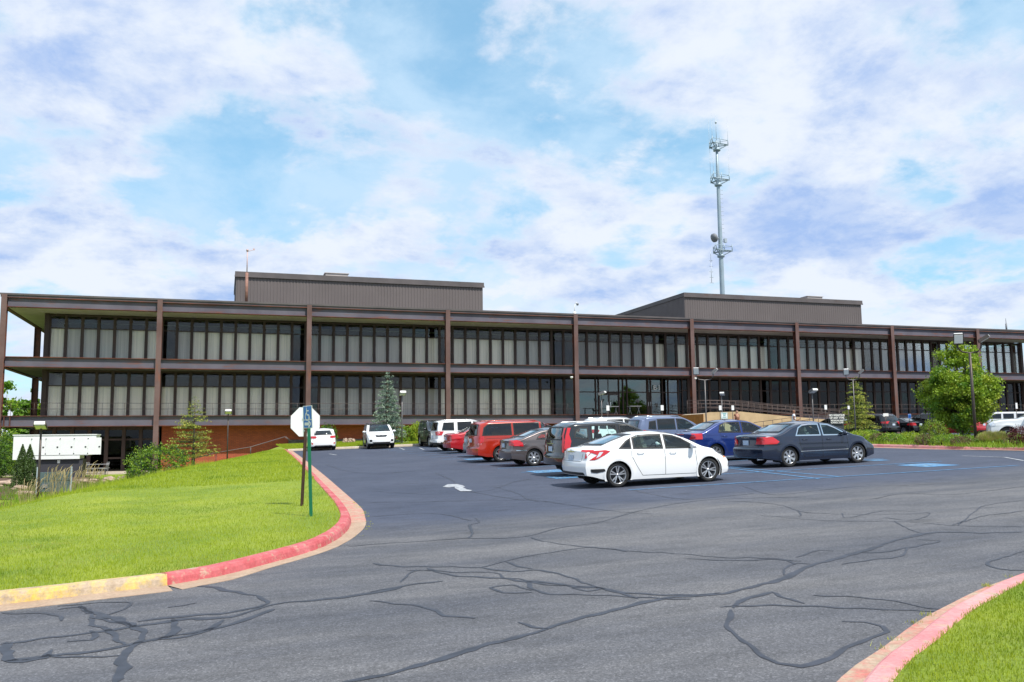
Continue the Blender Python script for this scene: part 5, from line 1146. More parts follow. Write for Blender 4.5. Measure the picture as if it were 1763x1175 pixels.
# at the far kerb
build_car('hatch', 'white hatchback seen from behind at the far left corner of the lot', 'car', P_white, *[g2(556, 776)[0], g2(556, 776)[1]-.4], R(90), 7, 'single', 'seat_dark', None, GRP)
SP['front_suv'] = dict(SP['suv'], roofblack=True, lower=.40, R=.36, Ra=.41, top=[(a, b) for a, b in SP['suv']['top']], railm='black_trim')
p = g2(667, 773); build_car('front_suv', 'white crossover with black roof parked facing us at the far kerb', 'suv', P_white, p[0]-.05, p[1]+4.55, R(-94), 7, 'single', 'seat_dark', None, GRP, name='parked_suv')
p = g2(738, 771); build_car('big_suv', 'black sport utility facing us half hidden by the large white sport utility', 'suv', P_black, p[0]+1.1, p[1]+4.6, R(-90), 6, 'single', 'seat_dark', None, GRP, name='parked_suv')
# beyond the planted island
G2 = 'cars parked by the building beyond the planted island'
def far_car(spec, label, cat, col, px, D, head, name='parked_car', **k):
    x, y = XY(px, D); return build_car(spec, label, cat, col, x, y, R(head), 7, 'single', 'seat_dark', k.pop('pz', .84), G2, name=name, **k)
far_car('sedan', 'dark grey sedan tail just right of the black warning board', 'car', P_darkgrey, 1478, 73, 97)
far_car('crossover', 'black sport utility parked between two dark sedans by the building', 'suv', P_black, 1541, 72, 97, name='parked_suv')
far_car('sedan', 'black sedan with red tail lights right of the blue access sign', 'car', P_black, 1588, 73, 97)
far_car('big_suv', 'black sport utility behind the round grassy shrub', 'suv', P_black, 1640, 72, 97, name='parked_suv')
far_car('fastback', 'dark red coupe next to the boxy white sport utility', 'car', P_red, 1697, 66, 100)
hd = R(138); x, y = XY(1663, 74); x -= 4.75*math.cos(hd); y -= 4.75*math.sin(hd); build_car('boxy', 'boxy white sport utility with three small dark side windows', 'suv', P_white, x, y, hd, 6, 'single', 'seat_dark', None, G2, name='parked_suv')
hd = R(139); x, y = XY(1699, 47); x -= 5.8*math.cos(hd); y -= 5.8*math.sin(hd); build_car('pickup', 'white pickup truck at the right edge of the photo', 'pickup', P_white, x, y, hd, 6, 'single', 'seat_dark', None, G2, name='parked_pickup', mirrorm=M_['black_trim'])
# ------------------------------------------------------------------ lamps, signs, tower, ramp, people
mat('lamp_bronze', (.075, .060, .052), .5, .4, var=.2); mat('lamp_grey', (.16, .15, .15), .5, .4); mat('lens', (.80, .80, .78), .35); mat('galv', (.42, .47, .52), .5, .5, var=.15, vscale=2)
mat('steel_blue', (.30, .38, .44), .5, .3, var=.12, vscale=.5); mat('dish_grey', (.16, .17, .19), .6); mat('green_post', (.01, .16, .085), .4); mat('brown_post', (.085, .045, .035), .5, .2, var=.25)
mat('sign_blue', (.02, .17, .62), .4); mat('sign_teal', (.05, .32, .32), .5); mat('sign_black', (.03, .035, .045), .6); mat('sign_back', (.84, .85, .88), .5, .0, var=.05, vscale=6)
def head(mb, x, y, z, yaw_, tilt=.35, sc=1., lens=None):           # flood light box
    Mx = Matrix.Rotation(yaw_, 3, 'Z') @ Matrix.Rotation(-tilt, 3, 'X')
    mb.box((x, y, z), (.44*sc, .50*sc, .16*sc), 0, Mx, .82)
    o = Mx @ Vector((0, -.01, -.092*sc)); lens.box((x+o.x, y+o.y, z+o.z), (.36*sc, .40*sc, .02), 0, Mx)
    o = Mx @ Vector((0, -.26*sc, -.02)); lens.box((x+o.x, y+o.y, z+o.z), (.36*sc, .02, .12*sc), 0, Mx)
def lamp(px, D, ytop, label, twin=False, mt='lamp_bronze', face=R(0), sc=1., r=.045, span=.75, tilts=(.35, .35)):
    X, Y = XY(px, D); zb = TZ(X, Y) if not (X > 28.5 and Y < 46) else BZ(X, Y)
    if X < 40 and abs(X) > 0 and Y > REAR_Y+.3 or X < 4: zb = TZ(X, Y)
    top = PD(px, ytop, D)[2]; h = top-zb
    t = thing('lamp_post', label, 'street lamp', (X, Y, zb-.05), 0, 'lamp posts round the lot')
    mb = MB(); mb.tube([(0, 0, -.2), (0, 0, h*.5), (0, 0, h-.05)], [r*1.15, r, r*.85], 10); mb.build('pole', M_[mt], t)
    mb = MB(); mb.box((0, 0, .06), (.26, .26, .12), 0, None, .8); mb.build('base', M_[mt], t)
    if not twin:
        hb, ln = MB(), MB(); head(hb, 0, -.12, h+.02, face, tilts[0], sc, ln); o = hb.build('lamp_head', M_[mt], t); ln.build('lens', M_['lens'], o)
        return t
    ar = MB(); pts = [(span*math.cos(a), 0, h+.42-.42*abs(math.sin(a))**.7) for a in [math.pi*k/12 for k in range(13)]]
    ar.tube([(-span, 0, h+.45)]+[(-span+.05, 0, h+.18), (-span+.2, 0, h+.02), (0, 0, h-.04), (span-.2, 0, h+.02), (span-.05, 0, h+.18)]+[(span, 0, h+.45)], .032, 8); 
    ar.v = [(v[0]*math.cos(yaw), -v[0]*math.sin(yaw)+v[1], v[2]) for v in ar.v]; ar.build('arm', M_[mt], t)
    for sg in (-1, 1):
        hb, ln = MB(), MB(); head(hb, sg*span*math.cos(yaw), -sg*span*math.sin(yaw)-.1, h+.58, face+(R(-35) if sg < 0 else R(50)), tilts[0] if sg < 0 else tilts[1], sc, ln); o = hb.build('lamp_head', M_[mt], t); ln.build('lens', M_['lens'], o)
    return t
lamp(70, 38, 731, 'lamp post at the left edge standing in the meadow grass before the white generator', sc=1.15, r=.05)
lamp(392, 58, 708, 'lamp post by the sloping handrail left of the stop sign', sc=1.05)
lamp(692, 62, 676, 'lamp post beside the blue spruce', sc=1.1, mt='lamp_grey')
lamp(1037, 68, 676, 'lamp post with tilted white head before the entrance doors', sc=1.1, mt='lamp_grey', face=R(45))
lamp(1245, 68, 677, 'lamp post with round-looking head above the tan ramp wall, near its left end', sc=.9, mt='lamp_grey', face=R(-40))
lamp(1402, 68, 672, 'lamp post with square white head right of the person in white', sc=1.2, mt='lamp_grey')
lamp(1607, 66, 675, 'slim lamp post in front of the big leafy tree', sc=.9, mt='lamp_grey', face=R(-30))
lamp(1217, 60, 652, 'twin headed lamp post behind the blue grey sport utility', True, 'lamp_grey', sc=.95, span=.62, tilts=(1.2, .7))
lamp(1474, 66, 652, 'twin headed lamp post in front of the small yellow green spruce', True, 'lamp_grey', sc=.95, span=.55, tilts=(1.1, .7))
lamp(1680, 38, 603, 'tall brown twin headed lamp post standing in the planted island', True, 'lamp_bronze', sc=.95, r=.062, span=.55, tilts=(1.25, .55))

# the two sign posts on the left lawn
def lawn_pt(px, py): p = G(px, py, .13); return p
p = lawn_pt(519, 871); D = (p-E0) @ fw; top = PD(528, 700, D)
t = thing('stop_sign', 'octagonal stop sign seen from its blank white back on a leaning brown post', 'sign', (p[0], p[1], p[2]-.02))
mb = MB(); v = top-p; tp = Vector((top[0]-p[0], top[1]-p[1], top[2]-p[2])); w_ = .03
for a, b_ in ((-.033, -.030), (.030, .033)): pass
nx = Vector((math.cos(yaw), -math.sin(yaw), 0)); ny = Vector((math.sin(yaw), math.cos(yaw), 0))
def chan(mb, a, b_, u, w_, n_, d_, mi=0):
    vs = [q+u*su+n_*sn for q in (a, b_) for su, sn in ((-w_, 0), (w_, 0), (w_, d_), (-w_, d_))]; mb.add(vs, [(0, 1, 5, 4), (1, 2, 6, 5), (2, 3, 7, 6), (3, 0, 4, 7), (4, 5, 6, 7), (3, 2, 1, 0)], mi)
chan(mb, Vector((0, 0, -.2)), tp, nx, .034, ny, .012); chan(mb, Vector((0, 0, -.2))-ny*.03, tp-ny*.03, nx, .016, ny, .032); mb.build('post', M_['brown_post'], t)
sc_ = PD(525, 725, D); cen = Vector((sc_[0]-p[0], sc_[1]-p[1], sc_[2]-p[2]))+ny*.03; r8 = 27.0/FPX*D
vs = []; 
for d_ in (0, .004):
    for k in range(8): a = R(22.5+45*k); vs.append(cen+nx*(r8*math.cos(a))+Vector((0, 0, r8*math.sin(a)))+ny*d_)
mb = MB(); mb.add(vs, [tuple(range(8))[::-1], tuple(range(8, 16))]+[(k, (k+1) % 8, 8+(k+1) % 8, 8+k) for k in range(8)]); pl = mb.build('sign_plate', M_['sign_back'], t)
mb = MB(); mb.add([v+ny*.004 for v in vs[8:]]+[v+ny*.006 for v in vs[8:]], [tuple(range(8))[::-1], tuple(range(8, 16))]+[(k, (k+1) % 8, 8+(k+1) % 8, 8+k) for k in range(8)]); mb.build('red_face', mat('sign_red', (.5, .02, .02), .4), pl)
tm = text_mesh('lettering', 'STOP', r8*.72, M_['sign_white'], pl, .001, tuple(cen+ny*.0125), (R(90), 0, math.pi-yaw))
mb = MB()
for zz in (.20, -.20): mb.lathe([(0, 0), (.014, 0), (.014, .012), (0, .014)], 10, 0, Matrix.Rotation(R(90), 3, 'X')); n_ = len(mb.v); mb.v = mb.v[:-40]+[(v[0]+cen.x-ny.x*.07, v[1]+cen.y-ny.y*.07, v[2]+cen.z+zz) for v in mb.v[-40:]]
mb.build('bolt', M_['galv'], t)
p = lawn_pt(536, 889); D = (p-E0) @ fw; top = PD(530.5, 699, D); tp = Vector((top[0]-p[0], top[1]-p[1], top[2]-p[2]))
t = thing('parking_sign', 'narrow blue accessible parking sign turned edge-on, on a green post', 'sign', (p[0], p[1], p[2]-.02))
mb = MB(); chan(mb, Vector((0, 0, -.2)), tp-ny*0, nx, .030, ny, .03); mb.build('post', M_['green_post'], t)
f = (D/FPX); wn = Vector((math.cos(yaw+R(50)), -math.sin(yaw+R(50)), 0))                    # the plate is turned well away from us
bot_, top_ = PD(534, 736, D), PD(531, 697, D); cx_ = Vector(((bot_+top_)/2-p)); hh = (top_[2]-bot_[2])/2; pw = .19; nn = Vector((-math.sin(yaw+R(50)), -math.cos(yaw+R(50)), 0))
def plate(mb, c, u, w_, h_, n_, off, th, mi=0, up=Vector((0, 0, 1))):
    vs = [c+u*a+up*b_+n_*(off+d_) for d_ in (0, th) for a, b_ in ((-w_, -h_), (w_, -h_), (w_, h_), (-w_, h_))]; mb.add(vs, [(3, 2, 1, 0), (4, 5, 6, 7), (0, 1, 5, 4), (1, 2, 6, 5), (2, 3, 7, 6), (3, 0, 4, 7)], mi)
lean = (tp/tp.length)
mb = MB(); plate(mb, cx_, wn, pw, hh, nn, .03, .006, 0, lean); pl = mb.build('sign_plate', M_['sign_white'], t)
mb = MB(); zb_ = .66*hh
plate(mb, cx_+lean*(hh*.36), wn, pw*.86, hh*.58, nn, .036, .003, 0, lean); plate(mb, cx_-lean*(hh*.62), wn, pw*.86, hh*.33, nn, .036, .003, 0, lean); mb.build('blue_field', M_['sign_blue'], pl)
mb = MB(); o_ = .0405
def bar2(a, b_, w_, base):                                    # a stroke in plate coordinates
    A_ = base+wn*a[0]+lean*a[1]; B_ = base+wn*b_[0]+lean*b_[1]; d_ = (B_-A_).normalized(); s_ = d_.cross(nn).normalized()*w_
    mb.add([q+nn*(o_+k) for k in (0, .002) for q in (A_-s_, A_+s_, B_+s_, B_-s_)], [(3, 2, 1, 0), (4, 5, 6, 7), (0, 1, 5, 4), (1, 2, 6, 5), (2, 3, 7, 6), (3, 0, 4, 7)])
bs = cx_+lean*(hh*.32)
ring = [(-.01+.075*math.cos(R(a)), -.06+.075*math.sin(R(a))) for a in range(110, 380, 24)]
for i in range(len(ring)-1): bar2(ring[i], ring[i+1], .011, bs)
for a, b_ in (((-.03, .10), (-.02, -.03)), ((-.02, .05), (.06, .05)), ((-.02, -.03), (.06, -.03)), ((.06, -.03), (.10, -.12)), ((-.04, .13), (-.02, .13))): bar2(a, b_, .012, bs)
bs = cx_-lean*(hh*.62); bar2((-.12, 0), (.06, 0), .028, bs); bar2((.04, .06), (.13, 0), .018, bs); bar2((.04, -.06), (.13, 0), .018, bs)
mb.build('symbol', M_['sign_white'], pl)

# signs by the building
def board(px, py, D, w, h, label, mfront, name='sign', post=True, cat='sign', group=None, text=None, border=None, zg=None):
    c = PD(px, py, D); X, Y = c[0], c[1]; zb = (TZ(X, Y) if zg is None else zg); ww, hh_ = w/FPX*D, h/FPX*D; hz = c[2]-zb
    t = thing(name, label, cat, (X, Y, zb), -yaw*0, group); mb = MB(); mb.box((0, 0, hz), (ww, .03, hh_)); pl = mb.build('board', M_[mfront], t)
    if post: mb = MB(); mb.tube([(0, .05, -.1), (0, .05, hz+hh_*.3)], .022, 6); mb.build('post', M_['lamp_bronze'], t)
    if border: mb = MB(); [mb.box(*q) for q in (((0, -.018, hz+hh_*.44), (ww*.96, .008, hh_*.04)), ((0, -.018, hz-hh_*.44), (ww*.96, .008, hh_*.04)), ((ww*.46, -.018, hz), (ww*.03, .008, hh_*.84)), ((-ww*.46, -.018, hz), (ww*.03, .008, hh_*.84)))]; mb.build('border', M_[border], pl)
    for s_, size, dz, m_ in (text or []): text_mesh('lettering', s_, size*hh_, M_[m_], pl, .003, (0, -.022, hz+dz*hh_), bold=size*hh_*.02)
    return t
board(1440.5, 721.5, 50, 27, 18, 'black board with white lettering forbidding weapons, left of the planted island', 'sign_black', 'warning_board', False, 'sign', None,
      [('NO WEAPONS', .27, .33, 'sign_white'), ('OF ANY TYPE', .27, .08, 'sign_white'), ('WEAPONS FREE', .20, -.17, 'sign_white'), ('SCHOOL ZONE', .20, -.36, 'sign_white')], None)
c = PD(1440.5, 730, 50); t = thing('board_plinth', 'dark plinth wall carrying the black warning board', 'plinth', (c[0], c[1], TZ(c[0], c[1]))); mb = MB(); hz = PD(1440.5, 731, 50)[2]-TZ(c[0], c[1]); mb.bx(-.5, .5, .02, .18, -.1, hz+.05); mb.bx(-.54, .54, .0, .2, hz+.05, hz+.09); mb.build('panel', M_['sign_black'], t)
board(1247, 716, 62, 13, 11, 'teal and white notice on a post before the tan ramp wall', 'sign_white', 'notice_sign', True, 'sign', None, None, 'sign_teal')
c = PD(1247, 716, 62)
o = [x for x in C.objects if x.name.startswith('notice_sign')][0]; hz = c[2]-o.location.z; mb = MB()
for k, (dz, ww) in enumerate(((.13, .30), (.03, .20), (-.10, .32))): mb.box((0, -.021, hz+dz), (ww, .006, .055))
mb.build('lettering_bars', M_['sign_teal'], [x for x in o.children if x.name.startswith('board')][0])
RG = 'small white reserved parking signs'
for px, py, w, h, lab in ((1046.5, 703, 5.5, 9, 'small white sign in front of the entrance doors, left one'), (1140, 702.5, 5.5, 9, 'small white sign in front of the entrance, with a brown rail passing it'), (1240, 702.5, 5, 8, 'small white sign above the tan wall, left of the grey lamp post'), (1261.5, 702.5, 5, 8, 'small white sign above the tan wall, right of the grey lamp post'), (1421.5, 701.5, 5, 8, 'small white sign above the black warning board'), (1461, 702, 4, 6, 'small white sign at the left edge of the yellow green spruce'), (1525, 714.5, 11, 5, 'wide white sign behind the black sport utility'), (1750, 699, 4, 10, 'small white sign above the white pickup truck')):
    board(px, py, 66 if px < 1700 else 60, w, h, lab, 'sign_white', 'parking_notice', True, 'sign', RG)
board(1566, 717, 68, 6, 8, 'blue accessible parking sign over the black sedan', 'sign_blue', 'access_sign', True, 'sign', None, None, 'sign_white')

# communications tower behind the building
bp_ = PD(1243.5, 500, 108); tb = np.array([bp_[0], bp_[1], 2.0]); tz = lambda y: PY(1236, y, bp_[1])[2]
t = thing('communications_tower', 'tall tapering grey steel tower with three antenna platforms and a round dish', 'tower', tuple(tb)); H_ = tz(243)-2.0
mb = MB(); mb.tube([(0, 0, -3), (0, 0, (tz(480)-2)), (0, 0, tz(300)-2), (0, 0, H_)], [.34, .29, .20, .14], 14); mb.build('mast', M_['steel_blue'], t)
for y_, w_, nm in ((250, 1.45, 1), (310, 1.45, 1), (432, 1.45, 1)):
    z_ = tz(y_)-2; mb = MB(); pts = [(w_*math.cos(R(a)), w_*math.sin(R(a))*.9, z_) for a in (-20, 100, 220)]
    for k in range(3):
        a, b_ = pts[k], pts[(k+1) % 3]; mb.tube([a, b_], .06, 6); mb.tube([(a[0], a[1], z_+.55), (b_[0], b_[1], z_+.55)], .03, 6); mb.tube([(0, 0, z_-.7), a], .07, 6); mb.tube([(0, 0, z_), a], .05, 6)
        for q in (0, .5): x_, yy_ = a[0]*(1-q)+b_[0]*q, a[1]*(1-q)+b_[1]*q; mb.tube([(x_, yy_, z_-.1), (x_, yy_, z_+.8)], .05, 6)
    mb.lathe([(.3, z_-.85), (.45, z_-.8), (.45, z_-.5), (.3, z_-.45)], 12); mb.build('platform', M_['steel_blue'], t)
    for k, a in enumerate(pts):
        if y_ == 432: continue
        ln = 4.6 if y_ == 250 else 6.0; mb = MB(); mb.tube([(a[0], a[1], z_), (a[0], a[1], z_+1.0), (a[0], a[1], z_+ln*.8)], [.03, .02, .012], 5); mb.build('whip_antenna', M_['galv'], t)
mb = MB(); mb.tube([(0, 0, H_), (0, 0, H_+3.4)], [.03, .015], 6)
mb.lathe([(0, H_+2.2), (.12, H_+2.3), (.12, H_+2.5), (0, H_+2.6)], 8); mb.build('whip_antenna', M_['galv'], t)
z_ = tz(411)-2; mb = MB(); Mx = Matrix.Rotation(R(68), 3, 'Y') @ Matrix.Rotation(R(20), 3, 'X'); mb.lathe([(0, -.1), (.5, -.1), (.56, .0), (.54, .25), (.3, .4), (0, .44)], 20, 0, Matrix.Rotation(R(-110), 3, 'Y')); mb.v = [(v[0]-.95, v[1]-.3, v[2]+z_) for v in mb.v]
mb.build('dish_antenna', M_['dish_grey'], t); mb = MB(); mb.tube([(0, 0, z_), (-1.0, -.3, z_)], .07, 6); mb.box((.7, 0, z_-.2), (.35, .3, .5)); mb.build('bracket', M_['galv'], t)
mb = MB(); x_ = -1.45; za, zb_ = tz(488)-2, tz(450)-2; mb.tube([(x_, 0, za), (x_, 0, zb_)], .03, 6)
for k in range(5): mb.tube([(x_-.25, 0, za+(zb_-za)*k/4), (x_+.25, 0, za+(zb_-za)*k/4)], .03, 5)
mb.tube([(x_, 0, zb_), (x_, 0, tz(432)-2)], .02, 5); mb.build('dipole_antenna', M_['galv'], t)
mb = MB()
for k in range(16): z_ = tz(430)+(tz(320)-tz(430))*k/15-2; mb.tube([(.25, 0, z_), (.62, 0, z_)], .02, 4)
mb.build('climbing_pegs', M_['galv'], t)
# roof mast with wind vane, roof camera, thin antenna
p0 = PY(424, 520, YF+.5); t = thing('weather_mast', 'thin rust coloured mast with a wind vane on the roof before the left roof house', 'mast', (p0[0], p0[1], ZTt+.2)); zz = lambda y: PY(425, y, YF+.5)[2]-ZTt-.2
mb = MB(); mb.tube([(0, 0, 0), (0, 0, zz(470))], .13, 8); mb.build('lower_pole', mat('rust_pole', (.26, .13, .10), .6, var=.3), t)
mb = MB(); mb.tube([(0, 0, zz(470)), (0, 0, zz(432))], .05, 6); mb.tube([(-.08, 0, zz(434)), (.5, 0, zz(430))], .025, 5); mb.box((.52, 0, zz(430)+.04), (.16, .02, .16)); mb.lathe([(0, zz(433)), (.1, zz(433)+.02), (.1, zz(433)+.16), (0, zz(433)+.2)], 8); mb.build('wind_vane', mat('pink_grey', (.5, .36, .36), .5), t)
p0 = PY(989, 540, YF+.2); t = thing('roof_camera', 'white goose-neck security camera on the roof edge at the centre column', 'camera', (p0[0], p0[1], ZTt+.25)); zz = lambda y: PY(990, y, YF+.2)[2]-ZTt-.25
mb = MB(); mb.lathe([(.0, -.1), (.17, -.1), (.16, .22), (.05, .3)], 12); mb.tube([(0, 0, .2), (.02, 0, zz(530)), (.08, 0, zz(524)), (.2, 0, zz(521)), (.33, 0, zz(522.5))], .035, 6); mb.build('gooseneck', M_['sign_white'], t)
mb = MB(); mb.lathe([(0, -.14), (.09, -.1), (.12, 0), (.12, .08), (0, .1)], 12); mb.v = [(v[0]+.33, v[1], v[2]+zz(524)) for v in mb.v]; mb.build('camera_dome', M_['dish_grey'], t)
p0 = PY(1733, 569, YF+1); t = thing('roof_antenna', 'thin grey antenna on the roof at the far right', 'antenna', (p0[0], p0[1], ZTt+.25)); mb = MB(); mb.tube([(0, 0, 0), (0, 0, .9)], .1, 6); mb.build('stub', M_['dish_grey'], t)
mb = MB(); mb.tube([(0, 0, .9), (0, 0, 1.5)], .03, 6); mb.build('whip', M_['dish_grey'], t)

# tan ramp with its rails -------------------------------------------
YR = 69.5; ra = [PY(x, y, YR) for x, y in ((1211, 713), (1224, 710), (1275, 709), (1350, 716.6), (1424, 722.6), (1500, 729))]
t = thing('access_ramp', 'tan concrete access ramp rising to the entrance, with brown handrails', 'ramp', (ra[0][0], YR, plane(ra[0][0], YR)))
lo = Vector(t.location); zg = lambda x: plane(x, YR)-.3
top_l = [(p[0], p[2]) for p in ra]; poly = [(top_l[0][0], zg(top_l[0][0]))]+[(top_l[-1][0], zg(top_l[-1][0]))]+top_l[::-1]
mat('ramp_tan', (.50, .36, .20), .85, var=.14, vscale=.8, bump=.2, bscale=12); mat('ramp_orange', (.50, .20, .05), .8, var=.15)
mb = MB(); mb.prism([(a-lo.x, b_-lo.z) for a, b_ in poly], 0, .25, 'y'); mb.build('wall', M_['ramp_tan'], t)
mb = MB(); mb.bx(-.03, .0, -.02, 4.5, zg(ra[0][0])-lo.z, ra[0][2]-lo.z); mb.build('end_wall', M_['ramp_orange'], t)
mb = MB(); pr_ = [(p[0]-lo.x, p[2]-lo.z-.05) for p in ra]; n_ = len(pr_); mb.v = [(a, y_, b_) for a, b_ in pr_ for y_ in (.25, 4.6)]; mb.f = [(2*i, 2*i+2, 2*i+3, 2*i+1) for i in range(n_-1)]; mb.m = [0]*(n_-1); mb.sm = [False]*(n_-1); mb.build('ramp_floor', M_['concrete'], t)
mb = MB()
for row, off in ((0, .1), (1, 2.2), (2, 4.2)):
    for h_ in (.35, .7, 1.0): mb.tube([(p[0]-lo.x, off, p[2]-lo.z+h_+(row*.12)) for p in ra[1:]], .022, 6)
    x0_, x1_ = ra[1][0], ra[-1][0]; k = 0
    while x0_+k*2.0 < x1_: xx = x0_+k*2.0; z_ = float(np.interp(xx, [p[0] for p in ra], [p[2] for p in ra])); mb.tube([(xx-lo.x, off, z_-lo.z-.05), (xx-lo.x, off, z_-lo.z+1.0+row*.12)], .022, 6); k += 1
mb.build('ramp_rail', M_['rail_brown'], t)
# the return flight rail in front
t = thing('handrail', 'brown handrail climbing to the right before the tan ramp wall', 'handrail', (ra[2][0], YR-2, plane(ra[2][0], YR-2)), 0, 'handrails'); lo = Vector(t.location); a, b_ = PY(1298, 728, YR-2), PY(1424, 711, YR-2)
mb = MB(); n_ = 9
for dz in (0, -.4): mb.tube([(a[0]-lo.x, 0, a[2]-lo.z+dz), (b_[0]-lo.x, 0, b_[2]-lo.z+dz)], .025, 6)
mb.build('rail', M_['rail_brown'], t)
for k in range(n_): q = k/(n_-1); x_ = a[0]+(b_[0]-a[0])*q; z_ = a[2]+(b_[2]-a[2])*q; mb = MB(); mb.tube([(x_-lo.x, 0, plane(x_, YR-2)-lo.z-.1), (x_-lo.x, 0, z_-lo.z)], .022, 6); mb.build('rail_post', M_['rail_brown'], t)
# sloping handrail down the bank on the left
rl = [((490, 755), 62), ((425, 775), 60), ((375, 783), 58), ((335, 790), 56), ((300, 804), 54)]
pts = [PD(x, y, D_) for (x, y), D_ in [((492, 752), 62), ((432, 770), 60.5), ((372, 780), 59), ((333, 790), 57.5), ((290, 806), 56)]]
t = thing('handrail', 'brown pipe handrail running down the grassy bank on the left', 'handrail', tuple(pts[0]), 0, 'handrails'); lo = Vector(t.location)
for dy in (0, 1.25):
    P_ = [Vector(p)-lo+Vector((0, dy, -.0)) for p in pts]; mb = MB(); mb.tube([tuple(P_[0]+Vector((.4, 0, -.35))), tuple(P_[0])]+[tuple(p) for p in P_]+[tuple(P_[-1]+Vector((-.25, 0, -.35)))], .026, 6); mb.build('rail', M_['rail_brown'], t)
    for p in P_[1:]:
        for q in (p,): z_ = TZ(q.x+lo.x, q.y+lo.y)-lo.z; mb = MB(); mb.tube([(q.x, q.y, z_-.1), (q.x, q.y, q.z)], .024, 6); mb.build('rail_post', M_['rail_brown'], t)

# generator, cabinet, patio table ------------------------------------
xg, yg = XY(100, 60); zb_ = TZ(xg, yg); f_ = 60/FPX
t = thing('generator', 'long white standby generator housing on a dark fuel tank base', 'generator', (xg, yg, zb_)); w_ = 126*f_/2; z0 = PD(100, 790.5, 60)[2]-zb_; z1 = PD(100, 750, 60)[2]-zb_
mat('gen_white', (.74, .76, .76), .45, var=.04, vscale=1.5); mat('tank', (.035, .035, .045), .6)
mb = MB(); mb.prism([(-w_, z0), (w_-.98, z0), (w_-.98, z0+.24), (w_-.5, z0+.24), (w_, z0+.62), (w_, z1), (-w_, z1)], -1.0, 1.0, 'y'); mb.build('housing', M_['gen_white'], t)
mb = MB(); mb.bx(-w_-.05, w_+.05, -1.05, 1.05, z1, z1+.06); mb.build('roof', M_['gen_white'], t)
for k in range(5):
    a = -w_+1.1+k*.86; mb = MB(); mb.bx(a, a+.82, -1.03, -1.001, z0+.28, z1-.18); d_ = mb.build('door', M_['gen_white'], t); mb = MB(); mb.bx(a+.66, a+.76, -1.06, -1.031, (z0+z1)/2-.03, (z0+z1)/2+.05); mb.build('handle', M_['black_trim'], d_)
    mb = MB()
    for zz_ in (z0+.35, z1-.26): mb.bx(a-.03, a+.03, -1.05, -1.031, zz_, zz_+.05)
    mb.build('hinge', M_['black_trim'], d_)
mb = MB(); [mb.bx(w_-.95+k*.14, w_-.88+k*.14, -1.02, -1.001, z0+.7, z1-.25) for k in range(6)]; mb.build('louvre', M_['black_trim'] if False else M_['gen_white'], t)
mb = MB(); mb.bx(-w_+1.2, w_-.8, -.8, .8, -.2, z0-.02); mb.build('fuel_tank', M_['tank'], t)
mb = MB(); mb.bx(.15, .32, -.83, -.8, z0-.28, z0-.06); mb.build('label_plate', M_['sign_white'], t)
xg, yg = XY(98, 46); zb_ = TZ(xg, yg); f_ = 46/FPX; t = thing('utility_cabinet', 'grey green electrical cabinet between two galvanised posts in the meadow', 'cabinet', (xg, yg, zb_))
ct, cbm = PD(98, 813, 46)[2]-zb_, PD(98, 846, 46)[2]-zb_; mat('cabinet_green', (.065, .10, .105), .6, var=.15)
mb = MB(); mb.bx(-24*f_, 24*f_, -.2, .25, cbm, ct); mb.bx(-24*f_, 24*f_, -.22, -.2, ct-.42, ct-.40); mb.build('box', M_['cabinet_green'], t); mb = MB(); mb.bx(-18*f_, -10*f_, -.23, -.2, cbm+.2, cbm+.42); mb.build('label_plate', M_['dish_grey'], t)
for x_ in (-26*f_, 26*f_): mb = MB(); mb.bx(x_-.04, x_+.04, -.25, -.17, -.3, ct+.28); mb.build('post', M_['galv'], t)
for x_ in (-15*f_, 17*f_): mb = MB(); mb.bx(x_-.04, x_+.04, -.0, .08, -.3, cbm); mb.build('leg', M_['galv'], t)
xg, yg = XY(166, 66); zb_ = TZ(xg, yg); t = thing('patio_table', 'grey metal patio table and its bench seats beside the generator', 'table', (xg, yg, zb_)); mat('patio_grey', (.30, .30, .32), .5, .4)
mb = MB(); mb.bx(-.9, .9, -.45, .45, .72, .76); mb.build('table_top', M_['patio_grey'], t)
for s_ in (-1, 1): mb = MB(); mb.bx(-.9, .9, s_*.8-.15, s_*.8+.15, .43, .46); mb.build('seat', M_['patio_grey'], t); mb = MB(); mb.tube([(s_*.7, -.8, .43), (s_*.7, 0, 0), (s_*.7, 0, .72)], .025, 6); mb.tube([(s_*.7, .8, .43), (s_*.7, 0, 0)], .025, 6); mb.build('leg', M_['patio_grey'], t)
def chair(px, D, label, rz):
    x_, y_ = XY(px, D); t = thing('patio_chair', label, 'chair', (x_, y_, TZ(x_, y_)), rz, 'patio chairs'); mb = MB(); mb.box((0, 0, .44), (.46, .46, .03)); mb.build('seat', M_['patio_grey'], t)
    mb = MB(); [mb.tube([(-.2+k*.1, .22, .45), (-.2+k*.1, .30, .92)], .012, 5) for k in range(5)]; mb.tube([(-.23, .3, .92), (.23, .3, .92)], .018, 5); mb.build('backrest', M_['patio_grey'], t)
    for a in (-.2, .2):
        for b_ in (-.2, .2): mb = MB(); mb.tube([(a, b_, 0), (a, b_, .44)], .014, 5); mb.build('leg', M_['patio_grey'], t)
chair(155, 64, 'grey metal patio chair left of the patio table', R(40)); chair(181, 64.5, 'grey metal patio chair right of the patio table', R(-60))
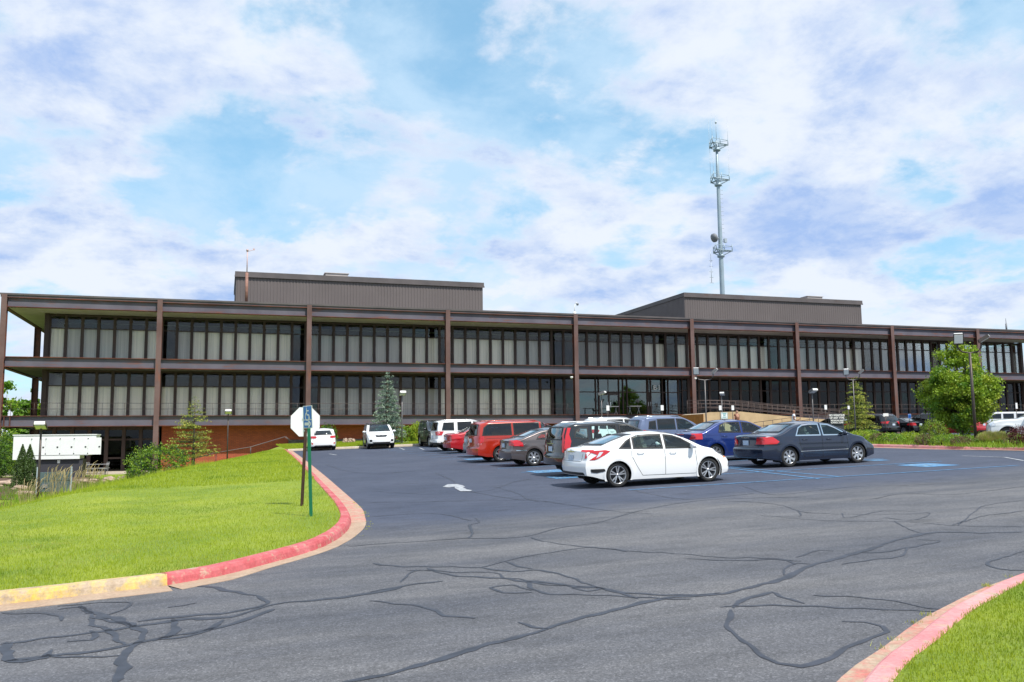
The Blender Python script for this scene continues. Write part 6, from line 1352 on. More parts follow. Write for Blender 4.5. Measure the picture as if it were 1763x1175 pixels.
# things on the entrance terrace: tripod stands
def tripod(px, D, ytop, label):
    c = PD(px, ytop, D); t = thing('tripod_stand', label, 'tripod', (c[0], c[1], ZB), 0, 'tripods on the entrance terrace'); h_ = c[2]-ZB
    for k in range(3): a = R(30+120*k); mb = MB(); mb.tube([(.35*math.cos(a), .35*math.sin(a), 0), (0, 0, h_*.75)], .018, 5); mb.build('leg', M_['black_trim'], t)
    mb = MB(); mb.tube([(0, 0, h_*.7), (0, 0, h_*.95)], .02, 6); mb.build('column', M_['black_trim'], t); mb = MB(); mb.box((0, 0, h_), (.30, .2, .22), 0, Matrix.Rotation(R(25), 3, 'Y'), .8); mb.build('head', M_['black_trim'], t)
tripod(1098, 84, 691, 'black tripod with tall head in front of the right entrance door'); tripod(1130, 84, 697, 'black tripod stand between the entrance door and the dark column'); 
for px, lab in ((1053, 'outdoor picnic table of grey wood before the left entrance door'), (1092, 'outdoor picnic table with pale top before the right entrance door')):
    c = PD(px, 702, 83.0); t = thing('terrace_table', lab, 'table', (c[0], c[1]-.0, ZB), 0, 'tables on the entrance terrace'); mb = MB(); mb.bx(-.6, .6, -.35, .35, .74, .79); mb.build('table_top', M_['patio_grey'], t)
    for a in (-.45, .45): mb = MB(); mb.tube([(a-.15, 0, 0), (a+.1, 0, .74)], .03, 5); mb.tube([(a+.15, 0, 0), (a-.1, 0, .74)], .03, 5); mb.build('leg', M_['patio_grey'], t)

# people ---------------------------------------------------------------
mat('skin_brown', (.22, .10, .06), .6); mat('skin_tan', (.45, .24, .16), .6); mat('shirt_white', (.80, .82, .88), .8); mat('trousers_dark', (.03, .03, .04), .9); mat('hair_dark', (.02, .015, .012), .9); mat('top_brown', (.18, .07, .04), .9); mat('eye_white', (.7, .7, .7), .4)
def skin_obj(name, joints, edges, rad, m, parent, sub=2, root=0):
    me = bpy.data.meshes.new(name); me.from_pydata(joints, edges, []); me.materials.append(m); o = link_mesh(name, me, parent)
    o.modifiers.new('skin', 'SKIN'); me.skin_vertices or me.attributes
    for i, r_ in enumerate(rad): me.skin_vertices[0].data[i].radius = (r_, r_) if not isinstance(r_, tuple) else r_
    me.skin_vertices[0].data[root].use_root = True
    sm = o.modifiers.new('sub', 'SUBSURF'); sm.levels = sub; sm.render_levels = sub
    dg = bpy.context.evaluated_depsgraph_get(); dg.update(); m2 = bpy.data.meshes.new_from_object(o.evaluated_get(dg)); m2.polygons.foreach_set('use_smooth', [True]*len(m2.polygons)); m2.materials.clear(); m2.materials.append(m)
    o.modifiers.clear(); o.data = m2; return o
def person(X, Y, Z, label, skin, top, face, hair=True, phone=False):
    t = thing('person', label, 'person', (X, Y, Z), face)
    # x: to the person's left, -y: the way the person looks
    J = {'pel': (0, 0, .95), 'wai': (0, 0, 1.10), 'che': (0, -.01, 1.33), 'nek': (0, 0, 1.50), 'hd': (0, -.015, 1.60), 'ht': (0, -.01, 1.71)}
    arm = {1: [(.19, 0, 1.42), (.25, .02, 1.14), (.20, -.22, 1.10) if phone else (.26, -.06, .90), (.16, -.30, 1.16) if phone else (.26, -.09, .83)], -1: [(-.19, 0, 1.42), (-.25, .02, 1.14), (-.20, -.22, 1.08) if phone else (-.26, -.06, .90), (-.10, -.30, 1.14) if phone else (-.26, -.09, .83)]}
    V = list(J.values()); Ed = [(0, 1), (1, 2), (2, 3), (3, 4), (4, 5)]; Rd = [(.15, .11), (.13, .10), (.155, .11), .052, .085, .07]
    for sg in (1, -1):
        b_ = len(V); V += arm[sg]; Ed += [(2, b_), (b_, b_+1), (b_+1, b_+2), (b_+2, b_+3)]; Rd += [.062, .046, .034, .026]
        b_ = len(V); V += [(sg*.10, 0, .88), (sg*.11, -.01 if sg > 0 else -.06, .49), (sg*.11, .02 if sg > 0 else -.02, .09), (sg*.12, -.12, .035)]; Ed += [(0, b_), (b_, b_+1), (b_+1, b_+2), (b_+2, b_+3)]; Rd += [.095, .06, .042, .035]
    body = skin_obj('body', V, Ed, Rd, skin, t)
    for sg in (1, -1):                                       # hands: five separate curled fingers, thumb from the side
        w_ = Vector(arm[sg][3]); fdir = (Vector(arm[sg][3])-Vector(arm[sg][2])).normalized(); side = Vector((1, 0, 0)); mb = MB()
        for k, ln in enumerate((.070, .080, .075, .058)):
            a = w_+fdir*.03+side*((k-1.5)*.019); mid = a+fdir*ln*.6; mb.tube([tuple(a), tuple(mid), tuple(mid+fdir*ln*.25+Vector((0, -.02, -.012)))], [.0085, .008, .006], 6)
        a = w_+side*(-.03*sg); mb.tube([tuple(a), tuple(a+fdir*.03+side*(-.02*sg)), tuple(a+fdir*.055+side*(-.018*sg))], [.0095, .009, .007], 6); mb.build('hand', skin, body)
    shirt = skin_obj('shirt', [V[0], V[1], V[2], (0, 0, 1.455)]+[V[6], tuple((Vector(V[6])+Vector(V[7]))/2)]+[V[14], tuple((Vector(V[14])+Vector(V[15]))/2)], [(0, 1), (1, 2), (2, 3), (2, 4), (4, 5), (2, 6), (6, 7)], [(.175, .135), (.16, .125), (.18, .132), .07, .078, .066, .078, .066], top, t)
    skin_obj('trousers', [(0, 0, .98), (.10, 0, .88), V[11], V[12], (-.10, 0, .88), V[19], V[20]], [(0, 1), (1, 2), (2, 3), (0, 4), (4, 5), (5, 6)], [(.165, .125), .11, .075, .062, .11, .075, .062], M_['trousers_dark'], t)
    mb = MB()
    for sg in (1, -1): mb.lathe([(0, -.012), (.008, -.008), (.011, 0), (.008, .008), (0, .012)], 8); mb.v = mb.v[:-40]+[(v[0]+sg*.03, v[1]-.093, v[2]+1.635) for v in mb.v[-40:]]
    mb.build('eye', M_['eye_white'], body); mb = MB(); mb.box((0, -.105, 1.605), (.022, .03, .04), 0, None, .6); mb.box((0, -.093, 1.565), (.045, .012, .01)); mb.box((.083, .0, 1.61), (.012, .03, .055)); mb.box((-.083, .0, 1.61), (.012, .03, .055)); mb.build('face', skin, body)
    if hair: skin_obj('hair', [(0, .02, 1.60), (0, .015, 1.70), (0, 0, 1.73)], [(0, 1), (1, 2)], [.09, .085, .05], M_['hair_dark'], t)
    return t
c = PD(1366, 706, 52); zt_ = c[2]
person(c[0], c[1], zt_-1.72, 'person in a white shirt walking before the tan ramp wall, looking down at something held', M_['skin_brown'], M_['shirt_white'], R(60), False, True)
c = PD(1268, 706, 56); person(c[0], c[1], c[2]-1.74, 'person with dark hair just above the roof of the royal blue sedan', M_['skin_tan'], M_['top_brown'], R(20), True)
# ------------------------------------------------------------------ plants
mat('leaf_bright', (.25, .37, .02), .55, var=.2, vscale=2.2, trans=.35); mat('leaf_mid', (.12, .25, .018), .55, var=.4, vscale=2.5, trans=.3); mat('leaf_dark', (.03, .075, .015), .6, var=.4, vscale=3, trans=.2)
mat('leaf_olive', (.13, .17, .03), .6, var=.35, vscale=3, trans=.25); mat('leaf_yellow', (.32, .40, .025), .6, var=.2, vscale=3, trans=.3); mat('leaf_red', (.09, .012, .016), .55, var=.4, vscale=4, trans=.2)
mat('needle_blue', (.085, .15, .115), .6, var=.35, vscale=5, trans=.1); mat('needle_tip', (.32, .42, .30), .6, var=.2, vscale=5, trans=.15); mat('needle_green', (.15, .22, .02), .6, var=.35, vscale=4, trans=.2); mat('needle_gold', (.46, .47, .07), .6, var=.25, vscale=4, trans=.25)
mat('straw', (.52, .42, .22), .7, var=.3, vscale=6, trans=.3); mat('brown_seed', (.18, .10, .06), .8, var=.4, vscale=8, trans=.15)
mat('bark', (.10, .075, .055), .9, var=.35, vscale=9, bump=.6, bscale=20); mat('rock', (.36, .26, .20), .9, var=.35, vscale=4, bump=.8, bscale=9)
mat('grass_blade', (.29, .38, .015), .6, col2=(.16, .26, .007), vscale=.7, c3=(.33, .40, .018), trans=.35); mat('grass_pale', (.42, .44, .08), .65, var=.25, vscale=2, trans=.35)
def leaves(cs, size, rgen=rng, flat=.0, aspect=.62):         # leaf shaped quads at the points cs
    n = len(cs); a = rgen.normal(size=(n, 3)); a /= np.linalg.norm(a, axis=1)[:, None]; b = rgen.normal(size=(n, 3)); b -= a*(a*b).sum(1)[:, None]; b /= np.linalg.norm(b, axis=1)[:, None]
    s_ = (size*rgen.uniform(.6, 1.3, n))[:, None]; a = a*s_*.5; b = b*s_*.5*aspect
    return np.stack([cs-a, cs-b, cs+a, cs+b], 1).reshape(-1, 3), np.arange(4*n).reshape(-1, 4)
def clumps(center, rad, n, per, cr_, shell=.55, rgen=rng, squash=.8, shape=None):
    out = []; cc = []
    while len(cc) < n:
        p = rgen.uniform(-1, 1, 3); r_ = np.linalg.norm(p)
        if r_ > 1 or (r_ < shell and rgen.random() < .75): continue
        if shape is not None and not shape(p): continue
        cc.append(p*rad+center)
    for c in cc:
        k = int(per*rgen.uniform(.6, 1.3)); q = rgen.normal(size=(k, 3))*cr_*rgen.uniform(.6, 1.3)*np.array([1, 1, squash])*.5; out.append(c+q)
    return np.vstack(out), cc
def bush(px, py_base, D, w, h, label, mats, name='shrub', leaf=.09, n=36, per=130, group=None, cat='bush', z=None, XYp=None, dome=True, seed=1):
    rg = np.random.default_rng(seed+int(abs(px)*7)); X, Y = XYp if XYp else XY(px, D); zb = z if z is not None else (BZ(X, Y) if 28 < X < 38 and Y < 47 else TZ(X, Y))
    t = thing(name, label, cat, (X, Y, zb), 0, group); N_ = int(clip(5.2*w*h/(leaf*leaf)*2.0, 600, 22000)); ph = rg.uniform(0, 6.28, 8)
    a = rg.uniform(0, 2*math.pi, N_); e = np.arcsin(rg.uniform(-.85, 1, N_)); lob = 1+.10*np.sin(a*5+ph[0]+e*4)+.08*np.sin(a*9+ph[1]-e*7)+.07*np.sin(e*11+a*3+ph[2])+.05*np.sin(a*17+e*13+ph[3])
    r_ = lob*(1-.22*rg.random(N_)**1.5+.05*rg.normal(size=N_)); cs = np.stack([r_*w/2*np.cos(e)*np.cos(a), r_*w*.44*np.cos(e)*np.sin(a), h*.42+r_*h*.58*np.sin(e)], 1); k = cs[:, 2] > .02; cs = cs[k]; lob = lob[k]; a = a[k]
    pick = (np.sin(a*7+cs[:, 2]*9+ph[4])+rg.normal(0, .9, len(cs))); q = np.argsort(np.argsort(pick))/len(cs); m_i = (q*len(mats)).astype(int)
    for i_, m_ in enumerate(mats): v, f = leaves(cs[m_i == i_], leaf, rg, aspect=.7); np_mesh('foliage', v, f, M_[m_], t)
    mb = MB()
    for k in range(5): a_ = rg.uniform(0, 6.28); mb.tube([(0, 0, -.1), (w*.12*math.cos(a_), w*.12*math.sin(a_), h*.35), (w*.28*math.cos(a_), w*.28*math.sin(a_), h*.72)], [.03, .02, .008], 5)
    mb.build('stem', M_['bark'], t); return t
def conifer(px, D, ytop, ybase, w_px, label, mats, layers=15, per=26, airy=.0, leaf=.11, name='spruce_tree', trunk_show=.08, seed=3):
    rg = np.random.default_rng(seed); X, Y = XY(px, D); zb = TZ(X, Y); H_ = PD(px, ytop, D)[2]-zb; W_ = w_px/FPX*D/2
    t = thing(name, label, 'tree', (X, Y, zb)); mb = MB(); mb.tube([(0, 0, -.2), (0, 0, H_*.5), (0, 0, H_*.98)], [.10*H_/5+.03, .06, .012], 8)
    pts = [[] for _ in mats]
    for L_ in range(layers):
        q = L_/(layers-1); z = H_*(trunk_show+(1-trunk_show)*q**.92); r_ = W_*(1-q)**.82*(1 if not airy else (.75+.35*math.sin(q*3.2)))+.06; nb = int(per*(1-q*.72))
        for b_ in range(max(5, nb//2)):
            a = rg.uniform(0, 6.28); rl_ = r_*rg.uniform(.62, 1.22); zz = z+rg.normal()*H_*.012; tip = Vector((rl_*math.cos(a), rl_*math.sin(a), zz-(rl_*.22 if not airy else -rl_*.12)))
            st = Vector((0, 0, zz+rl_*.05)); 
            if rl_ > .3: mb.tube([tuple(st), tuple(tip)], [.018, .005], 4)
            m_ = 14 if not airy else 9; nn_ = max(4, int(m_*rl_/.8*3))
            for k in range(nn_):
                s_ = rg.uniform(.18, 1.02)**.8; p = st.lerp(tip, s_); wid = (.13+.16*(1-abs(s_-.6)))*(.8 if airy else 1); ang = a+math.pi/2; o_ = rg.normal()*wid
                pt = (p.x+math.cos(ang)*o_, p.y+math.sin(ang)*o_, p.z+rg.normal()*.035-abs(o_)*.12)
                i_ = 1 if (len(mats) > 1 and (s_ > .72 or pt[2] > p.z+.02) and rg.random() < .7) else 0; pts[i_].append(pt)
    mb.build('trunk', M_['bark'], t)
    for m_, pl in zip(mats, pts):
        if pl: v, f = leaves(np.array(pl), leaf, rg, aspect=.30); np_mesh('crown', v, f, M_[m_], t)
    return t
def broadleaf(px, D, ytop, w_px, label, mats, name='deciduous_tree', clear=.16, n=90, per=170, leaf=.16, group=None, seed=5, zb=None, cl=.5, cone=0.):
    rg = np.random.default_rng(seed); X, Y = XY(px, D); zb = TZ(X, Y) if zb is None else zb; H_ = PD(px, ytop, D)[2]-zb; W_ = w_px/FPX*D/2
    t = thing(name, label, 'tree', (X, Y, zb), 0, group); mb = MB(); mb.tube([(0, 0, -.2), (.05, 0, H_*.3), (-.05, .05, H_*.62), (0, 0, H_*.88)], [.03*H_*.55, .02*H_*.6, .05, .02], 8)
    cz = H_*(clear+1)/2; rz = H_*(1-clear)/2; allc = []
    shp = lambda p: (abs(p[0])**2+abs(p[1])**2)**.5 < (1.0-.30*max(0, p[2])**1.5-cone*max(0, p[2]+.25))*(1-.25*max(0, -p[2])**3)*(1+.14*math.sin(math.atan2(p[1], p[0])*4+p[2]*7))
    for m_, fr in mats:
        cs, cc = clumps(np.array([0, 0, cz]), np.array([W_, W_, rz]), int(n*fr), per, cl*W_*.55, .45, rg, .7, shp); v, f = leaves(cs, leaf, rg, aspect=.75); np_mesh('crown', v, f, M_[m_], t); allc += cc
    for c in allc[::5]:
        st = rg.uniform(.15, .6); mb.tube([(0, 0, H_*st*.8), (c[0]*.5, c[1]*.5, (H_*st*.8+c[2])/2+.1), tuple(c)], [.05, .03, .01], 5)
    mb.build('trunk', M_['bark'], t); return t
conifer(667, 63.5, 641, 762, 60, 'silvery blue spruce tree on the lawn beside the brick wall', ['needle_blue', 'needle_tip'], 15, 60, 0, .14, seed=3)
conifer(1478, 70, 651, 735, 66, 'small yellow green spruce tree behind the planted island', ['needle_green', 'needle_gold'], 12, 56, 0, .14, seed=8)
conifer(334, 58, 684, 800, 92, 'airy olive green conifer with open layered branches on the left bank', ['needle_green', 'needle_gold'], 15, 32, 1, .12, name='larch_tree', trunk_show=.24, seed=12)
broadleaf(1656, 64, 568, 122, 'large bright green leafy tree in front of the building at the right', [('leaf_bright', .62), ('leaf_yellow', .22), ('leaf_mid', .16)], clear=.03, n=270, per=170, leaf=.155, cl=.34, cone=.62)
TG = 'trees beyond the building'
for i, (px, D, yt, w) in enumerate(((8, 128, 662, 55), (52, 122, 668, 44), (96, 126, 674, 60), (30, 100, 690, 48))):
    broadleaf(px, D, yt, w, ['round green tree at the left edge of the photo seen past the building corner', 'bright green tree between the two corner columns at the left', 'green tree mostly hidden behind the left end of the building', 'lower green tree under the left end of the raised gallery'][i], [('leaf_bright', .4), ('leaf_mid', .6)], group=TG, n=34, per=110, leaf=.55, seed=20+i, zb=-1.0, clear=.04, cl=.55)
for i, (px, D, yt, w) in enumerate(((1754, 150, 688, 40),)):
    broadleaf(px, D, yt, w, 'dull green tree just visible past the right end of the building', [('leaf_olive', .6), ('leaf_mid', .4)], group=TG, n=24, per=100, leaf=.6, seed=40+i, zb=1.0, clear=.05)
BG = 'bushes below the building'
for a in ((276, 806, 56, 3.7, 2.2, 'wide bright green bush on the left bank beside the brick wall', ['leaf_bright', 'leaf_mid', 'leaf_dark'], 90),
          (10, 815, 64, 3.4, 3.2, 'tall dark green bush left of the white generator', ['leaf_bright', 'leaf_mid', 'leaf_dark'], 80),
          (-25, 815, 60, 3.2, 2.9, 'tall green bush at the very left edge', ['leaf_mid', 'leaf_dark'], 60),
          (564, 762, 68, 1.5, 1.5, 'dark green bush behind the white hatchback', ['leaf_mid', 'leaf_dark'], 40),
          (699, 762, 67, 1.3, 1.2, 'bright green bush just right of the lamp post by the spruce', ['leaf_bright', 'leaf_mid'], 34),
          (722, 762, 67, 1.5, 1.5, 'bright yellow green bush beside the black sport utility', ['leaf_bright', 'leaf_yellow'], 40),
          (268, 812, 55, .8, .8, 'small spiky green bush beside the brown rocks', ['leaf_mid'], 14), (232, 812, 56, 1.0, .8, 'small round green bush left of the brown rocks', ['leaf_mid', 'leaf_bright'], 16)):
    bush(a[0], a[1], a[2], a[3], a[4], a[5], a[6], n=a[7], group=BG, leaf=.10)
for px, lab in ((40, 'dark green pointed cedar, left one of the pair before the generator'), (52.5, 'dark green pointed cedar, right one of the pair before the generator')):
    X, Y = XY(px, 50); zb = TZ(X, Y); t = thing('cedar_shrub', lab, 'shrub', (X, Y, zb), 0, 'pointed cedars'); h_ = PD(px, 766, 50)[2]-zb; rg = np.random.default_rng(int(px)); n_ = 8200; q = rg.uniform(0, 1, n_)**1.25; a = rg.uniform(0, 6.28, n_); r_ = .60*(1-q**1.6)*(.75+.3*rg.random(n_))*(.8+.25*np.sin(a*5+q*9)); cs = np.stack([r_*np.cos(a), r_*np.sin(a), q*h_+.02], 1)
    v, f = leaves(cs, .085, rg, aspect=.4); np_mesh('foliage', v, f, M_['leaf_dark' if px < 45 else 'cedar'] if 'cedar' in M_ else mat('cedar', (.05, .095, .015), .6, var=.4, vscale=4), t); mb = MB(); mb.tube([(0, 0, -.1), (0, 0, h_*.8)], [.05, .01], 6); mb.build('trunk', M_['bark'], t)

# blades of grass: one mesh per stretch ----------------------------------
def blades(name, P, hmin, hmax, wid, m, lean=.35, kind='stuff', rg=rng, parent=None, droop=0.):
    n = len(P); h = rg.uniform(hmin, hmax, n); a = rg.uniform(0, 6.28, n); l = rg.normal(0, lean, n)*h; b = rg.uniform(0, 6.28, n)
    sx_, sy_ = np.cos(a)*wid/2, np.sin(a)*wid/2; tip = P+np.stack([np.cos(b)*l, np.sin(b)*l, h], 1)
    V = np.stack([P+np.stack([-sx_, -sy_, np.zeros(n)], 1), P+np.stack([sx_, sy_, np.zeros(n)], 1), tip], 1).reshape(-1, 3)
    o = np_mesh(name, V, np.arange(3*n).reshape(-1, 3), m, parent)
    if kind: o['kind'] = kind
    return o
def scatter(n, x0, x1, y0, y1, ok, zf, rg=rng):
    x = rg.uniform(x0, x1, n); y = rg.uniform(y0, y1, n); k = ok(x, y); x, y = x[k], y[k]; z = np.array([zf(a, b_) for a, b_ in zip(x, y)]); return np.stack([x, y, z], 1)
class HG:                                                     # quick height look-up on a grid
    def __init__(s, zf, x0, x1, y0, y1, st=.25): s.x = np.arange(x0, x1+st, st); s.y = np.arange(y0, y1+st, st); s.st = st; s.z = np.array([[zf(a, b_) for b_ in s.y] for a in s.x])
    def __call__(s, x, y): i = np.clip(((x-s.x[0])/s.st), 0, len(s.x)-1.01); j = np.clip((y-s.y[0])/s.st, 0, len(s.y)-1.01); i0, j0 = i.astype(int), j.astype(int); u, v = i-i0, j-j0; return s.z[i0, j0]*(1-u)*(1-v)+s.z[i0+1, j0]*u*(1-v)+s.z[i0, j0+1]*(1-u)*v+s.z[i0+1, j0+1]*u*v
hg = HG(TZ, -16, 6, 10, 76, .5)
lp = [tuple(p) for p in offset_line(KLs, .19)]; lpoly = [p for p in lp if p[0] > -13.5]+[(3.6, 60.), (-14, 60), (-14, 10)]
def lawn_pts(n, y0, y1):
    y = y0+(y1-y0)*rng.random(n)**1.6; x = rng.uniform(-13.5, 4, n); k = inpoly_np(x, y, lpoly); x, y = x[k], y[k]; return np.stack([x, y, hg(x, y)], 1)
P = lawn_pts(330000, 10.4, 30); cut_ = rng.random(len(P)) < np.clip(1.25-P[:, 1]/30, .25, 1); P = P[cut_]
patch_ = np.sin(P[:, 0]*1.1+P[:, 1]*.7)+np.sin(P[:, 0]*2.7-P[:, 1]*1.9+1)+rng.normal(0, .8, len(P)); pale = patch_ > 2.0
blades('grass', P[~pale], .022, .055, .008, M_['grass_blade']); blades('grass', P[pale], .02, .05, .008, M_['grass_pale'])
y = rng.uniform(28, 60, 60000); x = rng.uniform(-6, 4, 60000); k = inpoly_np(x, y, lpoly); P = np.stack([x[k], y[k], hg(x[k], y[k])], 1); blades('grass', P, .05, .11, .018, M_['grass_blade'])
rp_ = [tuple(p) for p in offset_line(KRs, -.19)]+[(22, 2), (3, 2)]; x = rng.uniform(3.5, 13, 150000); y = rng.uniform(3, 9, 150000); k = inpoly_np(x, y, rp_); x, y = x[k], y[k]
z = np.array([plane(a, b_)+.125+.035*sstep(-dist_line(a, b_, KRs[::3])/3.) for a, b_ in zip(x[:200], y[:200])]); z = SX*x+SY*y+.13; blades('grass', np.stack([x, y, z], 1), .016, .04, .007, M_['grass_blade'])
y = rng.uniform(REAR_Y+.3, 74, 90000); x = rng.uniform(4, 28, 90000); z = SX*np.minimum(x, 23.5)+SY*y+.12; blades('grass', np.stack([x, y, z], 1), .06, .13, .03, M_['grass_blade'])
# meadow behind the crest of the lawn: taller, tufted
def meadow(n, x0, x1, y0, y1, hmin, hmax, wid, m, dmin, dmax, lean=.25):
    x = rng.uniform(x0, x1, n); y = rng.uniform(y0, y1, n); cl_ = (np.sin(x*1.7+y*.6)+np.sin(x*.8-y*1.3)+rng.normal(0, .9, n)) > -.7
    cx_ = np.interp(y, [c[1] for c in crest], [c[0] for c in crest]); d = cx_-x; k = cl_ & (d > dmin) & (d < dmax); x, y = x[k], y[k]; blades('meadow_grass', np.stack([x, y, hg(x, y)-.02], 1), hmin, hmax, wid, m, lean)
hg = HG(TZ, -24, 6, 12, 80, .5)
meadow(80000, -20, 3, 15, 62, .10, .28, .018, M_['leaf_yellow'], 1.8, 7.5); meadow(40000, -12, 3, 30, 50, .15, .40, .025, M_['leaf_yellow'], 1.5, 7); meadow(90000, -22, 3, 18, 64, .15, .42, .022, M_['leaf_bright'], 3., 12); meadow(50000, -24, 1, 20, 60, .10, .35, .03, M_['leaf_mid'], 4., 18)
meadow(9000, -24, 0, 30, 56, .15, .4, .03, M_['brown_seed'], 6, 22)
def plume(px, D, h, label, n=20, m='straw', spread=.34, group='tall straw grass clumps in the meadow'):
    X, Y = XY(px, D); zb = TZ(X, Y) if not (28 < X < 38 and Y < 47) else BZ(X, Y); t = thing('grass_clump', label, 'grass', (X, Y, zb), 0, group); rg = np.random.default_rng(int(px*3)); mb = MB()
    for k in range(n):
        a = rg.uniform(0, 6.28); l = rg.uniform(.1, 1)*spread; hh_ = h*rg.uniform(.65, 1.05); dx = rg.uniform(.1, .35)*hh_*.6
        mb.tube([(l*.3*math.cos(a), l*.3*math.sin(a), 0), (l*math.cos(a), l*math.sin(a), hh_*.6), (l*1.4*math.cos(a)+dx*.5, l*1.4*math.sin(a), hh_*.93), (l*1.6*math.cos(a)+dx, l*1.6*math.sin(a), hh_)], [.007, .005, .014, .006], 4, 0, False)
    mb.build('stalks', M_[m], t, False); return t
for px, D, h, lab in ((106, 40, 1.9, 'tall straw coloured grass in front of the grey green cabinet'), (128, 38, 1.7, 'straw grass clump at the right edge of the cabinet'), (145, 41, 2.0, 'tallest straw grass clump right of the cabinet'), (163, 44, 1.9, 'straw grass clump before the patio table'), (58, 37, 1.5, 'straw grass clump left of the left lamp post'), (44, 39, 1.2, 'low straw grass clump under the pointed cedars'), (92, 43, 1.7, 'straw grass clump behind the left cabinet post')): plume(px, D, h, lab)
# rocks
def rock(px, D, w, h, label):
    X, Y = XY(px, D); rg = np.random.default_rng(int(px)); bm = bmesh.new(); bmesh.ops.create_icosphere(bm, subdivisions=3, radius=1)
    for v in bm.verts: k = 1+.22*math.sin(v.co.x*3+px)*math.cos(v.co.y*4+px*.3)+.12*math.sin(v.co.z*6+v.co.x*5)+rg.normal()*.025; v.co = Vector((v.co.x*w/2*k, v.co.y*w*.4*k, v.co.z*h/2*k))
    me = bpy.data.meshes.new('rock'); bm.to_mesh(me); bm.free(); me.materials.append(M_['rock']); o = link_mesh('rock', me); o.location = (X, Y, TZ(X, Y)+h*.22); tag(o, label, 'rock', 'rocks on the left bank')
for px, D, w, h, lab in ((20, 52, 1.7, .45, 'long pale rock at the left edge of the bank'), (190, 55, .85, .42, 'pale orange rock right of the straw grass'), (214, 56, .7, .4, 'brown rock left of the darkest rock pile'), (226, 56.5, .8, .5, 'brown rock in the middle of the pile'), (247, 57, .8, .75, 'tallest brown rock beside the wide green bush'), (150, 54, 1.4, .35, 'flat tan rock behind the straw grass'), (40, 49, .9, .35, 'tan rock at the foot of the pointed cedars'), (50, 46, 1.1, .3, 'low reddish rock below the cedars')): rock(px, D, w, h, lab)
for px, lab in ((594, 'tan rock on the rear lawn, left one'), (602, 'tan rock on the rear lawn, middle one'), (607, 'tan rock on the rear lawn nearest the white crossover')): rock(px, 70, .42, .5, lab)
# planted island -------------------------------------------------------
n = 60000; x = rng.uniform(28.9, 37, n); y = rng.uniform(17, 45.5, n); k = (np.sin(x*2.1+y)+np.sin(y*1.3-x)+rng.normal(0, .8, n)) > -.4; x, y = x[k], y[k]; z = np.array([BZ(a, b_) for a, b_ in zip(x, y)]); back = x > 30.2
P = np.stack([x, y, z], 1); blades('ground_cover', P[back], .12, .36, .03, M_['leaf_bright'], .3); blades('ground_cover', P[~back], .05, .24, .03, M_['leaf_bright'], .45)
cs = P[back][::2]+np.stack([rng.normal(0, .1, len(P[back][::2])), rng.normal(0, .1, len(P[back][::2])), rng.uniform(.04, .26, len(P[back][::2]))], 1); v, f = leaves(cs, .10); o = np_mesh('ground_cover', v, f, M_['leaf_mid']); o['kind'] = 'stuff'
IG = 'shrubs in the planted island'
def isl(px, D, w, h, lab, ms, n=20, lf=.06, nm='shrub', per=110): bush(px, 0, D, w, h*(.62 if px != 1608 else .82), lab, ms, nm, lf, n, per, IG)
isl(1608, 42.5, 1.25, 1.25, 'round grassy olive shrub standing above the rest of the island', ['leaf_olive', 'leaf_bright'], 34)
isl(1640, 40.5, 1.2, .65, 'bright green bush right of the round grassy shrub', ['leaf_bright', 'leaf_mid'], 26); isl(1618, 38.0, .9, .7, 'green bush between two brownish bushes', ['leaf_bright', 'leaf_mid'], 20)
isl(1592, 38.6, .85, .75, 'brownish bush near the red kerb, left one', ['brown_seed', 'leaf_olive'], 20, .05); isl(1655, 37.0, .95, .65, 'brownish bush near the red kerb, left of the brown lamp post', ['brown_seed', 'leaf_olive'], 20, .05)
isl(1566, 41.5, 1.3, .8, 'yellow green bush at the middle of the island', ['leaf_bright', 'leaf_yellow'], 26); isl(1535, 41.0, 1.2, .8, 'leafy green bush left of the middle of the island', ['leaf_bright', 'leaf_mid'], 26)
isl(1513, 42, .9, .75, 'brown tinged bush close to the dark slate blue sedan', ['brown_seed', 'leaf_olive'], 20, .05); isl(1480, 44.5, 1.3, .9, 'yellow green bush behind the bonnet of the slate blue sedan', ['leaf_bright', 'leaf_yellow'], 24); isl(1500, 46, 1.1, .9, 'green bush below the dark grey sedan tail', ['leaf_bright', 'leaf_mid'], 24)
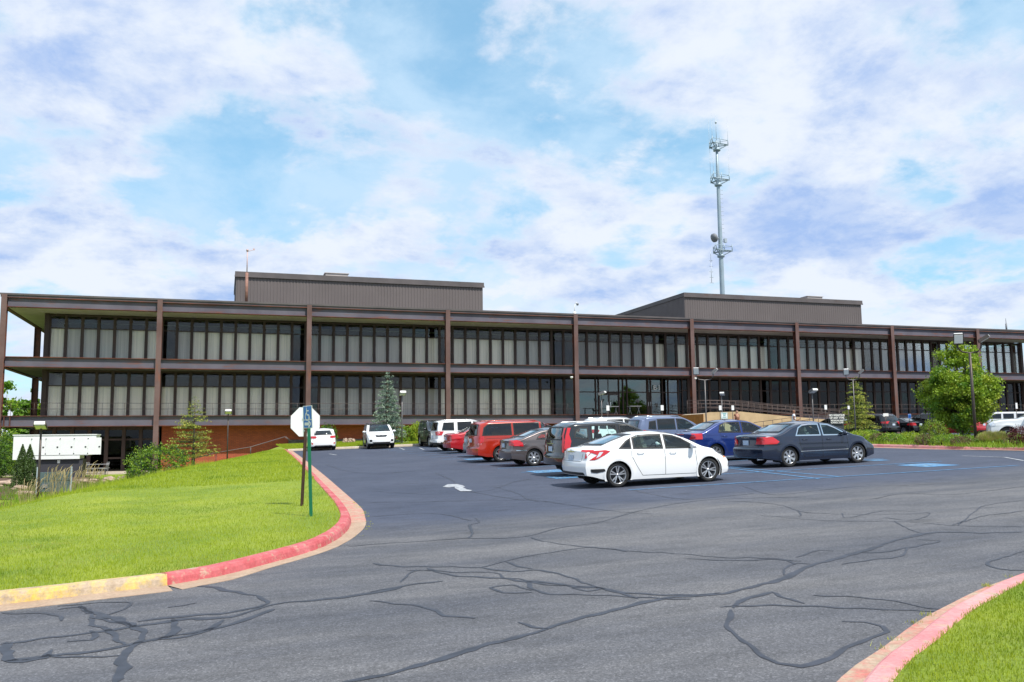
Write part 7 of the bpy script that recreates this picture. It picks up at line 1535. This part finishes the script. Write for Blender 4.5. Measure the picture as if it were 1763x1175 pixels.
isl(1700, 40.5, 1.3, .7, 'green bush behind the brown lamp post', ['leaf_bright', 'leaf_mid'], 22); isl(1728, 40, 1.3, .75, 'green bush before the white pickup wheel', ['leaf_bright', 'leaf_yellow'], 24); isl(1752, 39, 1.2, .7, 'green bush below the white pickup door', ['leaf_bright', 'leaf_mid'], 22)
isl(1758, 36.2, 1.0, 1.25, 'dark red barberry bush at the right edge', ['leaf_red'], 24, .05, 'barberry_bush'); isl(1738, 36.3, .55, .5, 'small tan green tuft left of the red barberry', ['straw', 'leaf_olive'], 14, .05)
for px, D, lab in ((1702, 37.2, 'mound of tan fountain grass right of the brown lamp post'), (1720, 37.2, 'mound of pale tan fountain grass left of the red barberry')):
    X, Y = XY(px, D); t = thing('fountain_grass', lab, 'grass', (X, Y, BZ(X, Y)), 0, 'fountain grass mounds'); rg = np.random.default_rng(int(px)); n_ = 5000; a = rg.uniform(0, 6.28, n_); r_ = rg.uniform(0, .18, n_); B_ = np.stack([r_*np.cos(a), r_*np.sin(a), np.zeros(n_)], 1); rr_ = rg.uniform(.1, .62, n_); h_ = .62*np.sqrt(np.clip(1-(rr_/.7)**2, 0, 1))*rg.uniform(.8, 1.05, n_)
    T_ = np.stack([rr_*np.cos(a), rr_*np.sin(a), h_], 1); s_ = np.stack([-np.sin(a)*.012, np.cos(a)*.012, np.zeros(n_)], 1); V_ = np.stack([B_-s_, B_+s_, T_], 1).reshape(-1, 3); np_mesh('blades', V_, np.arange(3*n_).reshape(-1, 3), [M_['straw'], M_['leaf_bright']], t, (rg.random(n_) < .45).astype(int))

mb_poly = [XY(-60, 44), XY(-60, 62), XY(150, 60), XY(200, 56), XY(205, 52), XY(130, 48), XY(60, 43)]
sheet('mulch_bed', [(p[0], p[1]) for p in mb_poly][::-1], .7, lambda x, y: TZ(x, y)+.03, MATS['mulch'])['kind'] = 'structure'

W_ = []
for ln, off, sg, nn in ((offset_line(KRs, .215), 0, 1, 60), (offset_line(KLs[ty+8:ty+26], -.33), 0, 1, 26)):
    for p in ln:
        if rng.random() < .55: k = int(rng.integers(10, nn)); q = rng.normal(0, .035, (k, 2)); W_ += [(p[0]+a, p[1]+b_, plane(p[0]+a, p[1]+b_)+.004) for a, b_ in q]
blades('weeds', np.array(W_), .012, .045, .007, M_['grass_pale'], .6)
